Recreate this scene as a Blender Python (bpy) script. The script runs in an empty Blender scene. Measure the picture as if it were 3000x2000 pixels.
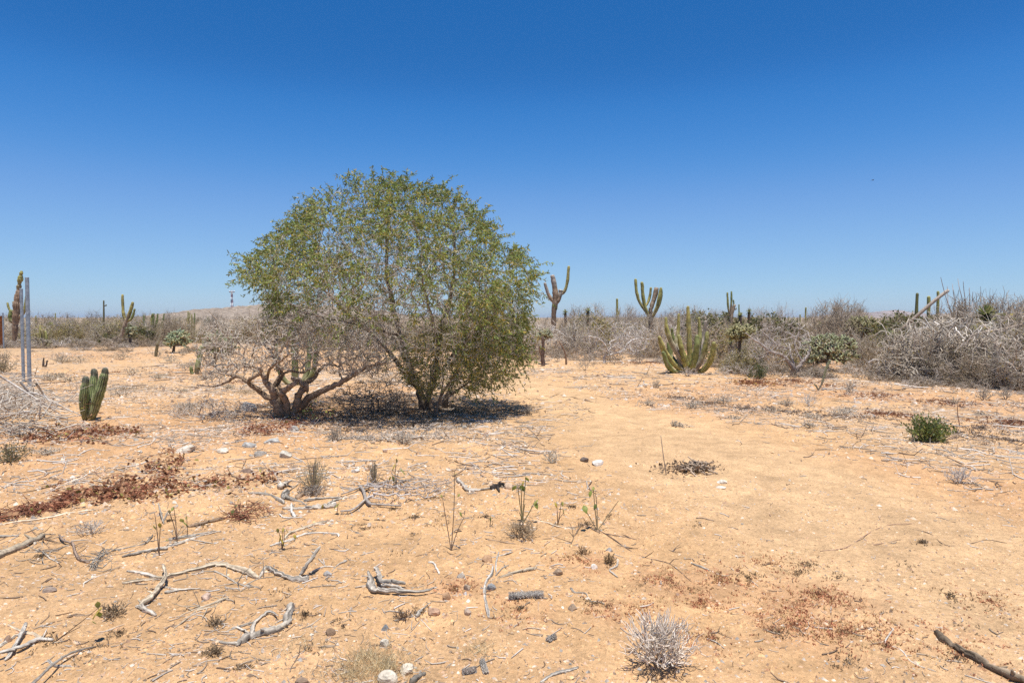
import bpy, math, random
import numpy as np

# ------------------------------------------------------------------ camera, sky, sun, exposure
SC = bpy.context.scene
COL = SC.collection
CAM_H = 1.55
PITCH = math.radians(2.0)          # looking slightly down
FPX = 2000.0                       # 24 mm lens on a 36 mm sensor, 3000 px wide photograph

cam_data = bpy.data.cameras.new("camera")
cam_data.lens = 24.0
cam_data.sensor_width = 36.0
cam_data.clip_start = 0.05
cam_data.clip_end = 30000.0
cam = bpy.data.objects.new("camera", cam_data)
cam.rotation_euler = (math.pi / 2 - PITCH, 0.0, 0.0)
COL.objects.link(cam)
SC.camera = cam

SUN_EL = math.radians(79.0)
SUN_AZ = math.radians(165.0)       # from +Y turning towards +X: very high, a little behind the camera and to its right
world = bpy.data.worlds.new("World")
SC.world = world
world.use_nodes = True
wn, wl = world.node_tree.nodes, world.node_tree.links
wn.clear()
w_out = wn.new("ShaderNodeOutputWorld")
w_bg = wn.new("ShaderNodeBackground")
w_sky = wn.new("ShaderNodeTexSky")
w_sky.sky_type = 'NISHITA'
w_sky.sun_disc = False
w_sky.sun_elevation = SUN_EL
w_sky.sun_rotation = SUN_AZ
w_sky.altitude = 1500.0
w_sky.air_density = 1.0
w_sky.dust_density = 1.0
w_sky.ozone_density = 8.0
# the photograph's deep, polarised blue: the whole sky graded by one tone curve per channel
w_in = wn.new("ShaderNodeVectorMath"); w_in.operation = 'SCALE'; w_in.inputs["Scale"].default_value = 0.08
w_cv = wn.new("ShaderNodeRGBCurve")
for ch, pts in enumerate((
        ((0, .012), (.0712, .0178), (.0897, .0394), (.1503, .1522), (.33, .325), (1, .95)),
        ((0, .07), (.138, .1175), (.172, .1773), (.2705, .317), (.42, .462), (1, .98)),
        ((0, .2), (.2925, .3639), (.347, .4795), (.44, .585), (.6, .69), (1, 1.0)))):
    cu = w_cv.mapping.curves[ch]
    cu.points[0].location, cu.points[1].location = pts[0], pts[-1]
    for q in pts[1:-1]: cu.points.new(*q)
w_cv.mapping.update()
w_up = wn.new("ShaderNodeVectorMath"); w_up.operation = 'SCALE'; w_up.inputs["Scale"].default_value = 12.5
w_bg.inputs["Strength"].default_value = 0.08
wl.new(w_sky.outputs[0], w_in.inputs[0])
wl.new(w_in.outputs[0], w_cv.inputs["Color"])
wl.new(w_cv.outputs[0], w_up.inputs[0])
wl.new(w_up.outputs[0], w_bg.inputs["Color"])
wl.new(w_bg.outputs[0], w_out.inputs["Surface"])

sun_data = bpy.data.lights.new("sun", 'SUN')
sun_data.energy = 4.6
sun_data.angle = math.radians(0.53)
sun_data.color = (1.0, 0.955, 0.89)
sun = bpy.data.objects.new("sun", sun_data)
# direction towards the sun, then aim the lamp's -Z away from it
sdx, sdy, sdz = math.sin(SUN_AZ) * math.cos(SUN_EL), math.cos(SUN_AZ) * math.cos(SUN_EL), math.sin(SUN_EL)
from mathutils import Vector, Matrix
sun.rotation_euler = Vector((sdx, sdy, sdz)).to_track_quat('Z', 'Y').to_euler()
sun.location = (0, 0, 60)
COL.objects.link(sun)

SC.view_settings.view_transform = 'Standard'
SC.view_settings.look = 'None'
SC.view_settings.exposure = 0.38
SC.view_settings.gamma = 1.0
SC.view_settings.use_curve_mapping = False
SC.cycles.use_denoising = False
SC.cycles.max_bounces = 6
SC.cycles.diffuse_bounces = 3
SC.cycles.glossy_bounces = 2
SC.cycles.transmission_bounces = 3
SC.cycles.volume_bounces = 0
SC.cycles.sample_clamp_indirect = 6.0

# ------------------------------------------------------------------ numbers
RNG = np.random.default_rng(11)

def hash2(ix, iy, seed):
    v = (ix.astype(np.int64) * 374761393 + iy.astype(np.int64) * 668265263 + seed * 974634777) & 0xFFFFFFFF
    v = ((v ^ (v >> 13)) * 1274126177) & 0xFFFFFFFF
    v = v ^ (v >> 16)
    return (v & 0xFFFFFF) / float(0xFFFFFF)

def vnoise(x, y, size, seed):
    x = np.asarray(x, float) / size + 1000.0
    y = np.asarray(y, float) / size + 1000.0
    ix, iy = np.floor(x), np.floor(y)
    fx, fy = x - ix, y - iy
    fx = fx * fx * (3 - 2 * fx)
    fy = fy * fy * (3 - 2 * fy)
    a = hash2(ix, iy, seed); b = hash2(ix + 1, iy, seed)
    c = hash2(ix, iy + 1, seed); d = hash2(ix + 1, iy + 1, seed)
    return (a * (1 - fx) + b * fx) * (1 - fy) + (c * (1 - fx) + d * fx) * fy

def ground_h(x, y):
    x = np.asarray(x, float); y = np.asarray(y, float)
    r = np.hypot(x, y)
    near = np.clip((26.0 - r) / 14.0, 0, 1)
    h = 0.16 * (vnoise(x, y, 7.5, 1) - 0.5)
    h = h + 0.06 * (vnoise(x, y, 2.1, 2) - 0.5)
    h = h + near * (0.034 * (vnoise(x, y, 0.62, 3) - 0.5) + 0.030 * (vnoise(x, y, 0.21, 4) - 0.5)
                    + 0.017 * (vnoise(x, y, 0.08, 5) - 0.5))
    h = h + 0.9 * (vnoise(x, y, 90.0, 6) - 0.5) * np.clip((r - 60) / 120.0, 0, 1)
    return h

CH = CAM_H + float(ground_h(0.0, 0.0))
cam.location = (0.0, 0.0, CH)
_cp, _sp = math.cos(PITCH), math.sin(PITCH)

def ray(px, py):
    cx, cy = (px - 1500.0) / FPX, -(py - 1000.0) / FPX
    return np.array([cx, _cp + cy * _sp, cy * _cp - _sp])

def pt(px, py, dist):
    d = ray(px, py)
    return np.array([0, 0, CH]) + d * (dist / d[1])

def at(px, py, lift=0.0):
    """the ground point seen at a pixel of the photograph"""
    d = ray(px, py)
    z = 0.0
    for _ in range(12):
        t = (z - CH) / d[2]
        p = np.array([0, 0, CH]) + d * t
        z = 0.5 * z + 0.5 * float(ground_h(p[0], p[1]))
    p[2] = float(ground_h(p[0], p[1])) + lift
    return p

def at_many(px, py):
    px = np.asarray(px, float); py = np.asarray(py, float)
    cx, cy = (px - 1500.0) / FPX, -(py - 1000.0) / FPX
    d = np.stack([cx, _cp + cy * _sp, cy * _cp - _sp], -1)
    z = np.zeros(len(px))
    for _ in range(9):
        p = np.array([0, 0, CH]) + d * ((z - CH) / d[:, 2])[:, None]
        z = 0.5 * z + 0.5 * ground_h(p[:, 0], p[:, 1])
    p[:, 2] = ground_h(p[:, 0], p[:, 1])
    return p

def ground_at(px, dist):
    d = ray(px, 930.0)
    x = d[0] * dist / d[1]
    return np.array([x, dist, float(ground_h(x, dist))])

class Frame:
    """a thing's foot on the ground and the scale of the photograph there"""
    def __init__(self, px, py=None, dist=None, sink=0.0):
        self.o = at(px, py) if dist is None else ground_at(px, dist)
        self.o[2] -= sink
        self.d = self.o[1]
        self.m = self.d / FPX          # metres per photograph pixel
    def p(self, px, py, dy=0.0):
        return pt(px, py, self.d + dy) - self.o
    def path(self, pts, dys=None):
        if dys is None: dys = [0.0] * len(pts)
        return np.array([self.p(a, b, c) for (a, b), c in zip(pts, dys)])

# ------------------------------------------------------------------ mesh building
def unit(v):
    n = np.linalg.norm(v, axis=-1, keepdims=True)
    return v / np.maximum(n, 1e-9)

class MB:
    """collects vertices, faces and a colour per vertex; build() links them as one mesh object"""
    def __init__(self):
        self.v, self.q, self.t, self.c, self.n = [], [], [], [], 0
    def add(self, V, Q=None, T=None, C=(0.5, 0.5, 0.5)):
        V = np.asarray(V, float).reshape(-1, 3)
        C = np.asarray(C, float)
        if C.ndim == 1: C = np.tile(C, (len(V), 1))
        self.v.append(V); self.c.append(C[:, :3])
        if Q is not None and len(Q): self.q.append(np.asarray(Q, np.int64) + self.n)
        if T is not None and len(T): self.t.append(np.asarray(T, np.int64) + self.n)
        self.n += len(V)
    def mesh(self, name, mat, smooth=True):
        V = np.concatenate(self.v); C = np.concatenate(self.c)
        Q = np.concatenate(self.q) if self.q else np.zeros((0, 4), np.int64)
        T = np.concatenate(self.t) if self.t else np.zeros((0, 3), np.int64)
        me = bpy.data.meshes.new(name)
        me.vertices.add(len(V)); me.vertices.foreach_set("co", V.astype(np.float32).ravel())
        nl = Q.size + T.size
        me.loops.add(nl)
        me.loops.foreach_set("vertex_index", np.concatenate([Q.ravel(), T.ravel()]).astype(np.int32))
        npoly = len(Q) + len(T)
        me.polygons.add(npoly)
        starts = np.concatenate([np.arange(len(Q)) * 4, Q.size + np.arange(len(T)) * 3])
        me.polygons.foreach_set("loop_start", starts.astype(np.int32))
        me.polygons.foreach_set("loop_total", np.concatenate([np.full(len(Q), 4), np.full(len(T), 3)]).astype(np.int32))
        me.polygons.foreach_set("use_smooth", np.full(npoly, smooth))
        ca = me.color_attributes.new("Col", 'FLOAT_COLOR', 'POINT')
        ca.data.foreach_set("color", np.concatenate([C, np.ones((len(C), 1))], 1).astype(np.float32).ravel())
        me.materials.append(mat)
        me.update(calc_edges=True)
        return me
    def build(self, name, mat, parent=None, loc=None, smooth=True, kind=None):
        o = bpy.data.objects.new(name, self.mesh(name, mat, smooth))
        COL.objects.link(o)
        if parent is not None: o.parent = parent
        if loc is not None: o.location = tuple(loc)
        if kind: o["kind"] = kind
        return o

def tag(o, label=None, cat=None, group=None, kind=None):
    if label: o["label"] = label
    if cat: o["category"] = cat
    if group: o["group"] = group
    if kind: o["kind"] = kind
    return o

def thing(name, label, cat, loc=(0, 0, 0), group=None):
    o = bpy.data.objects.new(name, None)
    o.empty_display_size = 0.1
    COL.objects.link(o)
    o.location = tuple(loc)
    return tag(o, label, cat, group)

def clone(root, loc, rz=0.0, scale=1.0, label=None, group=None):
    c = root.copy(); COL.objects.link(c)
    c.location = tuple(loc); c.rotation_euler = (0, 0, rz)
    c.scale = (scale, scale, scale) if np.isscalar(scale) else tuple(scale)
    if label: c["label"] = label
    if group: c["group"] = group
    for ch in root.children:
        k = ch.copy(); COL.objects.link(k); k.parent = c
    return c

def catmull(P, sub):
    P = np.asarray(P, float)
    if len(P) < 3 or sub < 2: return P
    A = np.vstack([2 * P[0] - P[1], P, 2 * P[-1] - P[-2]])
    out = []
    for u in np.arange(sub) / sub:
        p0, p1, p2, p3 = A[:-3], A[1:-2], A[2:-1], A[3:]
        out.append(0.5 * ((2 * p1) + (-p0 + p2) * u + (2 * p0 - 5 * p1 + 4 * p2 - p3) * u * u + (-p0 + 3 * p1 - 3 * p2 + p3) * u ** 3))
    R = np.stack(out, 1).reshape(-1, P.shape[1])
    return np.vstack([R, P[-1]])

def frames(P):
    T = np.gradient(P, axis=0)
    T = unit(T)
    m = np.abs(T.mean(0))
    ref = np.zeros(3); ref[int(np.argmin(m))] = 1.0
    N = np.empty_like(T)
    n = ref
    for i in range(len(T)):
        n = n - T[i] * n.dot(T[i])
        l = math.sqrt(n.dot(n))
        n = n / l if l > 1e-6 else ref
        N[i] = n
    return T, N, np.cross(T, N)

def tube(mb, P, R, sides, C, prof=None, Cg=None, cap0=False, cap1=True, twist=0.0):
    """a tube along P; prof gives a radius factor for each side (ribs); Cg the colour of the grooves"""
    P = np.asarray(P, float); k = len(P)
    R = np.broadcast_to(np.asarray(R, float), (k,))
    T, N, B = frames(P)
    a = np.arange(sides) / sides * 2 * np.pi
    A = a[None, :] + (np.arange(k) * twist)[:, None]
    rr = R[:, None] * (prof[None, :] if prof is not None and prof.ndim == 1 else (prof if prof is not None else 1.0)) * np.ones((1, sides))
    V = P[:, None, :] + rr[..., None] * (np.cos(A)[..., None] * N[:, None, :] + np.sin(A)[..., None] * B[:, None, :])
    C = np.asarray(C, float)
    if C.ndim == 1: C = np.tile(C, (k, 1))
    CC = np.repeat(C[:, None, :3], sides, 1)
    if Cg is not None:
        Cg = np.asarray(Cg, float)
        if Cg.ndim == 1: Cg = np.tile(Cg, (k, 1))
        CC[:, 1::2, :] = Cg[:, None, :3]
    i = np.arange(k - 1)[:, None] * sides; j = np.arange(sides)[None, :]; j2 = (j + 1) % sides
    Q = np.stack([i + j, i + j2, i + sides + j2, i + sides + j], -1).reshape(-1, 4)
    V = V.reshape(-1, 3); CC = CC.reshape(-1, 3)
    tris = []
    n = len(V); extraV, extraC = [], []
    if cap0:
        extraV.append(P[0]); extraC.append(C[0]); s = np.arange(sides)
        tris.append(np.stack([np.full(sides, n), (s + 1) % sides, s], -1)); n += 1
    if cap1:
        extraV.append(P[-1] + T[-1] * R[-1] * 0.25); extraC.append(C[-1]); s = np.arange(sides) + (k - 1) * sides
        tris.append(np.stack([np.full(sides, n), s, (np.arange(sides) + 1) % sides + (k - 1) * sides], -1)); n += 1
    if extraV:
        V = np.vstack([V, extraV]); CC = np.vstack([CC, np.array(extraC)[:, :3]])
    mb.add(V, Q, np.concatenate(tris) if tris else None, CC)

def blades(mb, P, D, N, L, W, C, bend=0.0, seg=1):
    """flat leaves: seg 1 a four-cornered leaf, seg 2 a longer folded one; all arguments arrays of n"""
    n = len(P)
    D = unit(D); S = unit(np.cross(D, N)); N = np.cross(S, D)
    L = np.broadcast_to(np.asarray(L, float), (n,))[:, None]; W = np.broadcast_to(np.asarray(W, float), (n,))[:, None]
    C = np.asarray(C, float)
    if C.ndim == 1: C = np.tile(C, (n, 1))
    if seg == 1:
        m = P + D * L * 0.45 + N * L * bend * 0.3
        V = np.stack([P, m + S * W * 0.5, P + D * L - N * L * bend * 0.3, m - S * W * 0.5], 1)
        Q = np.arange(n)[:, None] * 4 + np.array([0, 1, 2, 3])
        mb.add(V.reshape(-1, 3), Q, None, np.repeat(C, 4, 0))
    else:
        m1 = P + D * L * 0.28; m2 = P + D * L * 0.70 - N * L * bend * 0.45; tp = P + D * L * 0.98 - N * L * bend
        V = np.stack([P, m1 + S * W * 0.46, m1 - S * W * 0.46, m2 + S * W * 0.5, m2 - S * W * 0.5, tp], 1)
        b = np.arange(n)[:, None] * 6
        mb.add(V.reshape(-1, 3), b + np.array([1, 2, 4, 3]), np.concatenate([b + np.array([0, 2, 1]), b + np.array([3, 4, 5])]), np.repeat(C, 6, 0))

def mst(targets, seeds, seed_len, bf):
    """grow a branch network: each target joins the node that costs the least wood plus bf times the way to the foot"""
    n0, n1 = len(seeds), len(targets)
    pos = np.vstack([seeds, targets]); par = np.full(n0 + n1, -1); plen = np.zeros(n0 + n1)
    plen[:n0] = seed_len
    d = np.linalg.norm(targets[:, None, :] - seeds[None], axis=2)
    cost = d + bf * (plen[None, :n0] + d)
    bp = cost.argmin(1); bc = cost[np.arange(n1), bp]
    left = np.ones(n1, bool); order = []
    for _ in range(n1):
        i = int(np.argmin(np.where(left, bc, 1e18)))
        left[i] = False
        g = n0 + i
        par[g] = bp[i]
        plen[g] = plen[bp[i]] + np.linalg.norm(pos[g] - pos[bp[i]])
        order.append(g)
        dd = np.sqrt(((targets - targets[i]) ** 2).sum(1))
        c = dd + bf * (plen[g] + dd)
        m = left & (c < bc)
        bp[m] = g; bc[m] = c[m]
    return pos, par, order

def chains_of(pos, par, order, n0, r_tip, power, roots=None):
    n = len(pos)
    rad = np.zeros(n); kids = [[] for _ in range(n)]
    for g in order: kids[par[g]].append(g)
    for g in reversed(order):
        if not kids[g]: rad[g] = r_tip
        else: rad[g] = sum(rad[c] ** power for c in kids[g]) ** (1 / power)
    out = []
    stack = []
    for s in range(n0):
        for c in kids[s]: stack.append((s, c))
    while stack:
        p, g = stack.pop()
        ch = [p, g]; rr = [rad[g], rad[g]]
        while kids[g]:
            ks = sorted(kids[g], key=lambda k: -rad[k])
            for k in ks[1:]: stack.append((g, k))
            g = ks[0]; ch.append(g); rr.append(rad[g])
        rr[-1] = rr[-1] * 0.5
        out.append((np.array(ch), np.array(rr)))
    tips = [g for g in order if not kids[g]]
    return out, rad, tips

def network(mb, pos, chains, col, sub=2, wob=0.0, rmin=0.0, rmax=9.0, rng=RNG, tipcol=None, cuts=(0.006, 0.02)):
    for idx, rr in chains:
        P = pos[idx].copy(); R = np.clip(rr, rmin, rmax)
        if wob and len(P) > 2:
            P[1:-1] += rng.normal(0, wob, (len(P) - 2, 3))
        Q = catmull(np.hstack([P, R[:, None]]), sub)
        if wob and len(Q) > 3: Q[1:-1, :3] += rng.normal(0, wob * 0.35, (len(Q) - 2, 3))
        m = Q[:, 3].max()
        s = 3 if m < cuts[0] else (4 if m < cuts[1] else 7)
        c = np.asarray(col, float) * rng.uniform(0.72, 1.22)
        if tipcol is not None:
            f = np.clip((Q[:, 3] - rmin) / max(cuts[1], 1e-4), 0, 1)[:, None] ** 0.6
            c = f * c[None] + (1 - f) * (np.asarray(tipcol) * rng.uniform(0.75, 1.2))[None]
        tube(mb, Q[:, :3], np.abs(Q[:, 3]), s, c, cap1=False)

# ------------------------------------------------------------------ materials
def new_mat(name):
    m = bpy.data.materials.new(name); m.use_nodes = True
    m.node_tree.nodes.clear()
    return m, m.node_tree.nodes, m.node_tree.links

def col_mat(name, rough=0.85, nscale=14.0, namp=0.35, bump=0.25, bscale=60.0, bdist=0.01, stretch=None, translucent=0.0, spec=0.25):
    """colour per vertex (its pigment), broken up by noise, with fine relief"""
    m, n, l = new_mat(name)
    out = n.new("ShaderNodeOutputMaterial"); b = n.new("ShaderNodeBsdfPrincipled")
    at_ = n.new("ShaderNodeAttribute"); at_.attribute_name = "Col"
    tc = n.new("ShaderNodeTexCoord")
    src = tc.outputs["Object"]
    if stretch:
        mp = n.new("ShaderNodeMapping"); mp.inputs["Scale"].default_value = stretch
        l.new(src, mp.inputs[0]); src = mp.outputs[0]
    ns = n.new("ShaderNodeTexNoise"); ns.inputs["Scale"].default_value = nscale; ns.inputs["Detail"].default_value = 5
    l.new(src, ns.inputs["Vector"])
    mr = n.new("ShaderNodeMapRange"); mr.inputs[1].default_value = 0.3; mr.inputs[2].default_value = 0.7
    mr.inputs[3].default_value = 1 - namp; mr.inputs[4].default_value = 1 + namp
    l.new(ns.outputs["Fac"], mr.inputs[0])
    mx = n.new("ShaderNodeVectorMath"); mx.operation = 'SCALE'
    l.new(at_.outputs["Color"], mx.inputs[0]); l.new(mr.outputs[0], mx.inputs["Scale"])
    l.new(mx.outputs[0], b.inputs["Base Color"])
    b.inputs["Roughness"].default_value = rough
    b.inputs["Specular IOR Level"].default_value = spec
    if bump:
        n2 = n.new("ShaderNodeTexNoise"); n2.inputs["Scale"].default_value = bscale; n2.inputs["Detail"].default_value = 4
        l.new(src, n2.inputs["Vector"])
        bp = n.new("ShaderNodeBump"); bp.inputs["Strength"].default_value = bump; bp.inputs["Distance"].default_value = bdist
        l.new(n2.outputs["Fac"], bp.inputs["Height"]); l.new(bp.outputs[0], b.inputs["Normal"])
    sh = b.outputs[0]
    if translucent:
        tr = n.new("ShaderNodeBsdfTranslucent"); l.new(mx.outputs[0], tr.inputs["Color"])
        mix = n.new("ShaderNodeMixShader"); mix.inputs[0].default_value = translucent
        l.new(sh, mix.inputs[1]); l.new(tr.outputs[0], mix.inputs[2]); sh = mix.outputs[0]
    l.new(sh, out.inputs["Surface"])
    return m

M_BARK = col_mat("bark", 0.92, 22, 0.42, 0.6, 70, 0.012)
M_TWIG = col_mat("dry_twig", 0.9, 9, 0.25, 0.0)
M_WOOD = col_mat("weathered_wood", 0.86, 30, 0.38, 0.6, 110, 0.006)
M_LEAF = col_mat("leaf", 0.55, 6, 0.2, 0.0, translucent=0.35, spec=0.4)
M_DRYLEAF = col_mat("dry_leaf", 0.8, 20, 0.35, 0.0, translucent=0.15)
M_CACTUS = col_mat("cactus_skin", 0.62, 9, 0.3, 0.25, 60, 0.01, spec=0.35)
M_STONE = col_mat("stone", 0.88, 26, 0.35, 0.5, 55, 0.012)
M_GRAVEL = col_mat("gravel", 0.9, 60, 0.25, 0.0)
# ------------------------------------------------------------------ the ground
TRACK = np.array([at(*p)[:2] for p in [(3300, 1900), (2900, 1700), (2500, 1520), (2150, 1370), (1850, 1245), (1660, 1172), (1500, 1115), (1330, 1075)]])
TRACK_W = np.array([1.3, 1.4, 1.5, 1.6, 1.45, 1.0, 0.9, 0.8])
TREE_FOOT = at(1245, 1203)

def track_dist(x, y):
    """0 in the middle of the bare track, 1 at its edge"""
    best = np.full(np.shape(x), 9.0)
    for a, b, wa, wb in zip(TRACK[:-1], TRACK[1:], TRACK_W[:-1], TRACK_W[1:]):
        ab = b - a
        t = np.clip(((x - a[0]) * ab[0] + (y - a[1]) * ab[1]) / ab.dot(ab), 0, 1)
        d = np.hypot(x - a[0] - t * ab[0], y - a[1] - t * ab[1]) / (wa + t * (wb - wa))
        best = np.minimum(best, d)
    return best

def sstep(a, b, v):
    t = np.clip((v - a) / (b - a), 0, 1)
    return t * t * (3 - 2 * t)

RED_PATCH = [(2380, 1770, .42), (2470, 1850, .35), (2330, 1830, .3), (2820, 1900, .25), (2110, 1700, .22), (1960, 1700, .25), (2050, 1760, .2), (1840, 1800, .22),
             (2210, 1120, .8), (2320, 1115, .9), (1910, 1062, 1.2), (2560, 1160, .9), (2780, 1180, .8), (2960, 1240, .7), (2600, 1215, .6),
             (1520, 1790, .2), (1700, 1640, .2), (2080, 1870, .2), (1330, 1720, .2)]
RED_XY = [(at(a, b)[0], at(a, b)[1], r) for a, b, r in RED_PATCH]

def red_field(x, y):
    f = np.zeros(np.shape(x))
    for a, b, r in RED_XY:
        f = np.maximum(f, 1 - np.hypot(x - a, y - b) / (r * 1.3))
    return np.clip(f, 0, 1) * sstep(0.35, 0.6, vnoise(x, y, 0.35, 31) * 0.6 + vnoise(x, y, 0.11, 32) * 0.4)

def litter_field(x, y):
    td = track_dist(x, y) + 0.5 * (vnoise(x, y, 0.7, 21) - 0.5)
    off = sstep(0.75, 1.25, td)
    far = sstep(6.0, 9.5, y)
    n = sstep(0.30, 0.72, 0.6 * vnoise(x, y, 1.3, 22) + 0.4 * vnoise(x, y, 0.33, 23))
    return off * (0.25 + 0.75 * n) * (0.35 + 0.65 * far)

def soil_colour(x, y):
    lf = litter_field(x, y)[..., None]
    big = vnoise(x, y, 3.1, 24)[..., None]
    mid = vnoise(x, y, 0.5, 25)[..., None]
    sand = np.array([0.70, 0.456, 0.243]); orange = np.array([0.70, 0.420, 0.200]); lit = np.array([0.59, 0.42, 0.262])
    redc = np.array([0.55, 0.28, 0.15]); duff = np.array([0.38, 0.235, 0.125])
    tr = sstep(0.5, 1.3, track_dist(x, y))[..., None]
    c = sand * (1 - tr * 0.75) + orange * tr * 0.75
    c = c * (1 - 0.55 * lf) + lit * 0.55 * lf
    k = 0.5 * sstep(0.45, 0.75, big) * tr
    c = c * (1 - k) + np.array([0.63, 0.355, 0.175]) * k
    c = c * (0.9 + 0.2 * mid)
    r = red_field(x, y)[..., None] * 0.55
    c = c * (1 - r) + redc * r
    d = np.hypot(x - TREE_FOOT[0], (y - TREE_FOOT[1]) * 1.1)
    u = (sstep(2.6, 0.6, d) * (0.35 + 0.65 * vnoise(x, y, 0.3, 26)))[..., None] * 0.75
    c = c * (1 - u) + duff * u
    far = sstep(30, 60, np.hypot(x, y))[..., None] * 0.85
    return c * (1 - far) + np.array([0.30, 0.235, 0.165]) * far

r1 = np.exp(np.linspace(math.log(1.3), math.log(26.0), 350))
r2 = np.exp(np.linspace(math.log(26.0), math.log(14000.0), 70))[1:]
RR = np.concatenate([[0.5], r1, r2])
th = np.concatenate([np.linspace(-62, 62, 470), np.linspace(62, 298, 60)[1:-1]]) * math.pi / 180
nr, nt = len(RR), len(th)
GX = RR[:, None] * np.sin(th)[None]; GY = RR[:, None] * np.cos(th)[None]
GZ = ground_h(GX, GY)
GZ = np.where(RR[:, None] > 2500, GZ * 0.0, GZ)
mb = MB()
i = np.arange(nr - 1)[:, None] * nt; j = np.arange(nt)[None, :]; j2 = (j + 1) % nt
Q = np.stack([i + j2, i + j, i + nt + j, i + nt + j2], -1).reshape(-1, 4)
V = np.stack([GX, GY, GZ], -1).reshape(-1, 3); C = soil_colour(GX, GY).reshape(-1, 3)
nv = len(V)
s = np.arange(nt)
V = np.vstack([V, [0, 0, float(ground_h(0, 0))]]); C = np.vstack([C, C[0]])
mb.add(V, Q, np.stack([np.full(nt, nv), (s + 1) % nt, s][::1], -1)[:, [0, 2, 1]], C)

m, n, l = new_mat("desert_soil")
out = n.new("ShaderNodeOutputMaterial"); b = n.new("ShaderNodeBsdfPrincipled")
att = n.new("ShaderNodeAttribute"); att.attribute_name = "Col"
tc = n.new("ShaderNodeTexCoord")
def _noise(scale, detail=4, rough=0.6):
    t = n.new("ShaderNodeTexNoise"); t.inputs["Scale"].default_value = scale; t.inputs["Detail"].default_value = detail
    t.inputs["Roughness"].default_value = rough
    l.new(tc.outputs["Object"], t.inputs["Vector"]); return t
def _range(src, a, bb, c, d):
    t = n.new("ShaderNodeMapRange")
    for k, vv in zip((1, 2, 3, 4), (a, bb, c, d)): t.inputs[k].default_value = vv
    l.new(src, t.inputs[0]); return t.outputs[0]
def _mix(fac, a, bcol):
    t = n.new("ShaderNodeMix"); t.data_type = 'RGBA'
    l.new(fac, t.inputs[0]); l.new(a, t.inputs[6]) if hasattr(a, "is_linked") else None
    if hasattr(bcol, "is_linked"): l.new(bcol, t.inputs[7])
    else: t.inputs[7].default_value = (*bcol, 1)
    return t.outputs[2]
na, nb, nc = _noise(5.0, 6), _noise(38.0, 5), _noise(130.0, 3)
sc1 = n.new("ShaderNodeVectorMath"); sc1.operation = 'SCALE'
l.new(att.outputs["Color"], sc1.inputs[0]); l.new(_range(na.outputs["Fac"], .3, .7, .78, 1.16), sc1.inputs["Scale"])
sc2 = n.new("ShaderNodeVectorMath"); sc2.operation = 'SCALE'
l.new(sc1.outputs[0], sc2.inputs[0]); l.new(_range(nb.outputs["Fac"], .3, .72, .74, 1.18), sc2.inputs["Scale"])
col = sc2.outputs[0]
vo = n.new("ShaderNodeTexVoronoi"); vo.inputs["Scale"].default_value = 26.0; l.new(tc.outputs["Object"], vo.inputs["Vector"])
spk = _range(vo.outputs["Distance"], .10, .17, 1.0, 0.0)
sel = _noise(9.0, 3)
mul = n.new("ShaderNodeMath"); mul.operation = 'MULTIPLY'
l.new(spk, mul.inputs[0]); l.new(_range(sel.outputs["Fac"], .50, .62, 0, .75), mul.inputs[1])
col = _mix(mul.outputs[0], col, (0.60, 0.50, 0.40))
vo2 = n.new("ShaderNodeTexVoronoi"); vo2.inputs["Scale"].default_value = 17.0; l.new(tc.outputs["Object"], vo2.inputs["Vector"])
sel2 = _noise(6.0, 4)
mul2 = n.new("ShaderNodeMath"); mul2.operation = 'MULTIPLY'
l.new(_range(vo2.outputs["Distance"], .08, .16, 1.0, 0.0), mul2.inputs[0]); l.new(_range(sel2.outputs["Fac"], .50, .60, 0, .8), mul2.inputs[1])
col = _mix(mul2.outputs[0], col, (0.17, 0.105, 0.06))
l.new(col, b.inputs["Base Color"])
b.inputs["Roughness"].default_value = 0.95; b.inputs["Specular IOR Level"].default_value = 0.1
add = n.new("ShaderNodeMath"); add.operation = 'ADD'
l.new(nb.outputs["Fac"], add.inputs[0]); l.new(_range(nc.outputs["Fac"], 0, 1, 0, .45), add.inputs[1])
bp = n.new("ShaderNodeBump"); bp.inputs["Strength"].default_value = 0.9; bp.inputs["Distance"].default_value = 0.03
l.new(add.outputs[0], bp.inputs["Height"]); l.new(bp.outputs[0], b.inputs["Normal"])
l.new(b.outputs[0], out.inputs["Surface"])
M_SOIL = m
ground = mb.build("ground", M_SOIL); ground["kind"] = "structure"

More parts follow.
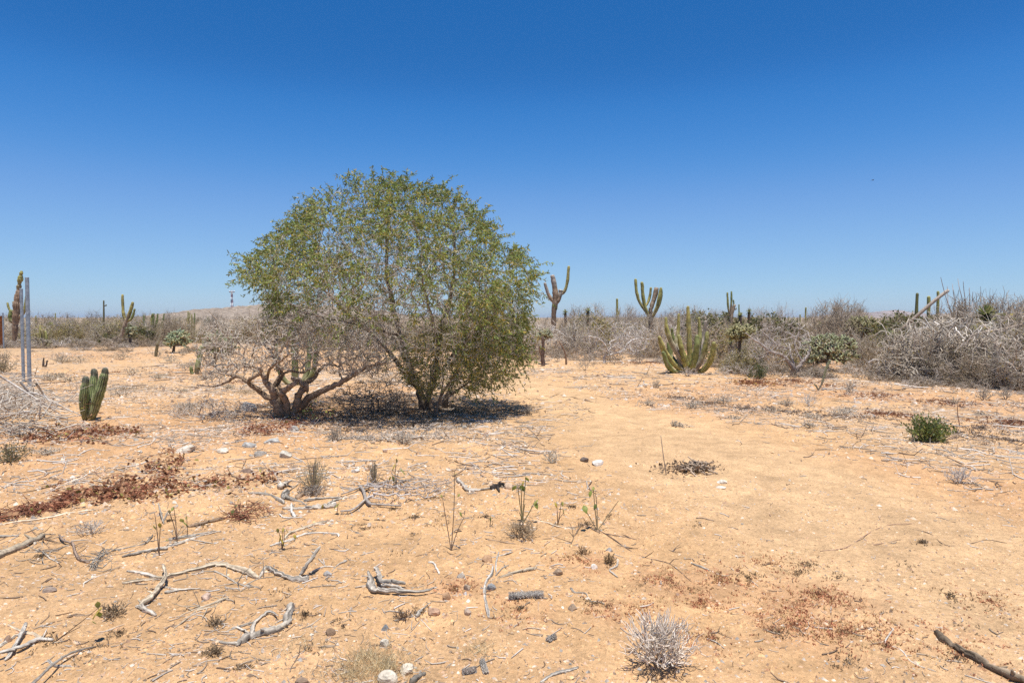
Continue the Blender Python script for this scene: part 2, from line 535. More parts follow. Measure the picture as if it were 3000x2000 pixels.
# ------------------------------------------------------------------ far land: the scrubby hill, the blue mountains, the mast
def land(name, cx, cy, hw, hd, height, seed, colours, mat, rough, nx=120, ny=40, shape=1.0, bumps=0.0):
    x = np.linspace(-1, 1, nx)[None, :] * np.ones((ny, 1)); y = np.linspace(-1, 1, ny)[:, None] * np.ones((1, nx))
    wx, wy = cx + x * hw, cy + y * hd
    prof = np.clip(1 - (np.abs(x) ** 2.2) * shape, 0, 1) * np.clip(1 - np.abs(y) ** 2, 0, 1)
    z = height * prof * (1 + rough * (vnoise(wx, wy, hw * 0.35, seed) - 0.5) + rough * 0.5 * (vnoise(wx, wy, hw * 0.11, seed + 1) - 0.5)
                         + rough * 0.2 * (vnoise(wx, wy, hw * 0.03, seed + 2) - 0.5))
    z = z - 3.0 + bumps * (vnoise(wx, wy, 3.0, seed + 5) ** 2) * prof
    k = vnoise(wx, wy, hw * 0.02, seed + 3)[..., None]
    c = np.array(colours[0]) * (1 - k) + np.array(colours[1]) * k
    mb = MB(); i = np.arange(ny - 1)[:, None] * nx; j = np.arange(nx - 1)[None, :]
    Q = np.stack([i + j, i + j + 1, i + nx + j + 1, i + nx + j], -1).reshape(-1, 4)
    mb.add(np.stack([wx, wy, z], -1).reshape(-1, 3), Q, None, c.reshape(-1, 3))
    o = mb.build(name, mat); o["kind"] = "structure"
    return o

M_HILL = col_mat("hill_scrub", 0.95, 0.35, 0.45, 0.8, 0.5, 2.0)
M_MOUNT = col_mat("mountain_rock", 0.95, 0.006, 0.3, 0.6, 0.02, 40.0)
hx = pt(760, 930, 700.0)[0]
land("hill", hx + 40, 700.0, 135.0, 190.0, 16.0, 50, ((0.20, 0.155, 0.115), (0.36, 0.29, 0.22)), M_HILL, 0.25, 280, 80, bumps=2.2)
mx_ = pt(2560, 930, 5000.0)[0]
land("mountain", mx_, 5000.0, 420.0, 450.0, 46.0, 70, ((0.24, 0.19, 0.16), (0.34, 0.28, 0.24)), M_MOUNT, 0.7)
land("mountain", mx_ + 950, 5300.0, 700.0, 450.0, 38.0, 76, ((0.24, 0.19, 0.16), (0.34, 0.28, 0.24)), M_MOUNT, 0.7)

def make_mast():
    D = 640.0
    foot = pt(680, 912, D); top = pt(680, 853, D)
    hgt = top[2] - foot[2]
    root = thing("radio_mast", "slim lattice radio mast with white and red bands standing on the far hill", "mast", (foot[0], foot[1], foot[2] - 3.0))
    hgt += 3.0
    m_red = col_mat("mast_red", 0.6, 0.5, 0.1, 0.0); m_white = col_mat("mast_white", 0.6, 0.5, 0.1, 0.0)
    bands = 8
    for k in range(bands):
        mb = MB(); z0, z1 = hgt * k / bands, hgt * (k + 1) / bands
        c = (0.30, 0.16, 0.20) if k % 2 == 0 else (0.78, 0.76, 0.74)
        hw0 = 1.05 - 0.6 * k / bands; hw1 = 1.05 - 0.6 * (k + 1) / bands
        for sx, sy in ((1, 1), (1, -1), (-1, -1), (-1, 1)):
            tube(mb, [(sx * hw0, sy * hw0, z0), (sx * hw1, sy * hw1, z1)], 0.20, 6, c)
        zs = np.linspace(z0, z1, 4)
        for a in range(3):
            h0 = hw0 + (hw1 - hw0) * a / 3; h1 = hw0 + (hw1 - hw0) * (a + 1) / 3
            for (ax, ay), (bx, by) in zip(((1, 1), (1, -1), (-1, -1), (-1, 1)), ((1, -1), (-1, -1), (-1, 1), (1, 1))):
                tube(mb, [(ax * h0, ay * h0, zs[a]), (bx * h1, by * h1, zs[a + 1])], 0.11, 4, c)
                tube(mb, [(ax * h0, ay * h0, zs[a]), (bx * h0, by * h0, zs[a])], 0.11, 4, c)
        mb.build("mast_section", m_red if k % 2 == 0 else m_white, root)
    mb = MB()
    ang = np.linspace(0, 2 * np.pi, 13)
    tube(mb, np.stack([2.4 * np.cos(ang), 2.4 * np.sin(ang), np.full(13, hgt - 0.5)], 1), 0.28, 6, (0.25, 0.25, 0.27))
    for a in ang[:-1:2]:
        tube(mb, [(0, 0, hgt - 1.8), (2.4 * math.cos(a), 2.4 * math.sin(a), hgt - 0.5)], 0.16, 5, (0.25, 0.25, 0.27))
        tube(mb, [(2.4 * math.cos(a), 2.4 * math.sin(a), hgt - 1.3), (2.4 * math.cos(a), 2.4 * math.sin(a), hgt + 0.7)], 0.22, 5, (0.6, 0.6, 0.6))
    ring = mb.build("antenna_ring", m_white, root)
    mb = MB(); tube(mb, [(0, 0, hgt - 1.0), (0, 0, hgt + 3.0)], 0.12, 5, (0.4, 0.4, 0.4))
    mb.build("lightning_rod", m_white, ring)
make_mast()
# ------------------------------------------------------------------ the mesquite
GREY_TWIG = np.array([0.40, 0.345, 0.29])
PALE_TWIG = np.array([0.56, 0.50, 0.43])
DARK_BARK = np.array([0.10, 0.07, 0.05])
BROWN_BARK = np.array([0.20, 0.13, 0.082])

def in_poly(px, py, poly):
    inside = np.zeros(len(px), bool)
    for (x0, y0), (x1, y1) in zip(poly, poly[1:] + poly[:1]):
        c = ((y0 > py) != (y1 > py)) & (px < (x1 - x0) * (py - y0) / (y1 - y0 + 1e-9) + x0)
        inside ^= c
    return inside

def edge_ratio(px, py, poly, c):
    """how far towards the outline: 0 in the middle, 1 at the rim"""
    a = np.arctan2(py - c[1], px - c[0]); r = np.hypot(px - c[0], py - c[1])
    pa, pr = [], []
    for (x0, y0), (x1, y1) in zip(poly, poly[1:] + poly[:1]):
        for t in np.linspace(0, 1, 8, endpoint=False):
            x, y = x0 + (x1 - x0) * t - c[0], y0 + (y1 - y0) * t - c[1]
            pa.append(math.atan2(y, x)); pr.append(math.hypot(x, y))
    o = np.argsort(pa); pa = np.array(pa)[o]; pr = np.array(pr)[o]
    return r / np.interp(a, pa, pr, period=2 * np.pi)

def crown_points(fr, poly, centre, half_depth, n, rng, shell=1.0, yoff=0.0):
    xs = [p[0] for p in poly]; ys = [p[1] for p in poly]
    out = []; got = 0
    while got < n:
        px = rng.uniform(min(xs), max(xs), n * 2); py = rng.uniform(min(ys), max(ys), n * 2)
        k = in_poly(px, py, poly); px, py = px[k], py[k]
        e = np.clip(edge_ratio(px, py, poly, centre), 0, 1)
        hd = half_depth * np.sqrt(np.clip(1 - e ** 2.2, 0.02, 1))
        u = rng.uniform(-1, 1, len(px)); u = np.sign(u) * np.abs(u) ** shell
        dy = u * hd + yoff
        out.append(np.stack([px, py, dy, e], 1)); got += len(px)
    A = np.vstack(out)[:n]
    P = np.array([fr.p(a, b, c) for a, b, c, _ in A])
    return P, A

def leaf_cols(n, rng, base, yellow, py=0.12, var=0.25):
    c = np.array(base)[None] * rng.uniform(1 - var, 1 + var, (n, 1)) * rng.uniform(0.9, 1.1, (n, 3))
    m = rng.random(n) < py
    c[m] = np.array(yellow)[None] * rng.uniform(0.75, 1.15, (m.sum(), 1))
    return c

def mesquite():
    rng = np.random.default_rng(5)
    fr = Frame(1245, 1203, sink=0.06)
    root = thing("mesquite_tree", "large round many-stemmed tree with fine drooping green leaves on the bare sand", "tree", fr.o)
    poly = [(700, 770), (770, 690), (842, 625), (920, 555), (975, 518), (1040, 500), (1154, 488), (1225, 528), (1355, 528), (1409, 600), (1463, 690),
            (1544, 735), (1585, 800), (1580, 865), (1558, 940), (1550, 1035), (1500, 1105), (1380, 1060), (1250, 1040), (1120, 1040), (960, 1000), (850, 985), (760, 962), (778, 885), (690, 810)]
    poly = [(1145 + (a - 1145) * .925, 820 + (b_ - 820) * (.865 if b_ < 820 else 1.0)) for a, b_ in poly]
    # main stems leaning out from the foot
    stems = [[(1245, 1205, 0), (1225, 1135, .05), (1200, 1070, .15), (1180, 990, .25), (1150, 880, .3), (1130, 760, .2), (1140, 640, .1)],
             [(1225, 1135, .05), (1160, 1060, -.1), (1090, 980, -.3), (990, 890, -.5), (880, 800, -.6)],
             [(1200, 1070, .15), (1150, 990, .6), (1060, 880, 1.0), (960, 740, 1.2)],
             [(1255, 1203, .1), (1262, 1120, .2), (1275, 1030, .3), (1300, 930, .3), (1330, 800, .1), (1330, 680, 0)],
             [(1300, 1178, .35), (1330, 1110, .4), (1370, 1020, .5), (1420, 920, .5), (1470, 830, .3)],
             [(1262, 1120, .2), (1330, 1040, -.4), (1410, 950, -.8), (1480, 880, -1.0)],
             [(1245, 1190, 0), (1280, 1080, -.4), (1270, 960, -.9), (1240, 840, -1.2), (1230, 700, -1.1)],
             [(1262, 1120, .2), (1290, 1000, .9), (1320, 860, 1.4), (1260, 700, 1.3)],
             [(1180, 990, .25), (1080, 960, .2), (960, 930, .1), (840, 900, 0)]]
    widths = [26, 15, 13, 19, 17, 12, 13, 12, 9]
    seeds, slen = [], []
    for st, w in zip(stems, widths):
        P = catmull(np.array([fr.p(a, b, c) for a, b, c in st]), 4)
        P[1:-1] += rng.normal(0, 0.018, (len(P) - 2, 3))
        R = np.linspace(w, max(4.0, w * 0.28), len(P)) / 2 * fr.m
        if st[0][1] > 1150: R[0] *= 1.35; P[0, 2] = min(P[0, 2], -0.02)
        mb = MB()
        k = np.linspace(0, 1, len(P))[:, None] ** 0.7
        tube(mb, P, R * rng.uniform(0.88, 1.12, len(P)), 9, (1 - k) * DARK_BARK + k * np.array([0.27, 0.225, 0.185]))
        mb.build("trunk" if w > 16 else "limb", M_BARK, root)
        d = np.concatenate([[0], np.cumsum(np.linalg.norm(np.diff(P, axis=0), axis=1))])
        keep = slice(5, None) if st[0][1] > 1150 else slice(2, None)
        seeds.append(P[keep]); slen.append(0.5 * d[keep] + 0.8)
    seeds = np.vstack(seeds); slen = np.concatenate(slen)
    P, A = crown_points(fr, poly, (1150, 850), 2.35, 3400, rng, shell=0.75)
    k = rng.random(len(P)) < np.where(A[:, 1] > 930, 0.55, 1.0)
    P, A = P[k], A[k]
    skirt = [(1335, 1010), (1400, 930), (1535, 915), (1548, 1040), (1500, 1105), (1420, 1135), (1330, 1140)]
    P3, A3 = crown_points(fr, skirt, (1440, 1030), 1.0, 420, rng, shell=0.8)
    P, A = np.vstack([P, P3]), np.vstack([A, A3])
    pos, par, order = mst(P, seeds, slen, 0.32)
    ch, rad, tips = chains_of(pos, par, order, len(seeds), 0.0026, 2.35)
    mb = MB()
    network(mb, pos, ch, (0.33, 0.285, 0.24), sub=2, wob=0.014, rmin=0.0026, rmax=0.02, rng=rng, tipcol=(0.47, 0.42, 0.36))
    poly2 = [(760, 860), (860, 740), (1000, 690), (1180, 680), (1350, 730), (1480, 830), (1530, 930), (1500, 1040), (1420, 1100), (1300, 1140), (1180, 1140), (1060, 1100), (950, 1050), (850, 1005), (790, 960)]
    P2, A2 = crown_points(fr, poly2, (1150, 930), 1.9, 4300, rng, shell=0.6)
    pos2, par2, order2 = mst(P2, seeds, slen, 0.75)
    ch2, rad2, tips2 = chains_of(pos2, par2, order2, len(seeds), 0.0032, 2.6)
    network(mb, pos2, ch2, (0.40, 0.355, 0.31), sub=2, wob=0.016, rmin=0.0032, rmax=0.009, rng=rng, tipcol=(0.54, 0.475, 0.39))
    for p in pos2[len(seeds):]:
        if p[2] > 2.2 and rng.random() < .5: continue
        d = unit(rng.normal(0, 1, 3) + np.array([0, 0, .1])) * rng.uniform(0.08, 0.25)
        tube(mb, np.array([p, p + d * .5 + rng.normal(0, .015, 3), p + d]), [0.003, 0.0026, 0.0016], 3, np.array([0.53, 0.465, 0.38]) * rng.uniform(.7, 1.2), cap1=False)
    mb.build("branches", M_TWIG, root)
    # hanging twigs with feathery leaves
    n0 = len(seeds)
    nodes = np.arange(n0, len(pos))
    info = A[nodes - n0]
    leafy = np.clip(1.1 - 0.95 * np.clip((info[:, 1] - 760) / 230, 0, 1), 0.10, 1.0)
    leafy = leafy * np.where((info[:, 0] > 1330) & (info[:, 1] > 830), 3.0, 1.0)
    leafy = leafy * (0.40 + 0.60 * np.clip(info[:, 3], 0, 1)) * (0.20 + 1.5 * vnoise(info[:, 0], info[:, 1] + info[:, 2] * 90, 75.0, 9))
    rim = (info[:, 3] > 0.86) & (info[:, 1] < 860)
    tw, lf = MB(), MB()
    LP, LD, LN, LL = [], [], [], []
    for g, q, rm in zip(nodes, leafy, rim):
        for _ in range(2 + (rng.random() < .5)):
            if rng.random() > q: continue
            o = pos[g]
            out = o - np.array([-0.3, 0.0, 2.0]); out = out / np.linalg.norm(out)
            d = unit(out * 0.7 + rng.normal(0, 0.55, 3) + np.array([0, 0, 0.25]))
            L = rng.uniform(0.13, 0.34)
            if rm and rng.random() < .34:
                L = rng.uniform(0.3, 0.65); d = unit(d + np.array([0, 0, 0.7]))
            t = np.linspace(0, 1, 4)[:, None]
            T = o + d * L * t + np.array([0, 0, -1.0]) * (L * 0.45) * t ** 2
            tube(tw, T, [0.0024, 0.0021, 0.0017, 0.001], 3, (0.36, 0.31, 0.22), cap1=False)
            m = int(L / 0.0175)
            u = rng.uniform(0.1, 1, m)
            pp = o + d * L * u[:, None] + np.array([0, 0, -1.0]) * (L * 0.45) * (u ** 2)[:, None]
            dd = d * 0.45 + rng.normal(0, 0.6, (m, 3)) + np.array([0, 0, -0.55])
            LP.append(pp); LD.append(dd); LN.append(rng.normal(0, 1, (m, 3))); LL.append(rng.uniform(0.035, 0.085, m))
    LP, LD, LN, LL = np.vstack(LP), np.vstack(LD), np.vstack(LN), np.concatenate(LL)
    cols = leaf_cols(len(LP), rng, (0.225, 0.27, 0.066), (0.58, 0.45, 0.10), 0.12, 0.6)
    blades(lf, LP, LD, LN, LL, 0.0135, cols, 0.28, seg=2)
    tw.build("twigs", M_TWIG, root)
    lf.build("crown", M_LEAF, root, smooth=False, kind="stuff")
mesquite()

# ------------------------------------------------------------------ the gnarled shrub with thick bent limbs
def limb_tree(name, label, cat, fr, limbs, crown, n, rng, bark, twigc, r_tip=0.003, bf=0.35, half_depth=0.8, leaf=None, limb_name="limb", power=2.3, cutrings=9, dark_to=None, group=None):
    root = thing(name, label, cat, fr.o, group)
    seeds, slen = [], []
    for pts, w0, w1, dy in limbs:
        k = len(pts)
        dys = np.linspace(dy[0], dy[1], k)
        P = catmull(fr.path(pts, dys), 5)
        P[1:-1] += rng.normal(0, w1 * fr.m * 0.22, (len(P) - 2, 3))
        R = np.linspace(w0, w1, len(P)) / 2 * fr.m * (1 + 0.14 * (vnoise(np.arange(len(P)), np.full(len(P), w0), 2.6, int(w0 * 7 + len(P))) - .5) * 2)
        mb = MB()
        f = np.linspace(0, 1, len(P))[:, None]
        c = np.array(bark) * (1 - f) + np.array(dark_to if dark_to is not None else bark) * f
        prof = 1 + 0.10 * np.sin(np.arange(cutrings) * 2.4 + len(P))
        tube(mb, P, R, cutrings, c, prof=prof)
        mb.build(limb_name if w0 < 22 else "trunk", M_BARK, root)
        d = np.concatenate([[0], np.cumsum(np.linalg.norm(np.diff(P, axis=0), axis=1))])
        h = len(P) // 3
        seeds.append(P[h:]); slen.append(0.4 * d[h:] + 0.2)
    seeds = np.vstack(seeds); slen = np.concatenate(slen)
    if crown is not None:
        poly, centre = crown
        P, A = crown_points(fr, poly, centre, half_depth, n, rng, 0.85)
        pos, par, order = mst(P, seeds, slen, bf)
        ch, rad, tips = chains_of(pos, par, order, len(seeds), r_tip, power)
        mb = MB()
        network(mb, pos, ch, np.array(twigc) * 0.85, sub=3, wob=0.02, rmin=r_tip, rmax=0.02, rng=rng, tipcol=twigc)
        # short spur twigs
        o = pos[len(seeds):]
        sel = rng.random(len(o)) < 0.75
        for p in o[sel]:
            d = unit(rng.normal(0, 1, 3) + np.array([0, 0, .35])) * rng.uniform(0.05, 0.16)
            tube(mb, np.array([p, p + d * 0.55 + rng.normal(0, .01, 3), p + d]), [r_tip, r_tip * .9, r_tip * .5], 3, np.array(twigc) * rng.uniform(0.8, 1.2), cap1=False)
        mb.build("twigs", M_TWIG, root)
        if leaf is not None:
            m, base, yel, size = leaf
            lf = MB(); g = rng.integers(0, len(o), m)
            blades(lf, o[g] + rng.normal(0, 0.03, (m, 3)), rng.normal(0, 1, (m, 3)) + np.array([0, 0, .2]), rng.normal(0, 1, (m, 3)), rng.uniform(.7, 1.3, m) * size, rng.uniform(.5, .8, m) * size,
                   leaf_cols(m, rng, base, yel, 0.35, 0.35), 0.15)
            lf.build("leaves", M_LEAF, root, smooth=False, kind="stuff")
    return root

def Z(cx, cy, ox, oy, s): return (ox + cx / s, oy + cy / s)
def zz(pts, ox=500, oy=750, s=2.613): return [Z(a, b, ox, oy, s) for a, b in pts]

rg = np.random.default_rng(21)
limb_tree("gnarled_shrub", "low leafless shrub with thick twisted brown limbs and pale tangled twigs", "shrub", Frame(835, 1222, sink=0.05), [
    (zz([(862, 1240), (815, 1120), (785, 1040), (735, 970), (700, 900)]), 34, 13, (0, -.2)),
    (zz([(800, 1100), (730, 1075), (660, 1020), (600, 970), (510, 920), (430, 960), (340, 995), (200, 985)]), 20, 4, (0, .2)),
    (zz([(690, 1030), (608, 985), (605, 945), (660, 915), (700, 875), (640, 850), (545, 850), (500, 895)]), 14, 5, (0, -.5)),
    (zz([(890, 1235), (885, 1120), (865, 1045), (905, 1000), (960, 965)]), 24, 12, (0, -.35)),
    (zz([(930, 1225), (965, 1130), (975, 1060), (1035, 1010), (985, 955), (925, 930)]), 24, 11, (0, -.1)),
    (zz([(975, 1180), (1040, 1100), (1110, 1060), (1200, 1010), (1300, 970), (1390, 915), (1460, 870), (1560, 830), (1640, 815)]), 22, 7, (.1, -.3)),
    (zz([(980, 1090), (1020, 980), (1090, 940), (1140, 870), (1210, 830), (1290, 845)]), 18, 6, (.15, .6)),
    (zz([(790, 1000), (830, 930), (850, 890), (800, 800), (760, 720), (700, 672), (650, 680), (620, 770)]), 13, 4, (0, .5)),
    (zz([(865, 1040), (820, 990), (850, 920), (900, 880), (1000, 890), (1060, 870)]), 13, 5, (.0, .35)),
    (zz([(735, 960), (750, 880), (800, 830), (850, 800), (900, 750)]), 10, 4, (-.1, -.6)),
    (zz([(510, 920), (430, 900), (340, 850), (310, 790), (330, 770)]), 9, 4, (.2, .8)),
    (zz([(330, 850), (400, 640), (360, 500), (290, 420)]), 5, 2, (.6, 1.0)),
], ([(575, 1060), (560, 1010), (590, 960), (650, 930), (760, 925), (880, 920), (1000, 945), (1110, 990), (1150, 1080), (1060, 1105), (940, 1090), (800, 1085), (690, 1095), (600, 1130)], (840, 1020)),
    2300, rg, (0.24, 0.165, 0.105), (0.52, 0.455, 0.375), r_tip=0.0036, bf=0.22, half_depth=1.0, leaf=(260, (0.17, 0.17, 0.06), (0.35, 0.28, 0.10), 0.035), dark_to=(0.33, 0.255, 0.19))

# the leafy shrub under the tree's right side
rg = np.random.default_rng(22)
limb_tree("leafy_shrub", "small-leaved green shrub growing up through the right skirt of the round tree", "shrub", Frame(1276, 1222, sink=0.04), [
    ([(1276, 1222), (1285, 1180), (1310, 1130), (1350, 1070)], 9, 4, (0, -.2)),
    ([(1276, 1215), (1262, 1170), (1230, 1120), (1200, 1060)], 6, 3, (0, -.1)),
    ([(1285, 1185), (1330, 1150), (1390, 1110), (1450, 1085)], 6, 3, (0, .2)),
    ([(1285, 1180), (1300, 1100), (1290, 1010)], 5, 3, (0, .3))],
    ([(1165, 1090), (1180, 1020), (1260, 960), (1360, 950), (1450, 1010), (1490, 1090), (1440, 1130), (1380, 1155), (1300, 1150), (1240, 1170), (1195, 1130)], (1320, 1070)),
    620, rg, (0.20, 0.15, 0.11), (0.40, 0.35, 0.29), r_tip=0.0024, half_depth=0.75, leaf=(9500, (0.19, 0.215, 0.06), (0.50, 0.39, 0.09), 0.03))

# dry brush lying in the tree's shade
def twig_mass(name, label, cat, fr, poly, centre, n, rng, col, half_depth=0.5, r_tip=0.003, bf=0.3, spur=1.0, group=None, rmax=0.012, sub=3, wob=0.02):
    P, A = crown_points(fr, poly, centre, half_depth, n, rng, 0.9)
    P[:, 2] = np.maximum(P[:, 2], 0.01)
    seeds = np.array([[0, 0, 0.0]]); pos, par, order = mst(P, seeds, np.zeros(1), bf)
    ch, rad, tips = chains_of(pos, par, order, 1, r_tip, 2.3)
    mb = MB()
    network(mb, pos, ch, col, sub=sub, wob=wob, rmin=r_tip, rmax=rmax, rng=rng)
    for p in pos[1:]:
        if rng.random() > spur: continue
        d = unit(rng.normal(0, 1, 3) * np.array([1, 1, .6]) + np.array([0, 0, .2])) * rng.uniform(0.05, 0.18)
        tube(mb, np.array([p, p + d * .5 + rng.normal(0, .012, 3), p + d]), [r_tip, r_tip, r_tip * .5], 3, np.array(col) * rng.uniform(.75, 1.25), cap1=False)
    o = mb.build(name, M_TWIG, None, fr.o)
    return tag(o, label, cat, group)

rg = np.random.default_rng(23)
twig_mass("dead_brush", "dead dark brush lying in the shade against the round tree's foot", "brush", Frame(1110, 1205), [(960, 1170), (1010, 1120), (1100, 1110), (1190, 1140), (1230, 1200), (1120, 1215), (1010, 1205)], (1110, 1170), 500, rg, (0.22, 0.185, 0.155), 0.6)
twig_mass("dead_brush", "fallen dead twigs spread on the ground beside the gnarled shrub's left side", "brush", Frame(620, 1225), [(500, 1190), (600, 1165), (740, 1180), (760, 1205), (700, 1235), (560, 1240), (490, 1225)], (620, 1205), 260, rg, (0.44, 0.38, 0.32), 0.9, r_tip=0.003)
# ------------------------------------------------------------------ ribbed cacti
C_OLIVE = np.array([0.50, 0.455, 0.15]); C_YELL = np.array([0.62, 0.52, 0.18]); C_GREEN = np.array([0.20, 0.235, 0.085]); C_GROOVE = np.array([0.15, 0.16, 0.05])
C_CORK = np.array([0.47, 0.36, 0.25]); C_GREY = np.array([0.52, 0.465, 0.38]); C_CORKG = np.array([0.17, 0.12, 0.08])

def rib_stem(fr, pts, width, rng, parent, name="arm", ribs=11, top=C_OLIVE, low=C_CORK, mix=(0.35, 0.15), groove=C_GROOVE, cut=False, bulge=0.06, dys=None, sub=5, spines=0, depth=0.26, taper=0.8, tip_col=None, fat=1.0):
    """pts run from the foot to the tip in photograph pixels"""
    P = fr.path(pts, dys)
    W = np.asarray(width, float) if not np.isscalar(width) else np.full(len(pts), float(width))
    A = catmull(np.hstack([P, W[:, None]]), sub)
    P, R = A[:, :3], A[:, 3] / 2 * fr.m * fat
    k = len(P)
    f = np.linspace(0, 1, k)
    R = R * (1 + bulge * np.sin(f * k * 0.9 + rng.uniform(0, 6)) + rng.normal(0, 0.02, k))
    P[1:] += rng.normal(0, 1, (k - 1, 3)) * R[1:, None] * 0.05
    if not cut:
        # a rounded dome on the tip
        T = unit(P[-1] - P[-2]); r = R[-1]
        a = np.array([0.35, 0.7, 1.0, 1.25, 1.45])
        P = np.vstack([P, P[-1] + T * (r * 1.1 * np.sin(a))[:, None]]); R = np.concatenate([R, r * np.cos(a)])
        f = np.concatenate([f, np.ones(5)])
    g = np.clip((f - mix[0]) / max(mix[1], 1e-3) * 0.5 + 0.5 + 0.25 * (vnoise(f * 9, f * 0, 1.0, int(rng.integers(999))) - .5), 0, 1)[:, None]
    C = np.array(low) * (1 - g) + np.array(top) * g
    cg = C_CORKG * (1 - g) + np.array(groove) * g
    C = C * rng.uniform(0.85, 1.15, (len(C), 1))
    if tip_col is not None: C[-7:] = tip_col
    prof = np.where(np.arange(ribs * 2) % 2 == 0, 1.0, 1.0 - depth)
    mb = MB()
    tube(mb, P, R, ribs * 2, C, prof=prof, Cg=cg, cap0=True)
    kk = len(P); blot = rng.random((kk, ribs * 2)); cc_ = mb.c[-1]            # corky scars and weathered bands
    m_ = (blot < .07).ravel(); cc_[:kk * ribs * 2][m_] = cc_[:kk * ribs * 2][m_] * .35 + np.array([.40, .33, .24]) * .65 * rng.uniform(.5, 1.1)
    cc_[:kk * ribs * 2] *= np.repeat(np.where(rng.random(kk) < .14, .72, 1.0), ribs * 2)[:, None]
    if spines:
        T, N, B = frames(P)
        m = spines
        ii = rng.integers(1, len(P) - 1, m); u = rng.random(m); rb = rng.integers(0, ribs, m) / ribs * 2 * np.pi
        q = P[ii] + (P[ii + 1] - P[ii]) * u[:, None]
        o = np.cos(rb)[:, None] * N[ii] + np.sin(rb)[:, None] * B[ii]
        q = q + o * R[ii][:, None]
        blades(mb, q, o + rng.normal(0, .7, (m, 3)), rng.normal(0, 1, (m, 3)), rng.uniform(.012, .03, m), 0.0022, np.array([0.46, 0.42, 0.36]) * rng.uniform(.5, 1.2, (m, 1)))
    return mb.build(name, M_CACTUS, parent, smooth=False if ribs < 9 else True)

def cactus(name, label, fr, stems, rng, cat="cactus", group=None):
    root = thing(name, label, cat, fr.o, group)
    for kw in stems: rib_stem(fr, rng=rng, parent=root, **kw)
    return root

rg = np.random.default_rng(31)
S = dict
# candelabra cactus sitting on the open sand
f = Frame(2016, 1092, sink=0.03)
def q(*p): return [Z(a, b, 1900, 780, 3.733) for a, b in p][::-1]
cl = S(ribs=10, bulge=0.05, mix=(0.12, 0.2), fat=1.22)
cactus("candelabra_cactus", "many-stemmed candelabra cactus curving up from the bare orange soil", f, [
    S(pts=q((120, 780), (150, 880), (205, 985), (290, 1080), (400, 1150)), width=[12, 13, 15, 13, 9], dys=[0, -.1, -.25, -.4, -.45], top=C_YELL, low=C_OLIVE, **{**cl}),
    S(pts=q((165, 950), (200, 1060), (260, 1140), (340, 1165)), width=[11, 13, 13, 9], dys=[0, -.2, -.4, -.5], top=C_GREEN * 1.4, low=C_OLIVE, **cl),
    S(pts=q((190, 570), (198, 680), (248, 830), (330, 965), (395, 1060), (430, 1140)), width=[14, 15, 14, 13, 10, 6], dys=[0, -.05, -.1, -.15, -.2, -.2], top=C_OLIVE, low=C_GREY, **{**cl, 'mix': (.62, .15)}),
    S(pts=q((330, 530), (325, 700), (312, 820), (316, 900), (345, 1040), (425, 1145)), width=[11, 12, 12, 12, 9, 6], dys=[0, .1, .2, .3, .35, .35], top=C_YELL, low=C_GREY, **{**cl, 'mix': (.6, .2)}),
    S(pts=q((335, 770), (355, 880), (385, 990), (412, 1090), (432, 1150)), width=[12, 15, 15, 12, 9], dys=[0, -.1, -.15, -.2, -.2], top=C_OLIVE, low=C_YELL, **cl),
    S(pts=q((430, 450), (437, 590), (444, 800), (450, 950), (446, 1120)), width=[13, 13, 12, 10, 7], dys=[0, 0, 0, 0, 0], top=C_YELL, low=C_YELL * .85, **cl),
    S(pts=q((550, 570), (558, 690), (560, 790), (540, 900), (505, 1020), (470, 1130)), width=[10, 11, 11, 11, 9, 6], dys=[0, .1, .2, .25, .3, .3], top=C_OLIVE, low=C_GREY, **{**cl, 'mix': (.45, .2)}),
    S(pts=q((530, 770), (525, 880), (510, 980), (480, 1080), (450, 1145)), width=[13, 16, 16, 13, 9], dys=[0, -.2, -.3, -.4, -.4], top=C_GREEN * 1.5, low=C_OLIVE, **cl),
    S(pts=q((640, 730), (632, 820), (603, 950), (560, 1060), (505, 1150)), width=[11, 12, 12, 11, 8], dys=[0, -.1, -.15, -.2, -.2], top=C_OLIVE, low=C_GREY, **{**cl, 'mix': (.4, .2)}),
    S(pts=q((715, 850), (700, 950), (660, 1060), (600, 1130), (530, 1155)), width=[11, 13, 14, 13, 10], dys=[0, -.1, -.25, -.4, -.45], top=C_OLIVE * .95, low=C_OLIVE, **cl),
    S(pts=q((625, 610), (600, 780), (560, 910), (520, 1030), (480, 1130)), width=[8, 11, 12, 10, 7], dys=[0, .2, .3, .4, .4], top=C_GREY, low=C_GREY, groove=C_CORKG, **cl),
    S(pts=q((225, 850), (245, 980), (310, 1060), (400, 1140)), width=[9, 12, 13, 12], dys=[0, .3, .5, .6], top=C_GREEN, low=C_GREEN, **cl),
    S(pts=q((255, 690), (272, 790), (300, 860), (330, 1000), (420, 1140)), width=[9, 10, 9, 8, 7], dys=[0, .3, .5, .55, .55], top=C_GREEN * 1.2, low=C_GREY, **{**cl, 'mix': (.5, .2)}),
], rg)

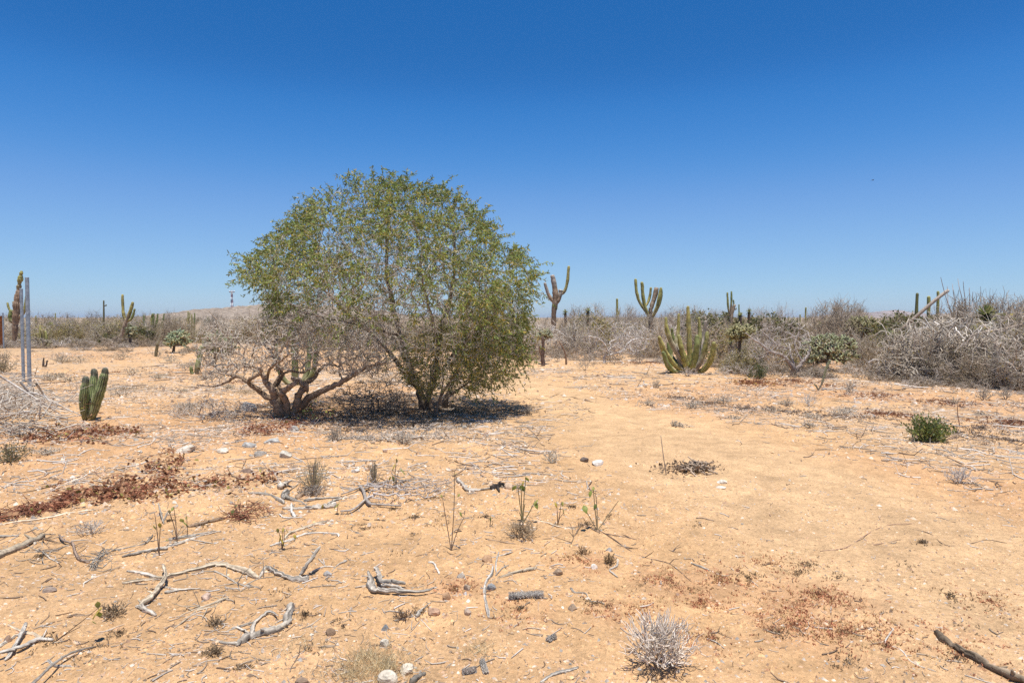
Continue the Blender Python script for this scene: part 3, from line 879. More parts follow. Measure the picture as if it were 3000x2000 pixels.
# small three-stemmed cactus, green, near
f = Frame(266, 1232, sink=0.04)
def q(*p): return [Z(a, b, 0, 750, 2.613) for a, b in p][::-1]
dk = S(ribs=12, top=np.array([0.38, 0.43, 0.17]), low=np.array([0.36, 0.36, 0.15]), mix=(0.1, 0.3), groove=np.array([0.05, 0.065, 0.03]), bulge=0.03, spines=420, tip_col=np.array([0.15, 0.14, 0.10]), depth=0.22)
cactus("small_cactus", "small dark green cactus of three upright fluted stems wrapped in dry vine", f, [
    S(pts=q((657, 945), (645, 1040), (640, 1150), (655, 1250)), width=[17, 23, 23, 16][::-1], dys=[0, -.05, -.08, -.08], **dk),
    S(pts=q((722, 885), (715, 1000), (702, 1120), (690, 1245)), width=[18, 25, 26, 18][::-1], dys=[0, .05, .1, .12], **dk),
    S(pts=q((805, 880), (792, 940), (770, 1025), (738, 1130), (705, 1245)), width=[18, 24, 27, 26, 17][::-1], dys=[0, -.02, -.05, -.05, -.05], **dk)], rg)

# tall knobbly cardon beside the steel posts
f = Frame(43, 1012, sink=0.05)
br = np.array([0.47, 0.325, 0.22])
cactus("cardon_cactus", "tall brown cardon with a pinched knobbly top standing behind the steel posts", f, [
    S(pts=[(42, 1014), (43, 985), (45, 950), (48, 925), (50, 900), (52, 880), (55, 856)], width=[12, 13, 16, 20, 22, 21, 15], name="trunk", ribs=13, top=br, low=np.array([.27, .19, .14]), mix=(.2, .3), groove=C_CORKG, bulge=.10),
    S(pts=[(55, 852), (55, 846), (56, 838), (56, 832)], width=[8, 12, 13, 8], name="trunk_joint", top=C_CORK, low=C_CORK),
    S(pts=[(57, 831), (58, 824), (60, 815), (61, 807)], width=[8, 13, 15, 9], name="trunk_joint", top=C_OLIVE, low=C_OLIVE),
    S(pts=[(61, 806), (62, 801), (63, 797)], width=[7, 10, 8], name="trunk_joint", top=C_OLIVE, low=C_OLIVE),
    S(pts=[(47, 940), (36, 942), (31, 930), (33, 912)], width=[9, 11, 13, 11], top=C_GREEN * 1.3, low=br, mix=(.4, .2)),
    S(pts=[(40, 915), (30, 910), (25, 900), (22, 888)], width=[6, 6, 6, 6], top=C_OLIVE, low=br),
    S(pts=[(42, 905), (40, 895), (39, 885)], width=[5, 6, 5], top=C_OLIVE, low=br),
    S(pts=[(54, 930), (64, 922), (73, 905), (77, 880), (79, 860)], width=[9, 9, 9, 9, 8], top=C_OLIVE, low=br, mix=(.3, .2))], rg)

# leaning forked cactus
f = Frame(343, 1012, sink=0.05)
cactus("forked_cactus", "yellow-green cactus with three upright arms on a leaning pale trunk", f, [
    S(pts=[(341, 1013), (352, 992), (362, 965), (370, 938)], width=[9, 10, 11, 12], name="trunk", ribs=9, top=C_CORK * 1.15, low=C_GREY, groove=C_CORKG),
    S(pts=[(369, 942), (363, 925), (360, 900), (359, 865)], width=[8, 9, 8, 7], top=C_YELL, low=C_OLIVE),
    S(pts=[(370, 942), (377, 925), (384, 905), (388, 888)], width=[10, 10, 10, 8], top=C_YELL * .9, low=C_CORK),
    S(pts=[(374, 940), (384, 935), (390, 922), (394, 907)], width=[7, 7, 7, 6], top=C_GREEN * 1.4, low=C_OLIVE)], rg)

# column with a stub left of the gnarled shrub
f = Frame(576, 1096, sink=0.04)
cactus("column_cactus", "stout green column cactus with a little stub at its foot left of the gnarled shrub", f, [
    S(pts=[(576, 1097), (580, 1070), (585, 1045), (589, 1018)], width=[14, 16, 15, 13], name="trunk", top=np.array([.26, .285, .11]), low=np.array([.28, .28, .11]), dys=[0, 0, .1, .15]),
    S(pts=[(566, 1098), (561, 1088), (560, 1077)], width=[8, 10, 9], top=C_GREEN * 1.3, low=C_GREEN * 1.3)], rg)

# clump seen through the gnarled shrub
f = Frame(868, 1128, sink=0.04)
gr = S(top=np.array([.25, .29, .105]), low=np.array([.27, .28, .11]), groove=np.array([.06, .08, .03]))
cactus("column_cactus", "clump of tall green fluted columns growing behind the gnarled shrub", f, [
    S(pts=[(860, 1128), (838, 1118), (818, 1085), (810, 1045), (808, 1005)], width=[12, 14, 14, 14, 12], **gr),
    S(pts=[(866, 1128), (864, 1090), (864, 1030), (863, 962)], width=[15, 20, 20, 17], **gr),
    S(pts=[(876, 1128), (898, 1095), (905, 1050), (909, 985)], width=[13, 16, 16, 14], dys=[0, .2, .3, .4], **gr),
    S(pts=[(884, 1126), (912, 1100), (924, 1060), (928, 1000)], width=[12, 14, 15, 13], **gr)], rg)

# the two cardons on the skyline, right of the tree
f = Frame(1622, dist=46.0, sink=0.1)
bt = np.array([0.47, 0.33, 0.21])
cactus("cardon_cactus", "brown cardon with broken pale-topped arms and one green arm above the thicket", f, [
    S(pts=[(1622, 990), (1622, 950), (1623, 915), (1626, 885), (1627, 858), (1623, 830), (1618, 806)], width=[13, 14, 15, 17, 17, 15, 13], name="trunk", ribs=12, top=bt, low=np.array([.25, .17, .11]), mix=(.4, .3), groove=C_CORKG, cut=True, tip_col=np.array([.5, .45, .4]), depth=.2),
    S(pts=[(1622, 884), (1612, 873), (1604, 855), (1596, 828)], width=[10, 11, 10, 8], top=bt * 1.1, low=bt, groove=C_CORKG, cut=True, tip_col=np.array([.5, .45, .4])),
    S(pts=[(1629, 890), (1636, 878), (1641, 862), (1643, 849)], width=[10, 13, 13, 13], top=bt * 1.1, low=bt, groove=C_CORKG, cut=True, tip_col=np.array([.55, .5, .42])),
    S(pts=[(1641, 862), (1651, 857), (1659, 840), (1664, 812), (1666, 783)], width=[7, 9, 9, 9, 8], top=C_YELL * .85, low=C_CORK, mix=(.3, .2))], rg)
f = Frame(1908, dist=40.0, sink=0.1)
cactus("cardon_cactus", "green cardon with six upright arms crowded on a short dark trunk above the thicket", f, [
    S(pts=[(1908, 1000), (1907, 960), (1906, 930), (1906, 905)], width=[13, 14, 14, 11], name="trunk", ribs=10, top=np.array([.2, .15, .11]), low=np.array([.17, .12, .09]), groove=np.array([.07, .05, .04])),
    S(pts=[(1900, 925), (1882, 898), (1870, 876), (1864, 848), (1862, 820)], width=[7, 8, 9, 9, 8], top=C_OLIVE, low=C_OLIVE * .8),
    S(pts=[(1904, 940), (1898, 922), (1888, 893), (1883, 860), (1881, 830)], width=[8, 9, 10, 10, 9], top=C_OLIVE, low=C_OLIVE * .8),
    S(pts=[(1890, 897), (1896, 890), (1903, 872), (1907, 845)], width=[5, 7, 8, 7], top=C_YELL * .9, low=C_OLIVE, dys=[0, .1, .2, .2]),
    S(pts=[(1905, 915), (1910, 895), (1917, 872), (1924, 843)], width=[9, 12, 14, 14], top=C_CORK, low=C_CORK * .7, groove=C_CORKG, cut=True, dys=[0, .1, .2, .2]),
    S(pts=[(1910, 928), (1922, 905), (1931, 875), (1936, 846)], width=[8, 9, 11, 9], top=C_OLIVE * .95, low=C_YELL, dys=[0, -.1, -.2, -.2]),
    S(pts=[(1913, 930), (1929, 898), (1937, 870), (1938, 850)], width=[6, 7, 8, 7], top=C_GREEN * 1.6, low=C_OLIVE, dys=[0, .1, .1, .1])], rg)

f = Frame(2140, dist=52.0, sink=0.1)
cactus("cardon_cactus", "slender cardon with two tall green arms and a snapped brown arm", f, [
    S(pts=[(2140, 985), (2141, 955), (2142, 935), (2146, 915), (2152, 892)], width=[9, 9, 9, 8, 8], name="trunk", ribs=9, top=C_CORK, low=C_CORK * .8, groove=C_CORKG, cut=True),
    S(pts=[(2140, 925), (2134, 905), (2132, 880), (2131, 859)], width=[5, 6, 6, 5], top=C_OLIVE, low=C_CORK),
    S(pts=[(2142, 930), (2142, 905), (2143, 880), (2143, 855)], width=[6, 7, 6, 5], top=C_GREEN * 1.5, low=C_CORK, mix=(.5, .1)),
    S(pts=[(2148, 910), (2150, 895), (2149, 880)], width=[4, 4, 4], top=C_GREEN, low=C_GREEN),
    S(pts=[(2149, 905), (2155, 906), (2157, 903)], width=[3, 4, 3], top=C_CORK * .5, low=C_CORK * .5)], rg)

def column(px, dist, top, w, label, lean=0, c=C_OLIVE, low=C_CORK, base=None, extra=()):
    f = Frame(px, dist=dist, sink=0.1)
    b = 930 + CH / dist * FPX
    st = [S(pts=[(px - lean, b), (px - lean * .5, (b + top) / 2), (px, top + 4)], width=[w * .9, w, w * .85], name="trunk", ribs=9, top=c, low=low, mix=(.35, .3))]
    for (dx, y0, y1, ww) in extra:
        st.append(S(pts=[(px, y0), (px + dx * .7, y0 - 3), (px + dx, (y0 + y1) / 2), (px + dx, y1)], width=[ww] * 4, ribs=8, top=c, low=c))
    cactus("column_cactus", label, f, st, rg)
column(1808, 50, 873, 7, "single slim column cactus with a tiny side bud standing between the two cardons", extra=[(5, 925, 912, 4)])
column(2165, 55, 889, 4.5, "thin bare column cactus rising behind the paired yuccas", c=C_GREEN * 1.6)
column(2361, 50, 898, 5, "thin column cactus alone among bare twigs behind the leafless tree", lean=3)
column(2344, 70, 918, 4, "stub of a column cactus low in the thicket behind the leafless tree")
column(2687, 26, 858, 10, "dark straight column cactus rising clear out of the dead-branch tangle", lean=8, c=np.array([.17, .16, .07]))
column(2721, 27, 868, 11, "blunt column cactus beside the slanting dead trunk", lean=3)
column(2748, 27.5, 852, 9, "column cactus crossed by the slanting dead trunk", lean=3)
column(162, 60, 914, 3.5, "tiny column cactus on the skyline above the low yucca")
column(304, 52, 878, 5, "blackened dead column cactus with a stub arm above the white-limbed bush", c=np.array([.13, .10, .08]), low=np.array([.13, .10, .08]), extra=[(7, 898, 893, 3)])
column(551, 75, 909, 4, "paired far column cacti on the skyline left of the hill", extra=[(5, 935, 916, 3)])
column(570, 75, 914, 4, "lone far column cactus right beside the far pair", c=C_GREEN * 1.3)
column(562, 76, 918, 4, "short yellowish far column cactus close to the far pair", c=C_YELL)
column(105, 55, 922, 4, "tiny column cactus on the skyline just right of the steel posts")

# candelabra far left of the tree
f = Frame(455, dist=48, sink=.1)
cactus("candelabra_cactus", "dark far candelabra cactus fanning out in the scrub under the skyline", f, [
    S(pts=[(455, 992), (440, 980), (425, 955), (421, 925)], width=[5, 6, 6, 4], ribs=8, top=C_GREEN * 1.3, low=C_GREEN),
    S(pts=[(455, 992), (447, 965), (444, 940), (446, 920)], width=[5, 6, 6, 4], ribs=8, top=C_OLIVE, low=C_GREEN),
    S(pts=[(455, 992), (448, 970), (449, 940), (451, 919)], width=[5, 6, 6, 4], ribs=8, top=C_GREEN * 1.2, low=C_GREEN),
    S(pts=[(456, 992), (453, 965), (460, 940), (462, 920)], width=[5, 6, 6, 4], ribs=8, top=C_GREEN * 1.5, low=C_GREEN),
    S(pts=[(457, 992), (468, 970), (476, 945), (481, 920)], width=[5, 6, 6, 4], ribs=8, top=C_GREEN * 1.3, low=C_GREEN)], rg)

# low stubby cactus behind the posts
f = Frame(120, 1017, sink=.05)
cactus("stubby_cactus", "low cluster of broken brown and green cactus stubs behind the steel posts", f, [
    S(pts=[(119, 1018), (113, 995), (108, 976)], width=[9, 9, 8], ribs=9, top=np.array([.30, .21, .10]), low=np.array([.2, .13, .08]), cut=True),
    S(pts=[(124, 1018), (121, 995), (118, 955)], width=[8, 8, 6], ribs=9, top=C_YELL * 1.1, low=C_OLIVE, dys=[0, .1, .2]),
    S(pts=[(131, 1018), (128, 990), (122, 966)], width=[10, 10, 9], ribs=9, top=np.array([.26, .17, .09]), low=np.array([.18, .11, .07]), cut=True),
    S(pts=[(134, 1018), (136, 995), (133, 972)], width=[7, 8, 6], ribs=9, top=C_OLIVE, low=C_GREEN),
    S(pts=[(138, 1018), (146, 1008), (147, 1000)], width=[6, 7, 6], ribs=9, top=C_OLIVE, low=C_OLIVE)], rg)
f = Frame(131, 1076, sink=.03)
cactus("dead_stump", "small charred forked stump on the open ground behind the brush heap", f, [
    S(pts=[(127, 1077), (127, 1065), (128, 1049)], width=[7, 6, 4], ribs=7, top=np.array([.14, .10, .08]), low=np.array([.14, .10, .08]), groove=np.array([.06, .05, .04])),
    S(pts=[(132, 1077), (136, 1068), (138, 1057)], width=[6, 5, 4], ribs=7, top=np.array([.14, .10, .08]), low=np.array([.14, .10, .08]), groove=np.array([.06, .05, .04]))], rg, cat="stump")
# thin stalks
f = Frame(2398, 1143, sink=.03)
cactus("slim_cactus", "thin grey-green cactus stalk leaning on the sand in front of the cholla", f, [
    S(pts=[(2397, 1144), (2408, 1122), (2416, 1095), (2422, 1076), (2431, 1058)], width=[4, 6, 7, 8, 8], name="trunk", ribs=8, top=np.array([.30, .30, .20]), low=np.array([.26, .24, .16]), spines=300),
    S(pts=[(2398, 1144), (2392, 1132), (2386, 1125)], width=[4, 5, 4], ribs=7, top=np.array([.3, .28, .22]), low=np.array([.25, .22, .18]))], rg)
f = Frame(456, 1045, sink=.03)
cactus("slim_cactus", "thin dry green cactus stalk standing alone on the orange clearing", f, [
    S(pts=[(456, 1046), (458, 1030), (462, 1008), (470, 985), (472, 960)], width=[9, 9, 8, 5, 4], name="trunk", ribs=8, top=C_GREY, low=np.array([.22, .21, .09]), mix=(.55, .1))], rg)

# ------------------------------------------------------------------ chollas
def cholla(label, fr, poly, centre, foot_pts, n, rng, hd=0.6, green=(0.36, 0.375, 0.22), r=0.02, group=None):
    root = thing("cholla_cactus", label, "cactus", fr.o, group)
    T = catmull(fr.path(foot_pts), 4)
    mb = MB(); tube(mb, T, np.linspace(r * 2.2, r * 1.8, len(T)), 8, (0.13, 0.095, 0.07)); mb.build("trunk", M_BARK, root)
    P, A = crown_points(fr, poly, centre, hd, n, rng, .7)
    pos, par, order = mst(P, T[len(T) // 2:], np.zeros(len(T) - len(T) // 2), 0.45)
    n0 = len(T) - len(T) // 2
    ch, rad, tips = chains_of(pos, par, order, n0, r, 3.2)
    wood, joints = MB(), MB()
    for idx, rr in ch:
        Q = catmull(pos[idx], 3)
        inner = rr.max() > r * 1.75
        if inner: tube(wood, Q, np.clip(np.linspace(rr.max(), r, len(Q)), r, r * 2), 6, np.array([0.14, 0.105, 0.075]) * rng.uniform(.8, 1.2), cap1=False)
    o = pos[n0:]; nn = len(o)
    # joints: short fat segments pointing out and up
    for p in np.repeat(o, 2, 0):
        d = unit((p - np.array([0, 0, p[2] * .75])) * .6 + rng.normal(0, .55, 3) + np.array([0, 0, .35]))
        L = rng.uniform(3.5, 7.5) * r
        pts = p + d * L * np.array([0, .2, .55, .9, 1.05])[:, None] + rng.normal(0, r * .12, (5, 3))
        c = np.array(green) * rng.uniform(.65, 1.25) * np.array([1, 1, rng.uniform(.8, 1.1)])
        if rng.random() < .18: c = np.array([.36, .31, .16]) * rng.uniform(.8, 1.1)
        tube(joints, pts, np.array([.7, 1.0, 1.05, .95, .4]) * r * rng.uniform(.8, 1.1), 6, c)
    if wood.n: wood.build("branches", M_BARK, root)
    joints.build("joints", M_CACTUS, root, kind="stuff")
    return root
rg = np.random.default_rng(33)
f = Frame(2428, 1086, sink=.04)
cholla("dense grey-green cholla with a spreading dark-limbed crown beside the leafless tree", f,
       [(2345, 1035), (2355, 1000), (2400, 985), (2440, 985), (2490, 995), (2512, 1020), (2508, 1050), (2470, 1062), (2430, 1058), (2390, 1065), (2352, 1062)], (2430, 1028),
       [(2427, 1088), (2424, 1070), (2424, 1050), (2428, 1038)], 300, rg, .65, r=.021, green=(.30, .31, .175))
f = Frame(521, 1032, sink=.04)
cholla("small pale green cholla bush on the orange clearing near the tree", f, [(482, 1005), (490, 990), (510, 975), (535, 972), (550, 985), (555, 1005), (540, 1018), (520, 1012), (500, 1015), (484, 1012)], (520, 996),
       [(508, 1033), (509, 1022), (511, 1010)], 170, rg, .55, r=.03, green=(.27, .31, .19))
f = Frame(628, 1070, sink=.04)
cholla("cholla half hidden by the gnarled shrub's pale twigs", f, [(590, 1010), (600, 985), (640, 980), (680, 990), (690, 1020), (670, 1040), (620, 1035)], (640, 1010), [(628, 1072), (627, 1050), (632, 1030)], 170, rg, .5, r=.026, green=(.25, .25, .15))
f = Frame(2166, 1082, sink=.04)
cholla("yellowish cholla in the thicket between the candelabra cactus and the leafless tree", f, [(2125, 985), (2140, 965), (2170, 955), (2205, 965), (2210, 980), (2180, 992), (2140, 995)], (2168, 975), [(2166, 1083), (2165, 1040), (2167, 1005), (2168, 985)], 210, rg, .5, r=.024, green=(.34, .31, .15))
f = Frame(2540, 1050, sink=.04)
cholla("olive cholla in the thicket behind the skirted yucca", f, [(2475, 950), (2500, 935), (2550, 935), (2575, 950), (2560, 975), (2510, 985), (2478, 970)], (2525, 958), [(2525, 1052), (2522, 1010), (2525, 975)], 200, rg, .6, r=.026, green=(.27, .25, .12))
f = Frame(1612, 1066, sink=.04)
cholla("sparse cholla on a tall dark trunk at the edge of the round tree", f, [(1570, 985), (1585, 970), (1610, 972), (1620, 985), (1600, 995), (1580, 995)], (1595, 983), [(1594, 1071), (1590, 1045), (1591, 1015), (1592, 990)], 60, rg, .35, r=.024, green=(.28, .27, .17))
f = Frame(262, 1015, sink=.04)
cholla("cholla in the shade beside the leaning forked cactus", f, [(365, 965), (375, 955), (390, 962), (392, 985), (375, 990)], (380, 972), [(384, 1012), (382, 1000), (380, 985)], 50, rg, .5, r=.04, green=(.22, .23, .14))

# ------------------------------------------------------------------ yuccas
def yucca(label, fr, head, rad_px, trunk_w, rng, n=110, skirt=0.5, spike=False, group=None, pale=0.5):
    root = thing("yucca", label, "yucca", fr.o, group)
    hd = fr.p(*head); R = rad_px * fr.m
    foot = np.array([0, 0, 0.0])
    P = np.linspace(foot, hd, 7); P[1:-1] += rng.normal(0, R * .04, (5, 3))
    mb = MB(); tube(mb, P, np.linspace(.8, 1.1, 7) * trunk_w / 2 * fr.m, 8, (0.16, 0.115, 0.08)); tk = mb.build("trunk", M_BARK, root)
    # living leaves
    mb = MB()
    a = rng.uniform(0, 2 * np.pi, n); el = np.arcsin(rng.uniform(-.45, 1, n))
    D = np.stack([np.cos(a) * np.cos(el), np.sin(a) * np.cos(el), np.sin(el)], 1)
    c = np.array([.12, .15, .06])[None] * rng.uniform(.6, 1.3, (n, 1))
    y = (rng.random(n) < pale) & (el > .2)
    c[y] = np.array([.42, .42, .16]) * rng.uniform(.7, 1.1, (y.sum(), 1))
    blades(mb, hd + D * R * .08, D, np.tile([0, 0, 1.0], (n, 1)) + D * .01 + rng.normal(0, .05, (n, 3)), R * rng.uniform(.8, 1.1, n), R * .105, c, .06, seg=2)
    mb.build("leaf_rosette", M_LEAF, root, smooth=False)
    # hanging dead leaves
    m = int(n * skirt * 1.6)
    if m:
        mb = MB()
        a = rng.uniform(0, 2 * np.pi, m); u = rng.random(m)
        o = hd + (foot - hd) * (u * .55)[:, None]
        D = np.stack([np.cos(a) * .35, np.sin(a) * .35, np.full(m, -1.0)], 1) + rng.normal(0, .1, (m, 3))
        blades(mb, o + D * np.array([.1, .1, 0]) * R, D, np.stack([np.cos(a), np.sin(a), np.zeros(m)], 1), R * rng.uniform(.6, 1.0, m), R * .10, np.array([.24, .175, .115]) * rng.uniform(.6, 1.35, (m, 1)), .1, seg=2)
        mb.build("dead_leaf_skirt", M_DRYLEAF, tk, smooth=False)
    if spike:
        mb = MB(); tube(mb, np.array([hd, hd + [0, 0, R * .9], hd + [R * .05, 0, R * 1.7]]), [R * .05, R * .035, R * .02], 5, (.3, .24, .18)); mb.build("flower_stalk", M_BARK, root)
    return root
rg = np.random.default_rng(34)
yucca("spiky yucca with a brown skirt of dead leaves before the dead-branch tangle", Frame(2614, 1068, sink=.04), (2610, 988), 30, 13, rg, 140, .9)
yucca("big-headed yucca raised high in the dead-branch tangle", Frame(2888, dist=18.5, sink=.05), (2889, 925), 36, 13, rg, 170, .5, pale=.7)
yucca("small yucca low in the dead-branch tangle under the slanting bough", Frame(2862, dist=18.3, sink=.05), (2862, 968), 20, 8, rg, 70, .2, pale=.8)
yucca("yucca with a flower stalk, taller of the pair on the skyline", Frame(2195, dist=38, sink=.05), (2195, 915), 13, 8, rg, 100, .9, spike=True)
yucca("pale-crowned yucca, shorter of the pair on the skyline", Frame(2169, dist=36, sink=.05), (2169, 924), 12, 8, rg, 100, .9, pale=.9)
yucca("bright yellow-green little yucca hidden in grey twigs near the candelabra cactus", Frame(2142, 1075, sink=.05), (2141, 1003), 14, 6, rg, 70, .6, pale=.95)
yucca("yucca poking above the scrub beside the broken-armed cardon", Frame(1657, dist=42, sink=.05), (1656, 917), 13, 7, rg, 90, .8)
yucca("yucca half sunk in the scrub between the two cardons", Frame(1722, dist=38, sink=.05), (1722, 912), 14, 7, rg, 80, .4)
yucca("bright green-headed yucca in the scrub right of the steel posts", Frame(150, dist=44, sink=.05), (149, 951), 10, 7, rg, 80, .9, pale=.9)
# ------------------------------------------------------------------ the dry thicket
def shrub_points(rng, n, w, h, low=0.05, flat=1.0):
    P = []
    while len(P) < n:
        v = rng.uniform(-1, 1, 3); v[2] = rng.uniform(low, 1)
        r = math.sqrt(v[0] ** 2 + v[1] ** 2 + (v[2] * flat) ** 2)
        lump = 0.72 + 0.28 * math.sin(math.atan2(v[1], v[0]) * 3 + v[2] * 5 + n)
        if r < lump and rng.random() < .3 + .7 * r: P.append(v)
    return np.array(P) * np.array([w, w, h])

def bare_shrub(rng, n, w, h, bf, col, tip, r_tip, kinds, leaves=0, leafc=None, leafy=None, size=.03, wob=.03, spur=1.2, up=.35, stems=1, power=2.35, rmax=.03, arcs=0, arcc=(.62, .55, .46)):
    """one dry shrub: returns (branch mesh, leaf mesh or None)"""
    P = shrub_points(rng, n, w, h)
    s = np.zeros((stems, 3)); s[:, :2] = rng.normal(0, w * .1, (stems, 2)); s[:, 2] = -0.05
    pos, par, order = mst(P, s, np.zeros(stems), bf)
    ch, rad, tips = chains_of(pos, par, order, stems, r_tip, power)
    mb = MB()
    network(mb, pos, ch, col, sub=3, wob=wob, rmin=r_tip, rmax=rmax, rng=rng, tipcol=tip)
    for p in pos[stems:]:
        for _ in range(int(spur) + (rng.random() < spur % 1)):
            d = unit(rng.normal(0, 1, 3) + np.array([0, 0, up]) + p * np.array([.5, .5, 0])) * rng.uniform(.08, .26) * h
            tube(mb, np.array([p, p + d * .5 + rng.normal(0, .02 * h, 3), p + d]), [r_tip, r_tip * .9, r_tip * .5], 3, np.array(tip) * rng.uniform(.7, 1.2), cap1=False)
    for _ in range(arcs):          # stout old limbs arching through the tangle
        a = rng.uniform(0, 6.28); e = rng.uniform(.5, 1.0); u = np.array([math.cos(a), math.sin(a), 0])
        sd = np.array([-u[1], u[0], 0]) * rng.normal(0, .25) * w
        t_ = np.array([0, .3, .6, 1.0])[:, None]
        A_ = u * w * e * t_ + sd * t_ ** 2 + np.array([0, 0, 1.0]) * h * np.array([0, rng.uniform(.25, .55), rng.uniform(.45, .9), rng.uniform(.3, .95)])[:, None]
        A_ = catmull(A_, 5); A_[1:] += rng.normal(0, .022 * h, (len(A_) - 1, 3))
        tube(mb, A_, np.linspace(rng.uniform(.012, .022), .006, len(A_)), 5, np.array(arcc) * rng.uniform(.7, 1.15), cap1=False)
    lf = None
    if leaves:
        lf = MB(); g = rng.integers(stems, len(pos), leaves)
        blades(lf, pos[g] + rng.normal(0, .05 * h, (leaves, 3)), rng.normal(0, 1, (leaves, 3)) + [0, 0, .3], rng.normal(0, 1, (leaves, 3)), rng.uniform(.7, 1.4, leaves) * size, rng.uniform(.5, .8, leaves) * size, leaf_cols(leaves, rng, leafc, leafy, .35, .4), .15)
    return mb, lf

STY = {
    'tangle': ("bare_shrub", "grey leafless shrub tangled into the dry thicket", "shrub", "grey leafless shrubs of the thicket"),
    'wispy': ("wispy_shrub", "tall wispy leafless shrub with fine upright twigs in the thicket", "shrub", "wispy leafless shrubs of the thicket"),
    'yellow': ("yellowing_shrub", "dry shrub with sparse yellow-olive leaves in the thicket", "shrub", "sparsely leaved shrubs of the thicket"),
    'green': ("evergreen_shrub", "dark olive evergreen shrub standing in the grey thicket", "shrub", "olive evergreen shrubs of the thicket"),
    'low': ("low_brush", "low brown-grey brush at the edge of the clearing", "shrub", "low brush along the clearing edge"),
    'white': ("white_limbed_shrub", "leafless shrub with stout whitish limbs in the thicket", "shrub", "white-limbed leafless shrubs of the thicket"),
}
PROTO = {k: [] for k in STY}
M_SCRUB = col_mat("scrub_twig", 0.9, 3, 0.3, 0.0)
_n, _l = M_SCRUB.node_tree.nodes, M_SCRUB.node_tree.links      # each shrub a little different in tone
_oi = _n.new("ShaderNodeObjectInfo"); _hs = _n.new("ShaderNodeHueSaturation"); _bs = next(x for x in _n if x.type == 'BSDF_PRINCIPLED')
_mr = _n.new("ShaderNodeMapRange"); _mr.inputs[3].default_value = .72; _mr.inputs[4].default_value = 1.25
_ms = _n.new("ShaderNodeMapRange"); _ms.inputs[3].default_value = 1.35; _ms.inputs[4].default_value = .7
_src = _bs.inputs["Base Color"].links[0].from_socket
_l.new(_oi.outputs["Random"], _mr.inputs[0]); _l.new(_mr.outputs[0], _hs.inputs["Value"]); _l.new(_oi.outputs["Random"], _ms.inputs[0]); _l.new(_ms.outputs[0], _hs.inputs["Saturation"])
_l.new(_src, _hs.inputs["Color"]); _l.new(_hs.outputs[0], _bs.inputs["Base Color"])
rg = np.random.default_rng(41)
LAV = np.array([.465, .385, .285])
for k in range(4):
    PROTO['tangle'].append(bare_shrub(rg, (400, 470, 330, 430)[k], .95, 1.5, (.18, .35, .12, .5)[k], LAV * (1.0, .75, 1.15, .85)[k], LAV * (1.1, .85, 1.3, .95)[k], .0054, 0, power=(2.05, 2.3, 2.0, 2.3)[k], rmax=.045, up=(.3, .6, .1, .9)[k], arcs=(9, 6, 12, 6)[k], arcc=((.62, .55, .46), (.40, .32, .24), (.66, .60, .51), (.5, .43, .34))[k], leaves=120 if k % 2 else 0, leafc=(.28, .25, .10), leafy=(.42, .32, .08), size=.05, stems=3))
for k in range(2):
    PROTO['wispy'].append(bare_shrub(rg, 480, .8, 1.7, .9, np.array([.38, .31, .24]), np.array([.44, .37, .29]), .0048, 0, up=1.4, wob=.02, stems=3, spur=2.0))
for k in range(2):
    PROTO['yellow'].append(bare_shrub(rg, 420, .95, 1.3, .35, LAV * .8, LAV, .0052, 0, leaves=1900, leafc=(.27, .25, .085), leafy=(.48, .38, .10), size=.055, stems=3))
for k in range(2):
    PROTO['green'].append(bare_shrub(rg, 300, .9, 1.2, .4, LAV * .5, LAV * .6, .006, 0, leaves=3800, leafc=(.135, .14, .05), leafy=(.25, .22, .07), size=.075, stems=3))
for k in range(2):
    PROTO['low'].append(bare_shrub(rg, 380, .95, .55, .4, np.array([.33, .27, .21]), np.array([.40, .33, .26]), .005, 0, leaves=300, leafc=(.22, .18, .09), leafy=(.38, .28, .08), size=.045, stems=4, spur=2.0))
for k in range(2):
    PROTO['white'].append(bare_shrub(rg, 330, 1.0, 1.3, .12, np.array([.60, .54, .46]), np.array([.50, .44, .36]), .006, 0, wob=.05, stems=2, power=2.0, rmax=.045, spur=1.5, arcs=12))
PROTO_M = {}
for k, lst in PROTO.items():
    PROTO_M[k] = [(a.mesh(STY[k][0], M_SCRUB), b.mesh("leaves", M_LEAF, smooth=False) if b else None) for a, b in lst]

LANDMARKS = [(1622, 46, "the broken-armed cardon"), (1908, 40, "the six-armed green cardon"), (2016, 19.2, "the candelabra cactus"), (2182, 37, "the paired yuccas"), (2325, 18.3, "the forked leafless tree"),
             (2430, 20, "the dense grey-green cholla"), (2612, 22.4, "the skirted yucca"), (2740, 25, "the slanting dead trunk"), (2889, 18.5, "the big-headed yucca"), (2940, 16, "the fallen brown bough"), (78, 16, "the steel posts"),
             (343, 38, "the leaning forked cactus"), (512, 30, "the small pale cholla"), (455, 48, "the far candelabra cactus"), (1770, 23, "the white-limbed tree"), (1200, 11.5, "the round tree"), (840, 10.6, "the gnarled shrub"),
             (43, 38, "the knobbly cardon"), (149, 44, "the green-headed yucca"), (1808, 50, "the slim column cactus"), (2140, 52, "the two-armed slender cardon"), (2361, 50, "the lone thin column cactus"), (2687, 26, "the dark straight column cactus"),
             (2810, 22, "the whip-stemmed shrub"), (1592, 22, "the rotting snag"), (2168, 20.5, "the yellowish cholla"), (2535, 26, "the olive cholla"), (660, 70, "the hill's foot"), (1722, 38, "the half-sunk yucca"), (2225, 17.2, "the small dark green bush")]
SHORT = {'tangle': "grey leafless shrub", 'wispy': "wispy upright-twigged shrub", 'yellow': "yellow-leaved dry shrub", 'green': "olive evergreen shrub", 'low': "low brown brush", 'white': "whitish-limbed bare shrub"}
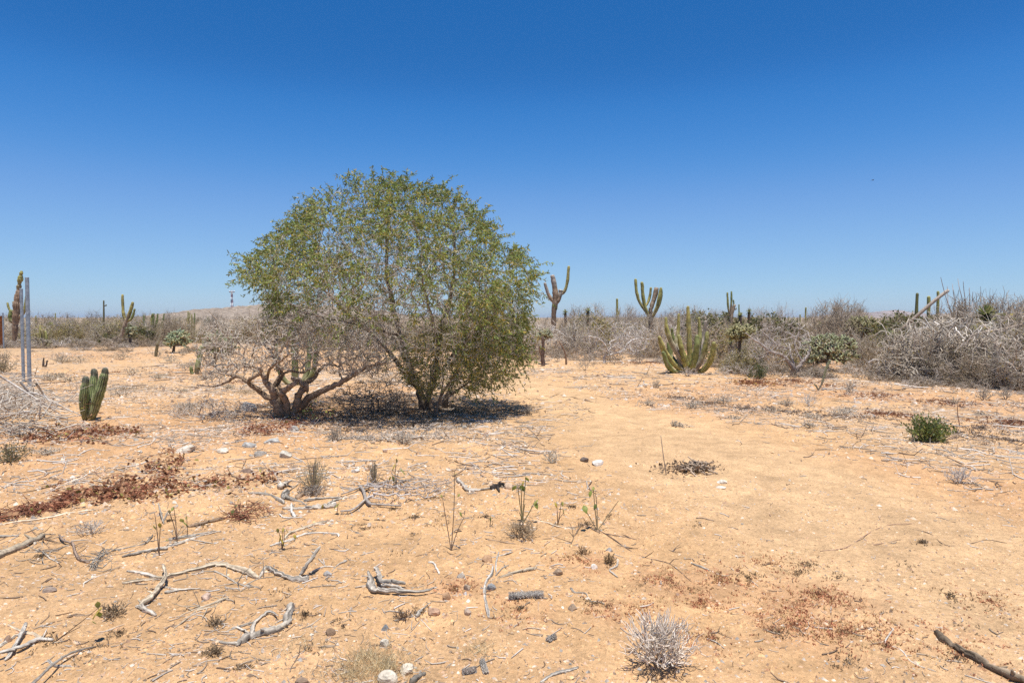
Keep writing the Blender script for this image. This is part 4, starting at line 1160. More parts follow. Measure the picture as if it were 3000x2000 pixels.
def shrub_label(style, base, height):
    """which shrub: its size, its look and the nearest thing one can find"""
    px = 1500 + base[0] / base[1] * FPX
    best = min(LANDMARKS, key=lambda k: math.hypot((k[0] - px) / 60.0, 6 * math.log(k[1] / base[1])))
    r = base[1] / best[1]
    rel = "close in front of" if .6 < r < .93 else "far in front of" if r <= .6 else "beside" if r < 1.08 else "just behind" if r < 1.45 else "far behind"
    h = "knee-high" if height < .75 else "waist-high" if height < 1.25 else "chest-high" if height < 1.65 else "head-high" if height < 2.1 else "tall"
    noun = SHORT[style]
    if style == 'low': h = "small" if height < .7 else "spreading"
    lab = f"{h} {noun} in the thicket {rel} {best[2]}"
    return lab, (f"{noun} patches" if style == 'low' else f"{noun}s") + f" {rel} {best[2]}"

def put_shrub(style, base, height, rng, label=None, wide=1.0, group=True):
    nm, lab, cat, grp = STY[style]
    k = int(rng.integers(len(PROTO_M[style])))
    me, lv = PROTO_M[style][k]
    h0 = {'tangle': 1.5, 'wispy': 1.7, 'yellow': 1.3, 'green': 1.2, 'low': .55, 'white': 1.3}[style] * 1.12
    o = bpy.data.objects.new(nm, me); COL.objects.link(o)
    s = height / h0
    o.location = tuple(base); o.rotation_euler = (0, 0, rng.uniform(0, 6.28)); o.scale = (s * wide, s * wide, s)
    if label is None: label, grp = shrub_label(style, base, height)
    tag(o, label, cat, grp)
    if lv is not None:
        c = bpy.data.objects.new("leaves", lv); COL.objects.link(c); c.parent = o; c["kind"] = "stuff"
    return o

def shrub_px(style, px, by, top, rng, label=None, wide=1.0):
    b = at(px, by); m = b[1] / FPX
    b[2] -= .03
    return put_shrub(style, b, (by - top) * m, rng, label, wide)

rg = np.random.default_rng(42)
# front rows, read off the photograph: style, foot, top
for st, px, by, top in [
    # right of the tree up to the candelabra cactus
    ('tangle', 1560, 1040, 930), ('tangle', 1600, 1035, 920), ('low', 1640, 1048, 1005), ('wispy', 1660, 1030, 905), ('tangle', 1690, 1035, 925), ('yellow', 1735, 1022, 900), ('tangle', 1730, 1040, 950),
    ('low', 1715, 1056, 1020), ('tangle', 1830, 1030, 920), ('yellow', 1785, 1020, 915), ('yellow', 1850, 1024, 935), ('tangle', 1880, 1034, 940), ('white', 1860, 1036, 930), ('wispy', 1840, 1015, 890),
    ('tangle', 1925, 1036, 930), ('tangle', 1960, 1030, 925), ('wispy', 1990, 1020, 890), ('low', 1905, 1048, 1015), ('tangle', 2050, 1035, 925), ('white', 2060, 1025, 905), ('green', 1770, 1010, 925),
    # candelabra to the leafless tree
    ('tangle', 2110, 1060, 940), ('tangle', 2150, 1080, 985), ('yellow', 2190, 1075, 985), ('green', 2215, 1082, 1030), ('tangle', 2240, 1075, 950), ('low', 2120, 1076, 1035), ('tangle', 2150, 1090, 1000), ('yellow', 2185, 1092, 1010), ('low', 2165, 1096, 1050), ('tangle', 2190, 1050, 930), ('wispy', 2260, 1045, 930),
    ('green', 2250, 1040, 912), ('green', 2290, 1036, 908), ('tangle', 2290, 1072, 960), ('low', 2270, 1086, 1050), ('tangle', 2350, 1066, 940), ('wispy', 2290, 1020, 880), ('white', 2380, 1060, 950), ('tangle', 2400, 1066, 960), ('green', 2320, 1078, 1040),
    # behind the cholla
    ('wispy', 2440, 1050, 870), ('wispy', 2490, 1045, 860), ('tangle', 2470, 1056, 930), ('tangle', 2520, 1076, 965), ('yellow', 2540, 1070, 960), ('low', 2540, 1095, 1050), ('tangle', 2570, 1085, 960), ('low', 2600, 1104, 1060), ('green', 2600, 1060, 920),
    ('green', 2660, 1050, 905), ('low', 2480, 1092, 1060),
    # the dead tangle at the right
    ('tangle', 2650, 1100, 950), ('tangle', 2690, 1112, 920), ('white', 2720, 1110, 900), ('tangle', 2740, 1118, 940), ('tangle', 2760, 1100, 880), ('tangle', 2800, 1110, 880), ('tangle', 2830, 1122, 960), ('white', 2850, 1105, 890), ('wispy', 2830, 1090, 840),
    ('tangle', 2880, 1124, 940), ('tangle', 2920, 1118, 900), ('wispy', 2930, 1100, 845), ('tangle', 2960, 1130, 930), ('tangle', 2995, 1135, 900), ('yellow', 2980, 1115, 880), ('tangle', 3030, 1130, 880), ('wispy', 3010, 1110, 850), ('tangle', 2790, 1126, 1010),
    ('tangle', 2860, 1135, 1020), ('tangle', 2930, 1140, 1010), ('low', 2700, 1122, 1070), ('tangle', 2730, 1085, 890), ('green', 2985, 1120, 980), ('white', 2960, 1100, 900),
    # left of the tree
    ('tangle', 300, 1006, 915), ('tangle', 325, 1004, 920), ('green', 315, 1012, 965), ('low', 290, 1012, 975), ('tangle', 250, 1002, 930), ('tangle', 215, 1000, 925), ('yellow', 225, 1004, 955), ('low', 200, 1016, 985), ('tangle', 180, 1002, 928),
    ('low', 100, 1018, 990), ('low', 85, 1019, 985), ('tangle', 110, 1003, 930), ('tangle', 70, 1004, 930), ('tangle', 25, 1008, 930), ('yellow', 90, 1006, 955), ('low', 15, 1019, 985), ('tangle', -10, 1010, 920),
    ('tangle', 410, 1006, 925), ('tangle', 440, 1006, 930), ('yellow', 480, 1004, 925), ('tangle', 505, 1006, 920), ('green', 420, 1008, 960), ('low', 435, 1014, 980), ('tangle', 540, 1003, 925), ('yellow', 565, 1003, 940), ('yellow', 600, 1004, 945), ('tangle', 610, 998, 935),
    ('tangle', 650, 1004, 930), ('yellow', 690, 1002, 945), ('tangle', 730, 1006, 930), ('tangle', 780, 1010, 935), ('tangle', 840, 1015, 935), ('wispy', 640, 996, 915), ('low', 240, 1018, 990), ('low', 345, 1014, 985), ('low', 470, 1014, 990), ('low', 395, 1010, 975),
    # behind the tree
    ('tangle', 900, 1020, 930), ('tangle', 980, 1024, 930), ('tangle', 1050, 1025, 925), ('tangle', 1120, 1028, 930), ('yellow', 1190, 1025, 930), ('tangle', 1260, 1028, 925), ('tangle', 1330, 1030, 930), ('yellow', 1400, 1030, 930), ('tangle', 1470, 1032, 925), ('tangle', 1520, 1032, 930),
    ('low', 1500, 1045, 1010), ('low', 1400, 1045, 1010), ('low', 1560, 1054, 1020)]:
    if st == 'tangle' and px < 2640 and rg.random() < .25: st = ('yellow', 'yellow', 'wispy', 'white')[int(rg.integers(4))]
    shrub_px(st, px, by, top + rg.uniform(-12, 10), rg, wide=rg.uniform(.8, 1.25))
for px, by, top in [(1690, 1000, 880), (1745, 1005, 872), (1835, 1000, 878), (1975, 1004, 885), (2030, 1000, 880), (2090, 1000, 890), (2230, 1005, 885), (2420, 1010, 868), (2470, 1012, 855), (2510, 1008, 872), (2640, 1030, 895), (2790, 1060, 850), (2870, 1060, 845), (2910, 1065, 838), (2970, 1060, 842), (3010, 1070, 850), (280, 990, 900), (390, 990, 905), (430, 992, 905), (500, 990, 900), (200, 990, 905), (130, 992, 910), (620, 990, 905)]:
    shrub_px('wispy', px, by, top, rg, wide=rg.uniform(.9, 1.2))
for i in range(46):          # ragged brush along the front edge of the thicket
    px = rg.uniform(1540, 3050); by = np.interp(px, [1540, 1900, 2100, 2330, 2560, 2700, 3000], [1050, 1052, 1075, 1095, 1105, 1122, 1145]) + rg.uniform(-14, 10)
    shrub_px('low', px, by, by - rg.uniform(14, 38), rg, wide=rg.uniform(.8, 1.6))
for i in range(16):
    px = rg.uniform(0, 620); by = rg.uniform(1012, 1032); shrub_px('low', px, by, by - rg.uniform(8, 22), rg, wide=rg.uniform(.9, 1.8))
# deeper rows
styles = ['tangle'] * 4 + ['wispy'] * 2 + ['yellow'] * 3 + ['green'] * 2 + ['white']
for i in range(120):
    d = rg.uniform(34, 78)
    px = rg.uniform(-150, 3150)
    if px < 1500: d = max(d, 42)
    b = ground_at(px, d); b[2] -= .04
    st = styles[int(rg.integers(len(styles)))]
    if px < 900 and st == 'green': st = 'yellow'
    put_shrub(st, b, rg.uniform(1.1, 2.05) * (1.12 if px > 1500 else 1.0), rg, wide=rg.uniform(1.1, 1.6))

# the far-off scrub that reads as one mass
mb = MB(); rg = np.random.default_rng(43)
for i in range(420):
    d = 78 * math.exp(rg.uniform(0, 1.6)); px = rg.uniform(-250, 3250)
    b = ground_at(px, d)
    n = 46; h = rg.uniform(1.5, 2.6); w = rg.uniform(1.0, 2.0)
    P = shrub_points(rg, n, w, h)
    c = LAV * rg.uniform(.75, 1.05) if rg.random() < .75 else np.array([.24, .22, .10])
    D = unit(rg.normal(0, 1, (n * 3, 3)) + [0, 0, .5])
    blades(mb, b + np.repeat(P, 3, 0), D, rg.normal(0, 1, (n * 3, 3)), rg.uniform(.3, .8, n * 3), .035 * d / 78, c * rg.uniform(.7, 1.2, (n * 3, 1)), .2)
far = mb.build("scrub", M_TWIG, smooth=False)
tag(far, "far grey scrub covering the plain as one mass", "scrub", kind="stuff")

# ------------------------------------------------------------------ single bushes and dead wood of the thicket
rg = np.random.default_rng(44)
q = lambda *p: [Z(a, b, 1500, 750, 3.485) for a, b in p]
limb_tree("white_limbed_tree", "low leafless tree with sprawling white limbs at the thicket edge", "tree", Frame(1770, 1064, sink=.04), [
    (q((940, 1095), (950, 1030), (1000, 1010), (1070, 990), (1140, 960), (1195, 885), (1280, 842), (1400, 850)), 9, 3, (0, .2)),
    (q((950, 1030), (975, 960), (930, 880), (850, 830), (780, 818)), 7, 2.5, (0, -.2)),
    (q((1050, 990), (1040, 925), (1095, 880)), 6, 3, (0, -.1)),
    (q((1200, 890), (1225, 965), (1300, 965), (1370, 935)), 4, 2, (.1, -.3)),
    (q((960, 1000), (1010, 930), (1000, 880), (1060, 850)), 5, 2.5, (0, .3))],
    ([(1700, 1010), (1720, 960), (1790, 935), (1860, 940), (1920, 975), (1910, 1030), (1850, 1050), (1760, 1040)], (1810, 1000)), 420, rg, (.46, .42, .37), (.47, .42, .37), r_tip=.0055, half_depth=.9, leaf=(350, (.26, .24, .08), (.44, .34, .08), .05), dark_to=(.62, .57, .51))
q = lambda *p: [Z(a, b, 1900, 780, 3.733) for a, b in p]
limb_tree("leafless_tree", "leafless grey tree with a short forked trunk left of the cholla", "tree", Frame(2325, 1100, sink=.04), [
    (q((1585, 1195), (1585, 1110), (1540, 1060), (1480, 985), (1330, 930), (1240, 860), (1150, 800), (1060, 725)), 17, 2.5, (0, -.5)),
    (q((1600, 1110), (1565, 1000), (1550, 930), (1540, 850)), 9, 3, (0, .3)),
    (q((1610, 1150), (1650, 1090), (1700, 1030), (1745, 965), (1765, 905)), 14, 5, (0, 0)),
    (q((1680, 1050), (1630, 950), (1600, 850), (1640, 730), (1710, 640)), 7, 2.5, (0, .3)),
    (q((1500, 1000), (1440, 1040), (1370, 1050)), 4, 2, (0, -.3)),
    (q((1330, 930), (1280, 980), (1180, 1010)), 4, 2, (-.2, -.5)),
    (q((1540, 900), (1430, 870), (1330, 790), (1220, 690)), 5, 2, (.1, .4))],
    ([(2180, 1050), (2190, 990), (2230, 950), (2300, 935), (2350, 945), (2380, 985), (2370, 1040), (2300, 1060), (2230, 1060)], (2290, 1010)), 430, rg, (.24, .19, .16), (.46, .41, .36), r_tip=.005, half_depth=.9, dark_to=(.44, .39, .34))
# dead stump and stick left of the white-limbed tree
f = Frame(1592, 1072, sink=.03)
r_ = thing("standing_snag", "dark rotting dead trunk standing upright near the round tree's edge", "stump", f.o)
mb = MB(); tube(mb, catmull(f.path([(1592, 1073), (1589, 1050), (1591, 1020), (1590, 985)]), 4), np.array([6, 5.5, 5, 6, 5, 4.5, 5, 5.5, 4.5, 4, 4.5, 4, 3.5]) * f.m, 8, (.12, .08, .06)); mb.build("trunk", M_BARK, r_)
mb = MB(); tube(mb, catmull(f.path([(1589, 1045), (1582, 1030), (1580, 1012)]), 4), np.linspace(3.5, 2, 9) * f.m, 7, (.16, .10, .07)); mb.build("limb", M_BARK, r_)
f = Frame(1658, 1068, sink=.03)
mb = MB(); tube(mb, catmull(f.path([(1659, 1070), (1657, 1040), (1648, 1015), (1637, 1000)]), 5), np.linspace(3.2, 1.5, 16) * f.m, 7, (.22, .14, .09))
tube(mb, catmull(f.path([(1648, 1015), (1643, 1008), (1632, 1010), (1625, 1011)]), 4), np.linspace(1.5, .8, 13) * f.m, 5, (.28, .2, .14))
tag(mb.build("dead_stick", M_BARK, None, f.o), "thin bent dead stick planted upright left of the white-limbed tree", "stick")
# slanting dead trunk and the fallen bough in the right tangle
f = Frame(2700, dist=25.0, sink=.1)
mb = MB(); P = catmull(f.path([(2632, 972), (2680, 930), (2725, 891), (2752, 869), (2778, 850)]), 4)
tube(mb, P, np.linspace(5, 5, len(P)) * f.m, 9, np.linspace((.24, .18, .13), (.46, .40, .33), len(P)), prof=1 + .1 * np.sin(np.arange(9) * 2.2))
tag(mb.build("slanting_snag", M_BARK, None, f.o), "pale dead trunk slanting up out of the tangle against the sky", "snag")
f = Frame(2835, 1116, sink=.05)
mb = MB(); P = catmull(f.path([(2820, 1116), (2832, 1010), (2850, 985), (2890, 972), (2940, 965), (2975, 955), (3020, 945)], [.3, -.1, -.3, -.4, -.4, -.4, -.4]), 4)
tube(mb, P, np.linspace(5, 4, len(P)) * f.m, 8, np.linspace((.34, .27, .20), (.30, .24, .19), len(P)))
tag(mb.build("fallen_bough", M_BARK, None, f.o), "thick brown bough lying across the front of the dead-branch tangle", "branch")
# whip-like stems
f = Frame(2810, dist=22.0, sink=.05)
r_ = thing("whip_shrub", "shrub of long thin whip stems sticking up above the dead-branch tangle", "shrub", f.o)
for tx, ty, dx in [(2756, 812, 20), (2790, 832, 10), (2806, 816, 14), (2822, 824, 6), (2840, 842, 0), (2850, 855, -5), (2775, 838, 5), (2862, 860, -8)]:
    mb = MB(); P = catmull(f.path([(2812, 1060), (2810 + (tx - 2810) * .35 + dx * .6, 960), (tx + dx, (ty + 960) / 2), (tx + dx * .3, ty + 25), (tx, ty)], rg.uniform(-.3, .3, 5)), 4)
    tube(mb, P, np.linspace(1.6, .6, len(P)) * f.m, 5, (.30, .25, .22)); mb.build("stem", M_TWIG, r_)
# low open bush in front of the tangle
f = Frame(2822, 1126, sink=.02)
twig_mass("dry_bush", "low dry bush with arching bare stems in front of the dead-branch tangle", "bush", f, [(2740, 1120), (2735, 1080), (2780, 1050), (2850, 1050), (2900, 1075), (2900, 1105), (2850, 1122)], (2820, 1095), 260, rg, (.42, .36, .30), .55, r_tip=.004, bf=.6)
f = Frame(2632, 1100, sink=.02)
mb = MB()
for pts, w in [([(2545, 1062), (2562, 1052), (2575, 1056), (2600, 1058), (2616, 1057)], 4), ([(2590, 1072), (2610, 1085), (2632, 1098)], 4), ([(2576, 1058), (2572, 1070), (2580, 1080)], 2)]:
    P = catmull(f.path(pts, np.linspace(0, -.2, len(pts))), 4); tube(mb, P, np.linspace(w, w * .6, len(P)) / 2 * f.m, 7, (.60, .54, .48))
P = catmull(f.path([(2632, 1100), (2616, 1075), (2600, 1058)], [0, 0, -.1]), 4); tube(mb, P, 1.6 * f.m, 6, (.5, .44, .38))
tag(mb.build("bleached_branch", M_WOOD, None, f.o), "bleached forked branch caught in brush below the skirted yucca", "branch")
# green sprigs on the sand
def leafy_bush(name, label, px, by, w, h, rng, n, c, y, size, stems=14, frac=.25):
    f = Frame(px, by, sink=.01); R, H = w / 2 * f.m, h * f.m
    r_ = thing(name, label, "bush", f.o)
    mb, lf = MB(), MB()
    for _ in range(stems):
        a = rng.uniform(0, 6.28); e = rng.uniform(.1, 1)
        t = np.array([math.cos(a) * R * e, math.sin(a) * R * e, H * math.sqrt(max(.12, 1 - (e * .9) ** 2)) * rng.uniform(.75, 1.05)])
        P = catmull(np.array([[0, 0, 0], t * [.5, .5, .35], t]), 4)
        tube(mb, P, np.linspace(.0042, .0018, len(P)), 4, (.42, .355, .26), cap1=False)
        m = n // stems; u = rng.uniform(.3, 1, m)
        q_ = np.stack([np.interp(u, np.linspace(0, 1, len(P)), P[:, k]) for k in range(3)], 1) + rng.normal(0, R * .10, (m, 3))
        q_[:, 2] = np.abs(q_[:, 2])
        blades(lf, q_, unit(q_ * [1, 1, .3] / max(R, .01)) * .6 + rng.normal(0, .5, (m, 3)) + [0, 0, .6], rng.normal(0, 1, (m, 3)), rng.uniform(.7, 1.3, m) * size, rng.uniform(.45, .65, m) * size, leaf_cols(m, rng, c, y, frac, .35), .15)
    mb.build("stems", M_TWIG, r_, kind="stuff"); lf.build("leaves", M_LEAF, r_, smooth=False, kind="stuff")
rg = np.random.default_rng(45)
leafy_bush("green_bush", "compact bright green leafy bush alone on the open sand", 2715, 1291, 148, 74, rg, 1500, (.15, .185, .055), (.30, .30, .09), .042, 40)
leafy_bush("green_bush", "small dark green bush before the thicket, right of the candelabra cactus", 2225, 1110, 62, 50, rg, 420, (.10, .13, .05), (.16, .17, .06), .05, 22)
leafy_bush("green_bush", "tiny dark green sprout left of the small dark green bush", 2198, 1107, 22, 16, rg, 60, (.09, .12, .05), (.14, .15, .06), .045, 8)
leafy_bush("thorny_bush", "scrubby olive bush at the foot of the brush heap, near the sand", 30, 1352, 120, 60, rg, 700, (.17, .155, .08), (.33, .28, .12), .022, 40)
leafy_bush("grey_bush", "pale grey-green bush left of the steel posts behind the brush heap", 8, 1092, 90, 70, rg, 900, (.30, .27, .19), (.40, .34, .2), .04, 50)
leafy_bush("sprig_bush", "wiry olive sprig bush standing behind the pile of dead branches", 918, 1430, 105, 95, rg, 900, (.42, .35, .18), (.52, .42, .20), .013, 44)
leafy_bush("sprig_bush", "thin wiry sprig bush beside the leaning yellow-leaved seedling", 1098, 1412, 50, 65, rg, 300, (.34, .28, .14), (.46, .37, .16), .012, 26)
# ------------------------------------------------------------------ steel posts and the rusty sheet
m, n, l = new_mat("galvanised_steel")
out = n.new("ShaderNodeOutputMaterial"); b = n.new("ShaderNodeBsdfPrincipled"); tc = n.new("ShaderNodeTexCoord")
ns = n.new("ShaderNodeTexNoise"); ns.inputs["Scale"].default_value = 18; l.new(tc.outputs["Object"], ns.inputs["Vector"])
cr = n.new("ShaderNodeValToRGB"); cr.color_ramp.elements[0].color = (.20, .25, .30, 1); cr.color_ramp.elements[1].color = (.32, .385, .44, 1)
cr.color_ramp.elements[0].position = .35; cr.color_ramp.elements[1].position = .7
l.new(ns.outputs["Fac"], cr.inputs[0]); l.new(cr.outputs[0], b.inputs["Base Color"]); b.inputs["Metallic"].default_value = .15; b.inputs["Roughness"].default_value = .5
l.new(b.outputs[0], out.inputs["Surface"]); M_STEEL = m

def post(label, px, by, top, w, capped=True):
    f = Frame(px, by, sink=.25); r = w / 2 * f.m
    h = (by - top) * f.m + .25
    root = thing("steel_post", label, "post", f.o)
    mb = MB(); tube(mb, np.array([[0, 0, 0], [0, 0, h * .5], [0, 0, h - .003]]), r, 20, (.4, .4, .4), cap1=False)
    pipe = mb.build("pipe", M_STEEL, root)
    mb = MB()
    z = np.array([h - .02, h - .004, h, h + .002]); rr = np.array([r * 1.04, r * 1.05, r * .96, r * .5])
    tube(mb, np.stack([z * 0, z * 0, z], 1), rr, 20, (.4, .4, .4)); mb.build("end_cap", M_STEEL, pipe)
post("taller grey galvanised pipe post standing in the brush heap", 87, 1134, 812, 10.5)
post("shorter grey galvanised pipe post beside the taller one", 69, 1118, 845, 8.5)
post("thin grey pipe post beside the rusty sheet", 11, 1021, 916, 4)
f = Frame(-8, 1020, sink=.15)
m_rust = col_mat("rust", .9, 9, .5, .4, 30, .01)
root = thing("rusty_sheet", "rust-brown sheet metal panel standing at the clearing edge beside the thin pipe post", "metal sheet", f.o)
mb = MB(); W = 34 * f.m; Hh = 95 * f.m + .15; x = np.linspace(-W / 2, W / 2, 33); yy = .03 * np.sin(np.arange(33) * math.pi / 2)
V = np.concatenate([np.stack([x, yy, np.zeros(33)], 1), np.stack([x, yy, np.full(33, Hh)], 1), np.stack([x, yy + .004, np.zeros(33)], 1), np.stack([x, yy + .004, np.full(33, Hh)], 1)])
i = np.arange(32); mb.add(V, np.concatenate([np.stack([i, i + 1, i + 34, i + 33], 1), np.stack([i + 67, i + 66, i + 99, i + 100], 1), np.stack([i + 33, i + 34, i + 100, i + 99], 1)]), None, (.24, .095, .04))
mb.build("panel", m_rust, root, smooth=False)
mb = MB(); tube(mb, np.array([[-.1, .06, 0], [-.1, .06, Hh + .55]]), .035, 8, (.14, .06, .035)); mb.build("stake", m_rust, root)

# ------------------------------------------------------------------ driftwood and fallen branches: paths lie on the ground
WOOD_G = np.array([.47, .41, .33]); WOOD_T = np.array([.56, .455, .32]); WOOD_B = np.array([.28, .195, .125]); WOOD_W = np.array([.64, .575, .48])
def branch(name, label, strokes, col, rng, cat="branch", group=None, mat=None, twigs=0):
    """strokes: list of (pixel path, width0, width1, lift0, lift1)"""
    o0 = at(*strokes[0][0][len(strokes[0][0]) // 2])
    mb = MB()
    for st in strokes:
        pts, w0, w1 = st[:3]; l0, l1 = (st[3], st[4]) if len(st) > 3 else (0, 0)
        k = len(pts); lf = np.linspace(l0, l1, k)
        G = np.array([at(*p) for p in pts])
        # a lifted point lies on the same line of sight, nearer and above the ground
        ms = G[:, 1] / FPX
        R0 = np.linspace(w0, w1, k) / 2 * ms * .9
        P = G.copy(); P[:, 2] += R0 * .55 + lf
        P[:, :2] -= G[:, :2] * (lf / CH)[:, None]
        A = catmull(np.hstack([P, R0[:, None]]), 6)
        kk = len(A)
        jit = rng.normal(0, 1, (kk, 3)) * A[:, 3:4] * .17; jit[0] = 0
        A[:, :3] += jit
        R = A[:, 3] * (1 + .12 * np.sin(np.linspace(0, kk * .55, kk) + rng.uniform(0, 6)) + rng.normal(0, .04, kk))
        R[-1] *= .55; R[0] *= .7; R[-2] *= rng.uniform(.7, 1); R[1] *= rng.uniform(.75, 1.05)
        sides = 14 if max(w0, w1) > 8 else 7
        prof = 1 + .10 * np.sin(np.arange(sides) * rng.uniform(1.5, 3) + rng.uniform(0, 6)) + rng.normal(0, .085, sides)
        base = np.array(col) * rng.uniform(.88, 1.1)
        C = base[None] * (1 + .16 * (vnoise(np.arange(kk), np.arange(kk) * 0, 3.0, int(rng.integers(9999))) - .5) * 2)[:, None]
        n_before = len(mb.c)
        tube(mb, A[:, :3] - o0, R, sides, C, prof=prof, cap0=True, twist=.06)
        streak = np.tile(np.clip(rng.normal(.93, .33, sides), .3, 1.5), kk) * np.repeat(rng.uniform(.9, 1.1, kk), sides)   # weathered grain along the wood
        mb.c[-1][:kk * sides] *= streak[:, None]
        if max(w0, w1) > 8 and kk > 6:
            cr_ = mb.c[-1][:kk * sides].reshape(kk, sides, 3)
            for _ in range(4):       # dark drying cracks along the grain
                s0 = int(rng.integers(sides)); a0 = int(rng.integers(max(1, kk - 4))); a1 = min(kk, a0 + int(rng.integers(3, max(4, kk // 2))))
                cr_[a0:a1, s0] *= .22
            for _ in range(int(rng.integers(1, 4))):       # broken stubs of side limbs
                i0 = int(rng.integers(1, kk - 1)); p = A[i0, :3] - o0; rr_ = R[i0]
                d = unit(rng.normal(0, 1, 3) * [1, 1, .4] + [0, 0, .5]) * rr_ * rng.uniform(1.8, 3.6)
                tube(mb, np.array([p, p + d * .6, p + d]), [rr_ * .55, rr_ * .42, rr_ * .2], 6, base * rng.uniform(.7, 1.1))
        for _ in range(twigs):
            p = A[int(rng.integers(kk)), :3] - o0
            d = unit(rng.normal(0, 1, 3) * [1, 1, .3] + [0, 0, .25]) * rng.uniform(.05, .16)
            tube(mb, np.array([p, p + d * .5 + rng.normal(0, .01, 3), p + d]), [.003, .0026, .0015], 4, base * rng.uniform(.7, 1.1), cap1=False)
    o = mb.build(name, mat or M_WOOD, None, o0)
    return tag(o, label, cat, group)

rg = np.random.default_rng(51)
c2 = lambda *p: [Z(a, b_, 0, 1550, 3.485) for a, b_ in p]
c3 = lambda *p: [Z(a, b_, 500, 1300, 3.92) for a, b_ in p]
c4 = lambda *p: [Z(a, b_, 500, 1600, 3.92) for a, b_ in p]
c5 = lambda *p: [Z(a, b_, 1000, 1300, 2.94) for a, b_ in p]
c6 = lambda *p: [Z(a, b_, 1000, 1600, 3.36) for a, b_ in p]
c7 = lambda *p: [Z(a, b_, 1650, 1250, 2.09) for a, b_ in p]
c8 = lambda *p: [Z(a, b_, 2300, 1150, 1.844) for a, b_ in p]
c1 = lambda *p: [Z(a, b_, 0, 1200, 3.92) for a, b_ in p]
B = branch
B("bleached_branch", "long pale branch arched like a bow across the sand", [(c2((1250, 555), (1500, 520), (1700, 500)) + c4((300, 275), (520, 222), (700, 250), (900, 325), (1005, 378)), 10, 21)], WOOD_T, rg)
B("bleached_branch", "smooth grey branch tapering into the left end of the bow-shaped branch", [(c2((1300, 432), (1450, 458), (1640, 508)), 9, 13)], WOOD_G, rg)
B("bleached_branch", "bent pale branch crossing the bow-shaped branch, its top raised", [(c2((1668, 372), (1690, 480), (1630, 590), (1540, 700), (1425, 785)), 9, 17, .06, 0)], WOOD_T, rg)
B("log_end", "short cut grey log lying at the foot of the bent pale branch", [(c2((1395, 790), (1490, 835), (1595, 890)), 16, 15)], WOOD_G, rg)
B("hooked_branch", "grey hooked branch with a stick pointing up at its end", [(c4((1015, 372), (1060, 295), (1100, 250), (1200, 300), (1350, 370), (1500, 395), (1580, 375)), 8, 20), (c4((1490, 345), (1590, 190), (1722, 5)), 15, 8, .0, .15)], WOOD_G, rg)
B("thin_branch", "thin forked grey branch lying below the bow-shaped branch", [(c4((500, 290), (620, 340), (700, 390), (800, 442), (1040, 492)), 7, 6), (c4((765, 430), (805, 515)), 5, 3), (c4((870, 440), (1010, 375), (1200, 345)), 5, 3)], WOOD_G * .85, rg, twigs=4)
B("driftwood_log", "thick grey L-shaped log with a charred upright end and broken side limbs", [(c4((1395, 690), (1345, 800), (1335, 895), (1250, 960), (1050, 1015), (900, 1065), (750, 1130)), 24, 23, .0, 0), (c4((780, 1130), (620, 1120), (460, 1080)), 16, 7), (c4((940, 1030), (970, 880), (1130, 760), (1240, 800)), 14, 5, .0, .02), (c4((950, 880), (800, 925), (640, 975)), 10, 4), (c4((900, 1000), (760, 940), (700, 940)), 11, 6), (c4((760, 1140), (830, 1060), (880, 1010)), 9, 6, .01, .03)], WOOD_G * .95, rg)
B("root_burl", "gnarled grey root burl with two prongs lying beside red-brown stones", [(c6((335, 220), (370, 280), (392, 352), (500, 355), (630, 378)), 14, 13, .05, .02), (c6((275, 330), (310, 430), (400, 445), (600, 452), (780, 450), (945, 405)), 22, 6, .0, .03), (c6((265, 250), (290, 330), (335, 440)), 9, 20, .04, 0), (c6((135, 410), (265, 385)), 10, 9), (c6((390, 390), (545, 402), (640, 462)), 10, 11, .02, 0), (c6((200, 295), (280, 300)), 7, 8, .03, .03)], WOOD_G * 1.02, rg)
B("curved_stick", "slender S-curved pale stick lying lengthwise between stones", [(c6((1492, 200), (1482, 270), (1432, 340), (1410, 430), (1420, 550), (1455, 705)), 8, 10)], WOOD_W * .95, rg)
B("forked_branch", "smooth tan branch with an upturned knob next to the S-curved stick", [(c6((1465, 345), (1600, 300), (1750, 255), (1905, 225)), 5, 13), (c6((1900, 235), (1928, 180)), 9, 3, 0, .03)], WOOD_T, rg)
B("wood_sliver", "flat bleached sliver of wood lying over a thin stick", [(c6((1550, 60), (1522, 165), (1522, 262)), 7, 6), (c6((1518, 292), (1580, 220), (1645, 188)), 5, 5)], WOOD_W, rg, cat="stick")
B("thin_stick", "straight thin stick passing beside an orange stone", [(c6((1320, 132), (1500, 108), (1692, 55)), 3, 4)], WOOD_W * .9, rg, cat="stick")
B("charred_branch", "bent grey branch ending in a black charred burl", [(c5((1000, 308), (1042, 352), (1092, 406), (1200, 402)), 10, 13, .01, 0), (c5((1195, 402), (1300, 392)), 11, 14)], WOOD_G, rg)
B("charred_burl", "black charred wood burl at the end of the bent grey branch", [(c5((1290, 395), (1340, 375), (1385, 362), (1425, 378)), 17, 15), (c5((1345, 385), (1360, 420)), 14, 10)], np.array([.06, .045, .035]), rg, cat="burl")
B("dead_branch", "long grey branch curving into the pile of dead branches", [(c3((890, 570), (1050, 580), (1200, 620), (1300, 690)), 6, 13)], WOOD_G * .9, rg)
B("dead_log", "thick grey log with a broken hollow end in the pile of dead branches", [(c3((1290, 742), (1450, 755), (1650, 748), (1800, 735), (1905, 712)), 9, 21)], WOOD_G * .95, rg)
B("dead_branch", "branch lying along the top of the pile of dead branches", [(c3((1530, 662), (1700, 638), (1950, 622)), 11, 8), (c3((1780, 705), (1900, 652), (2055, 618)), 9, 5)], WOOD_G * .85, rg)
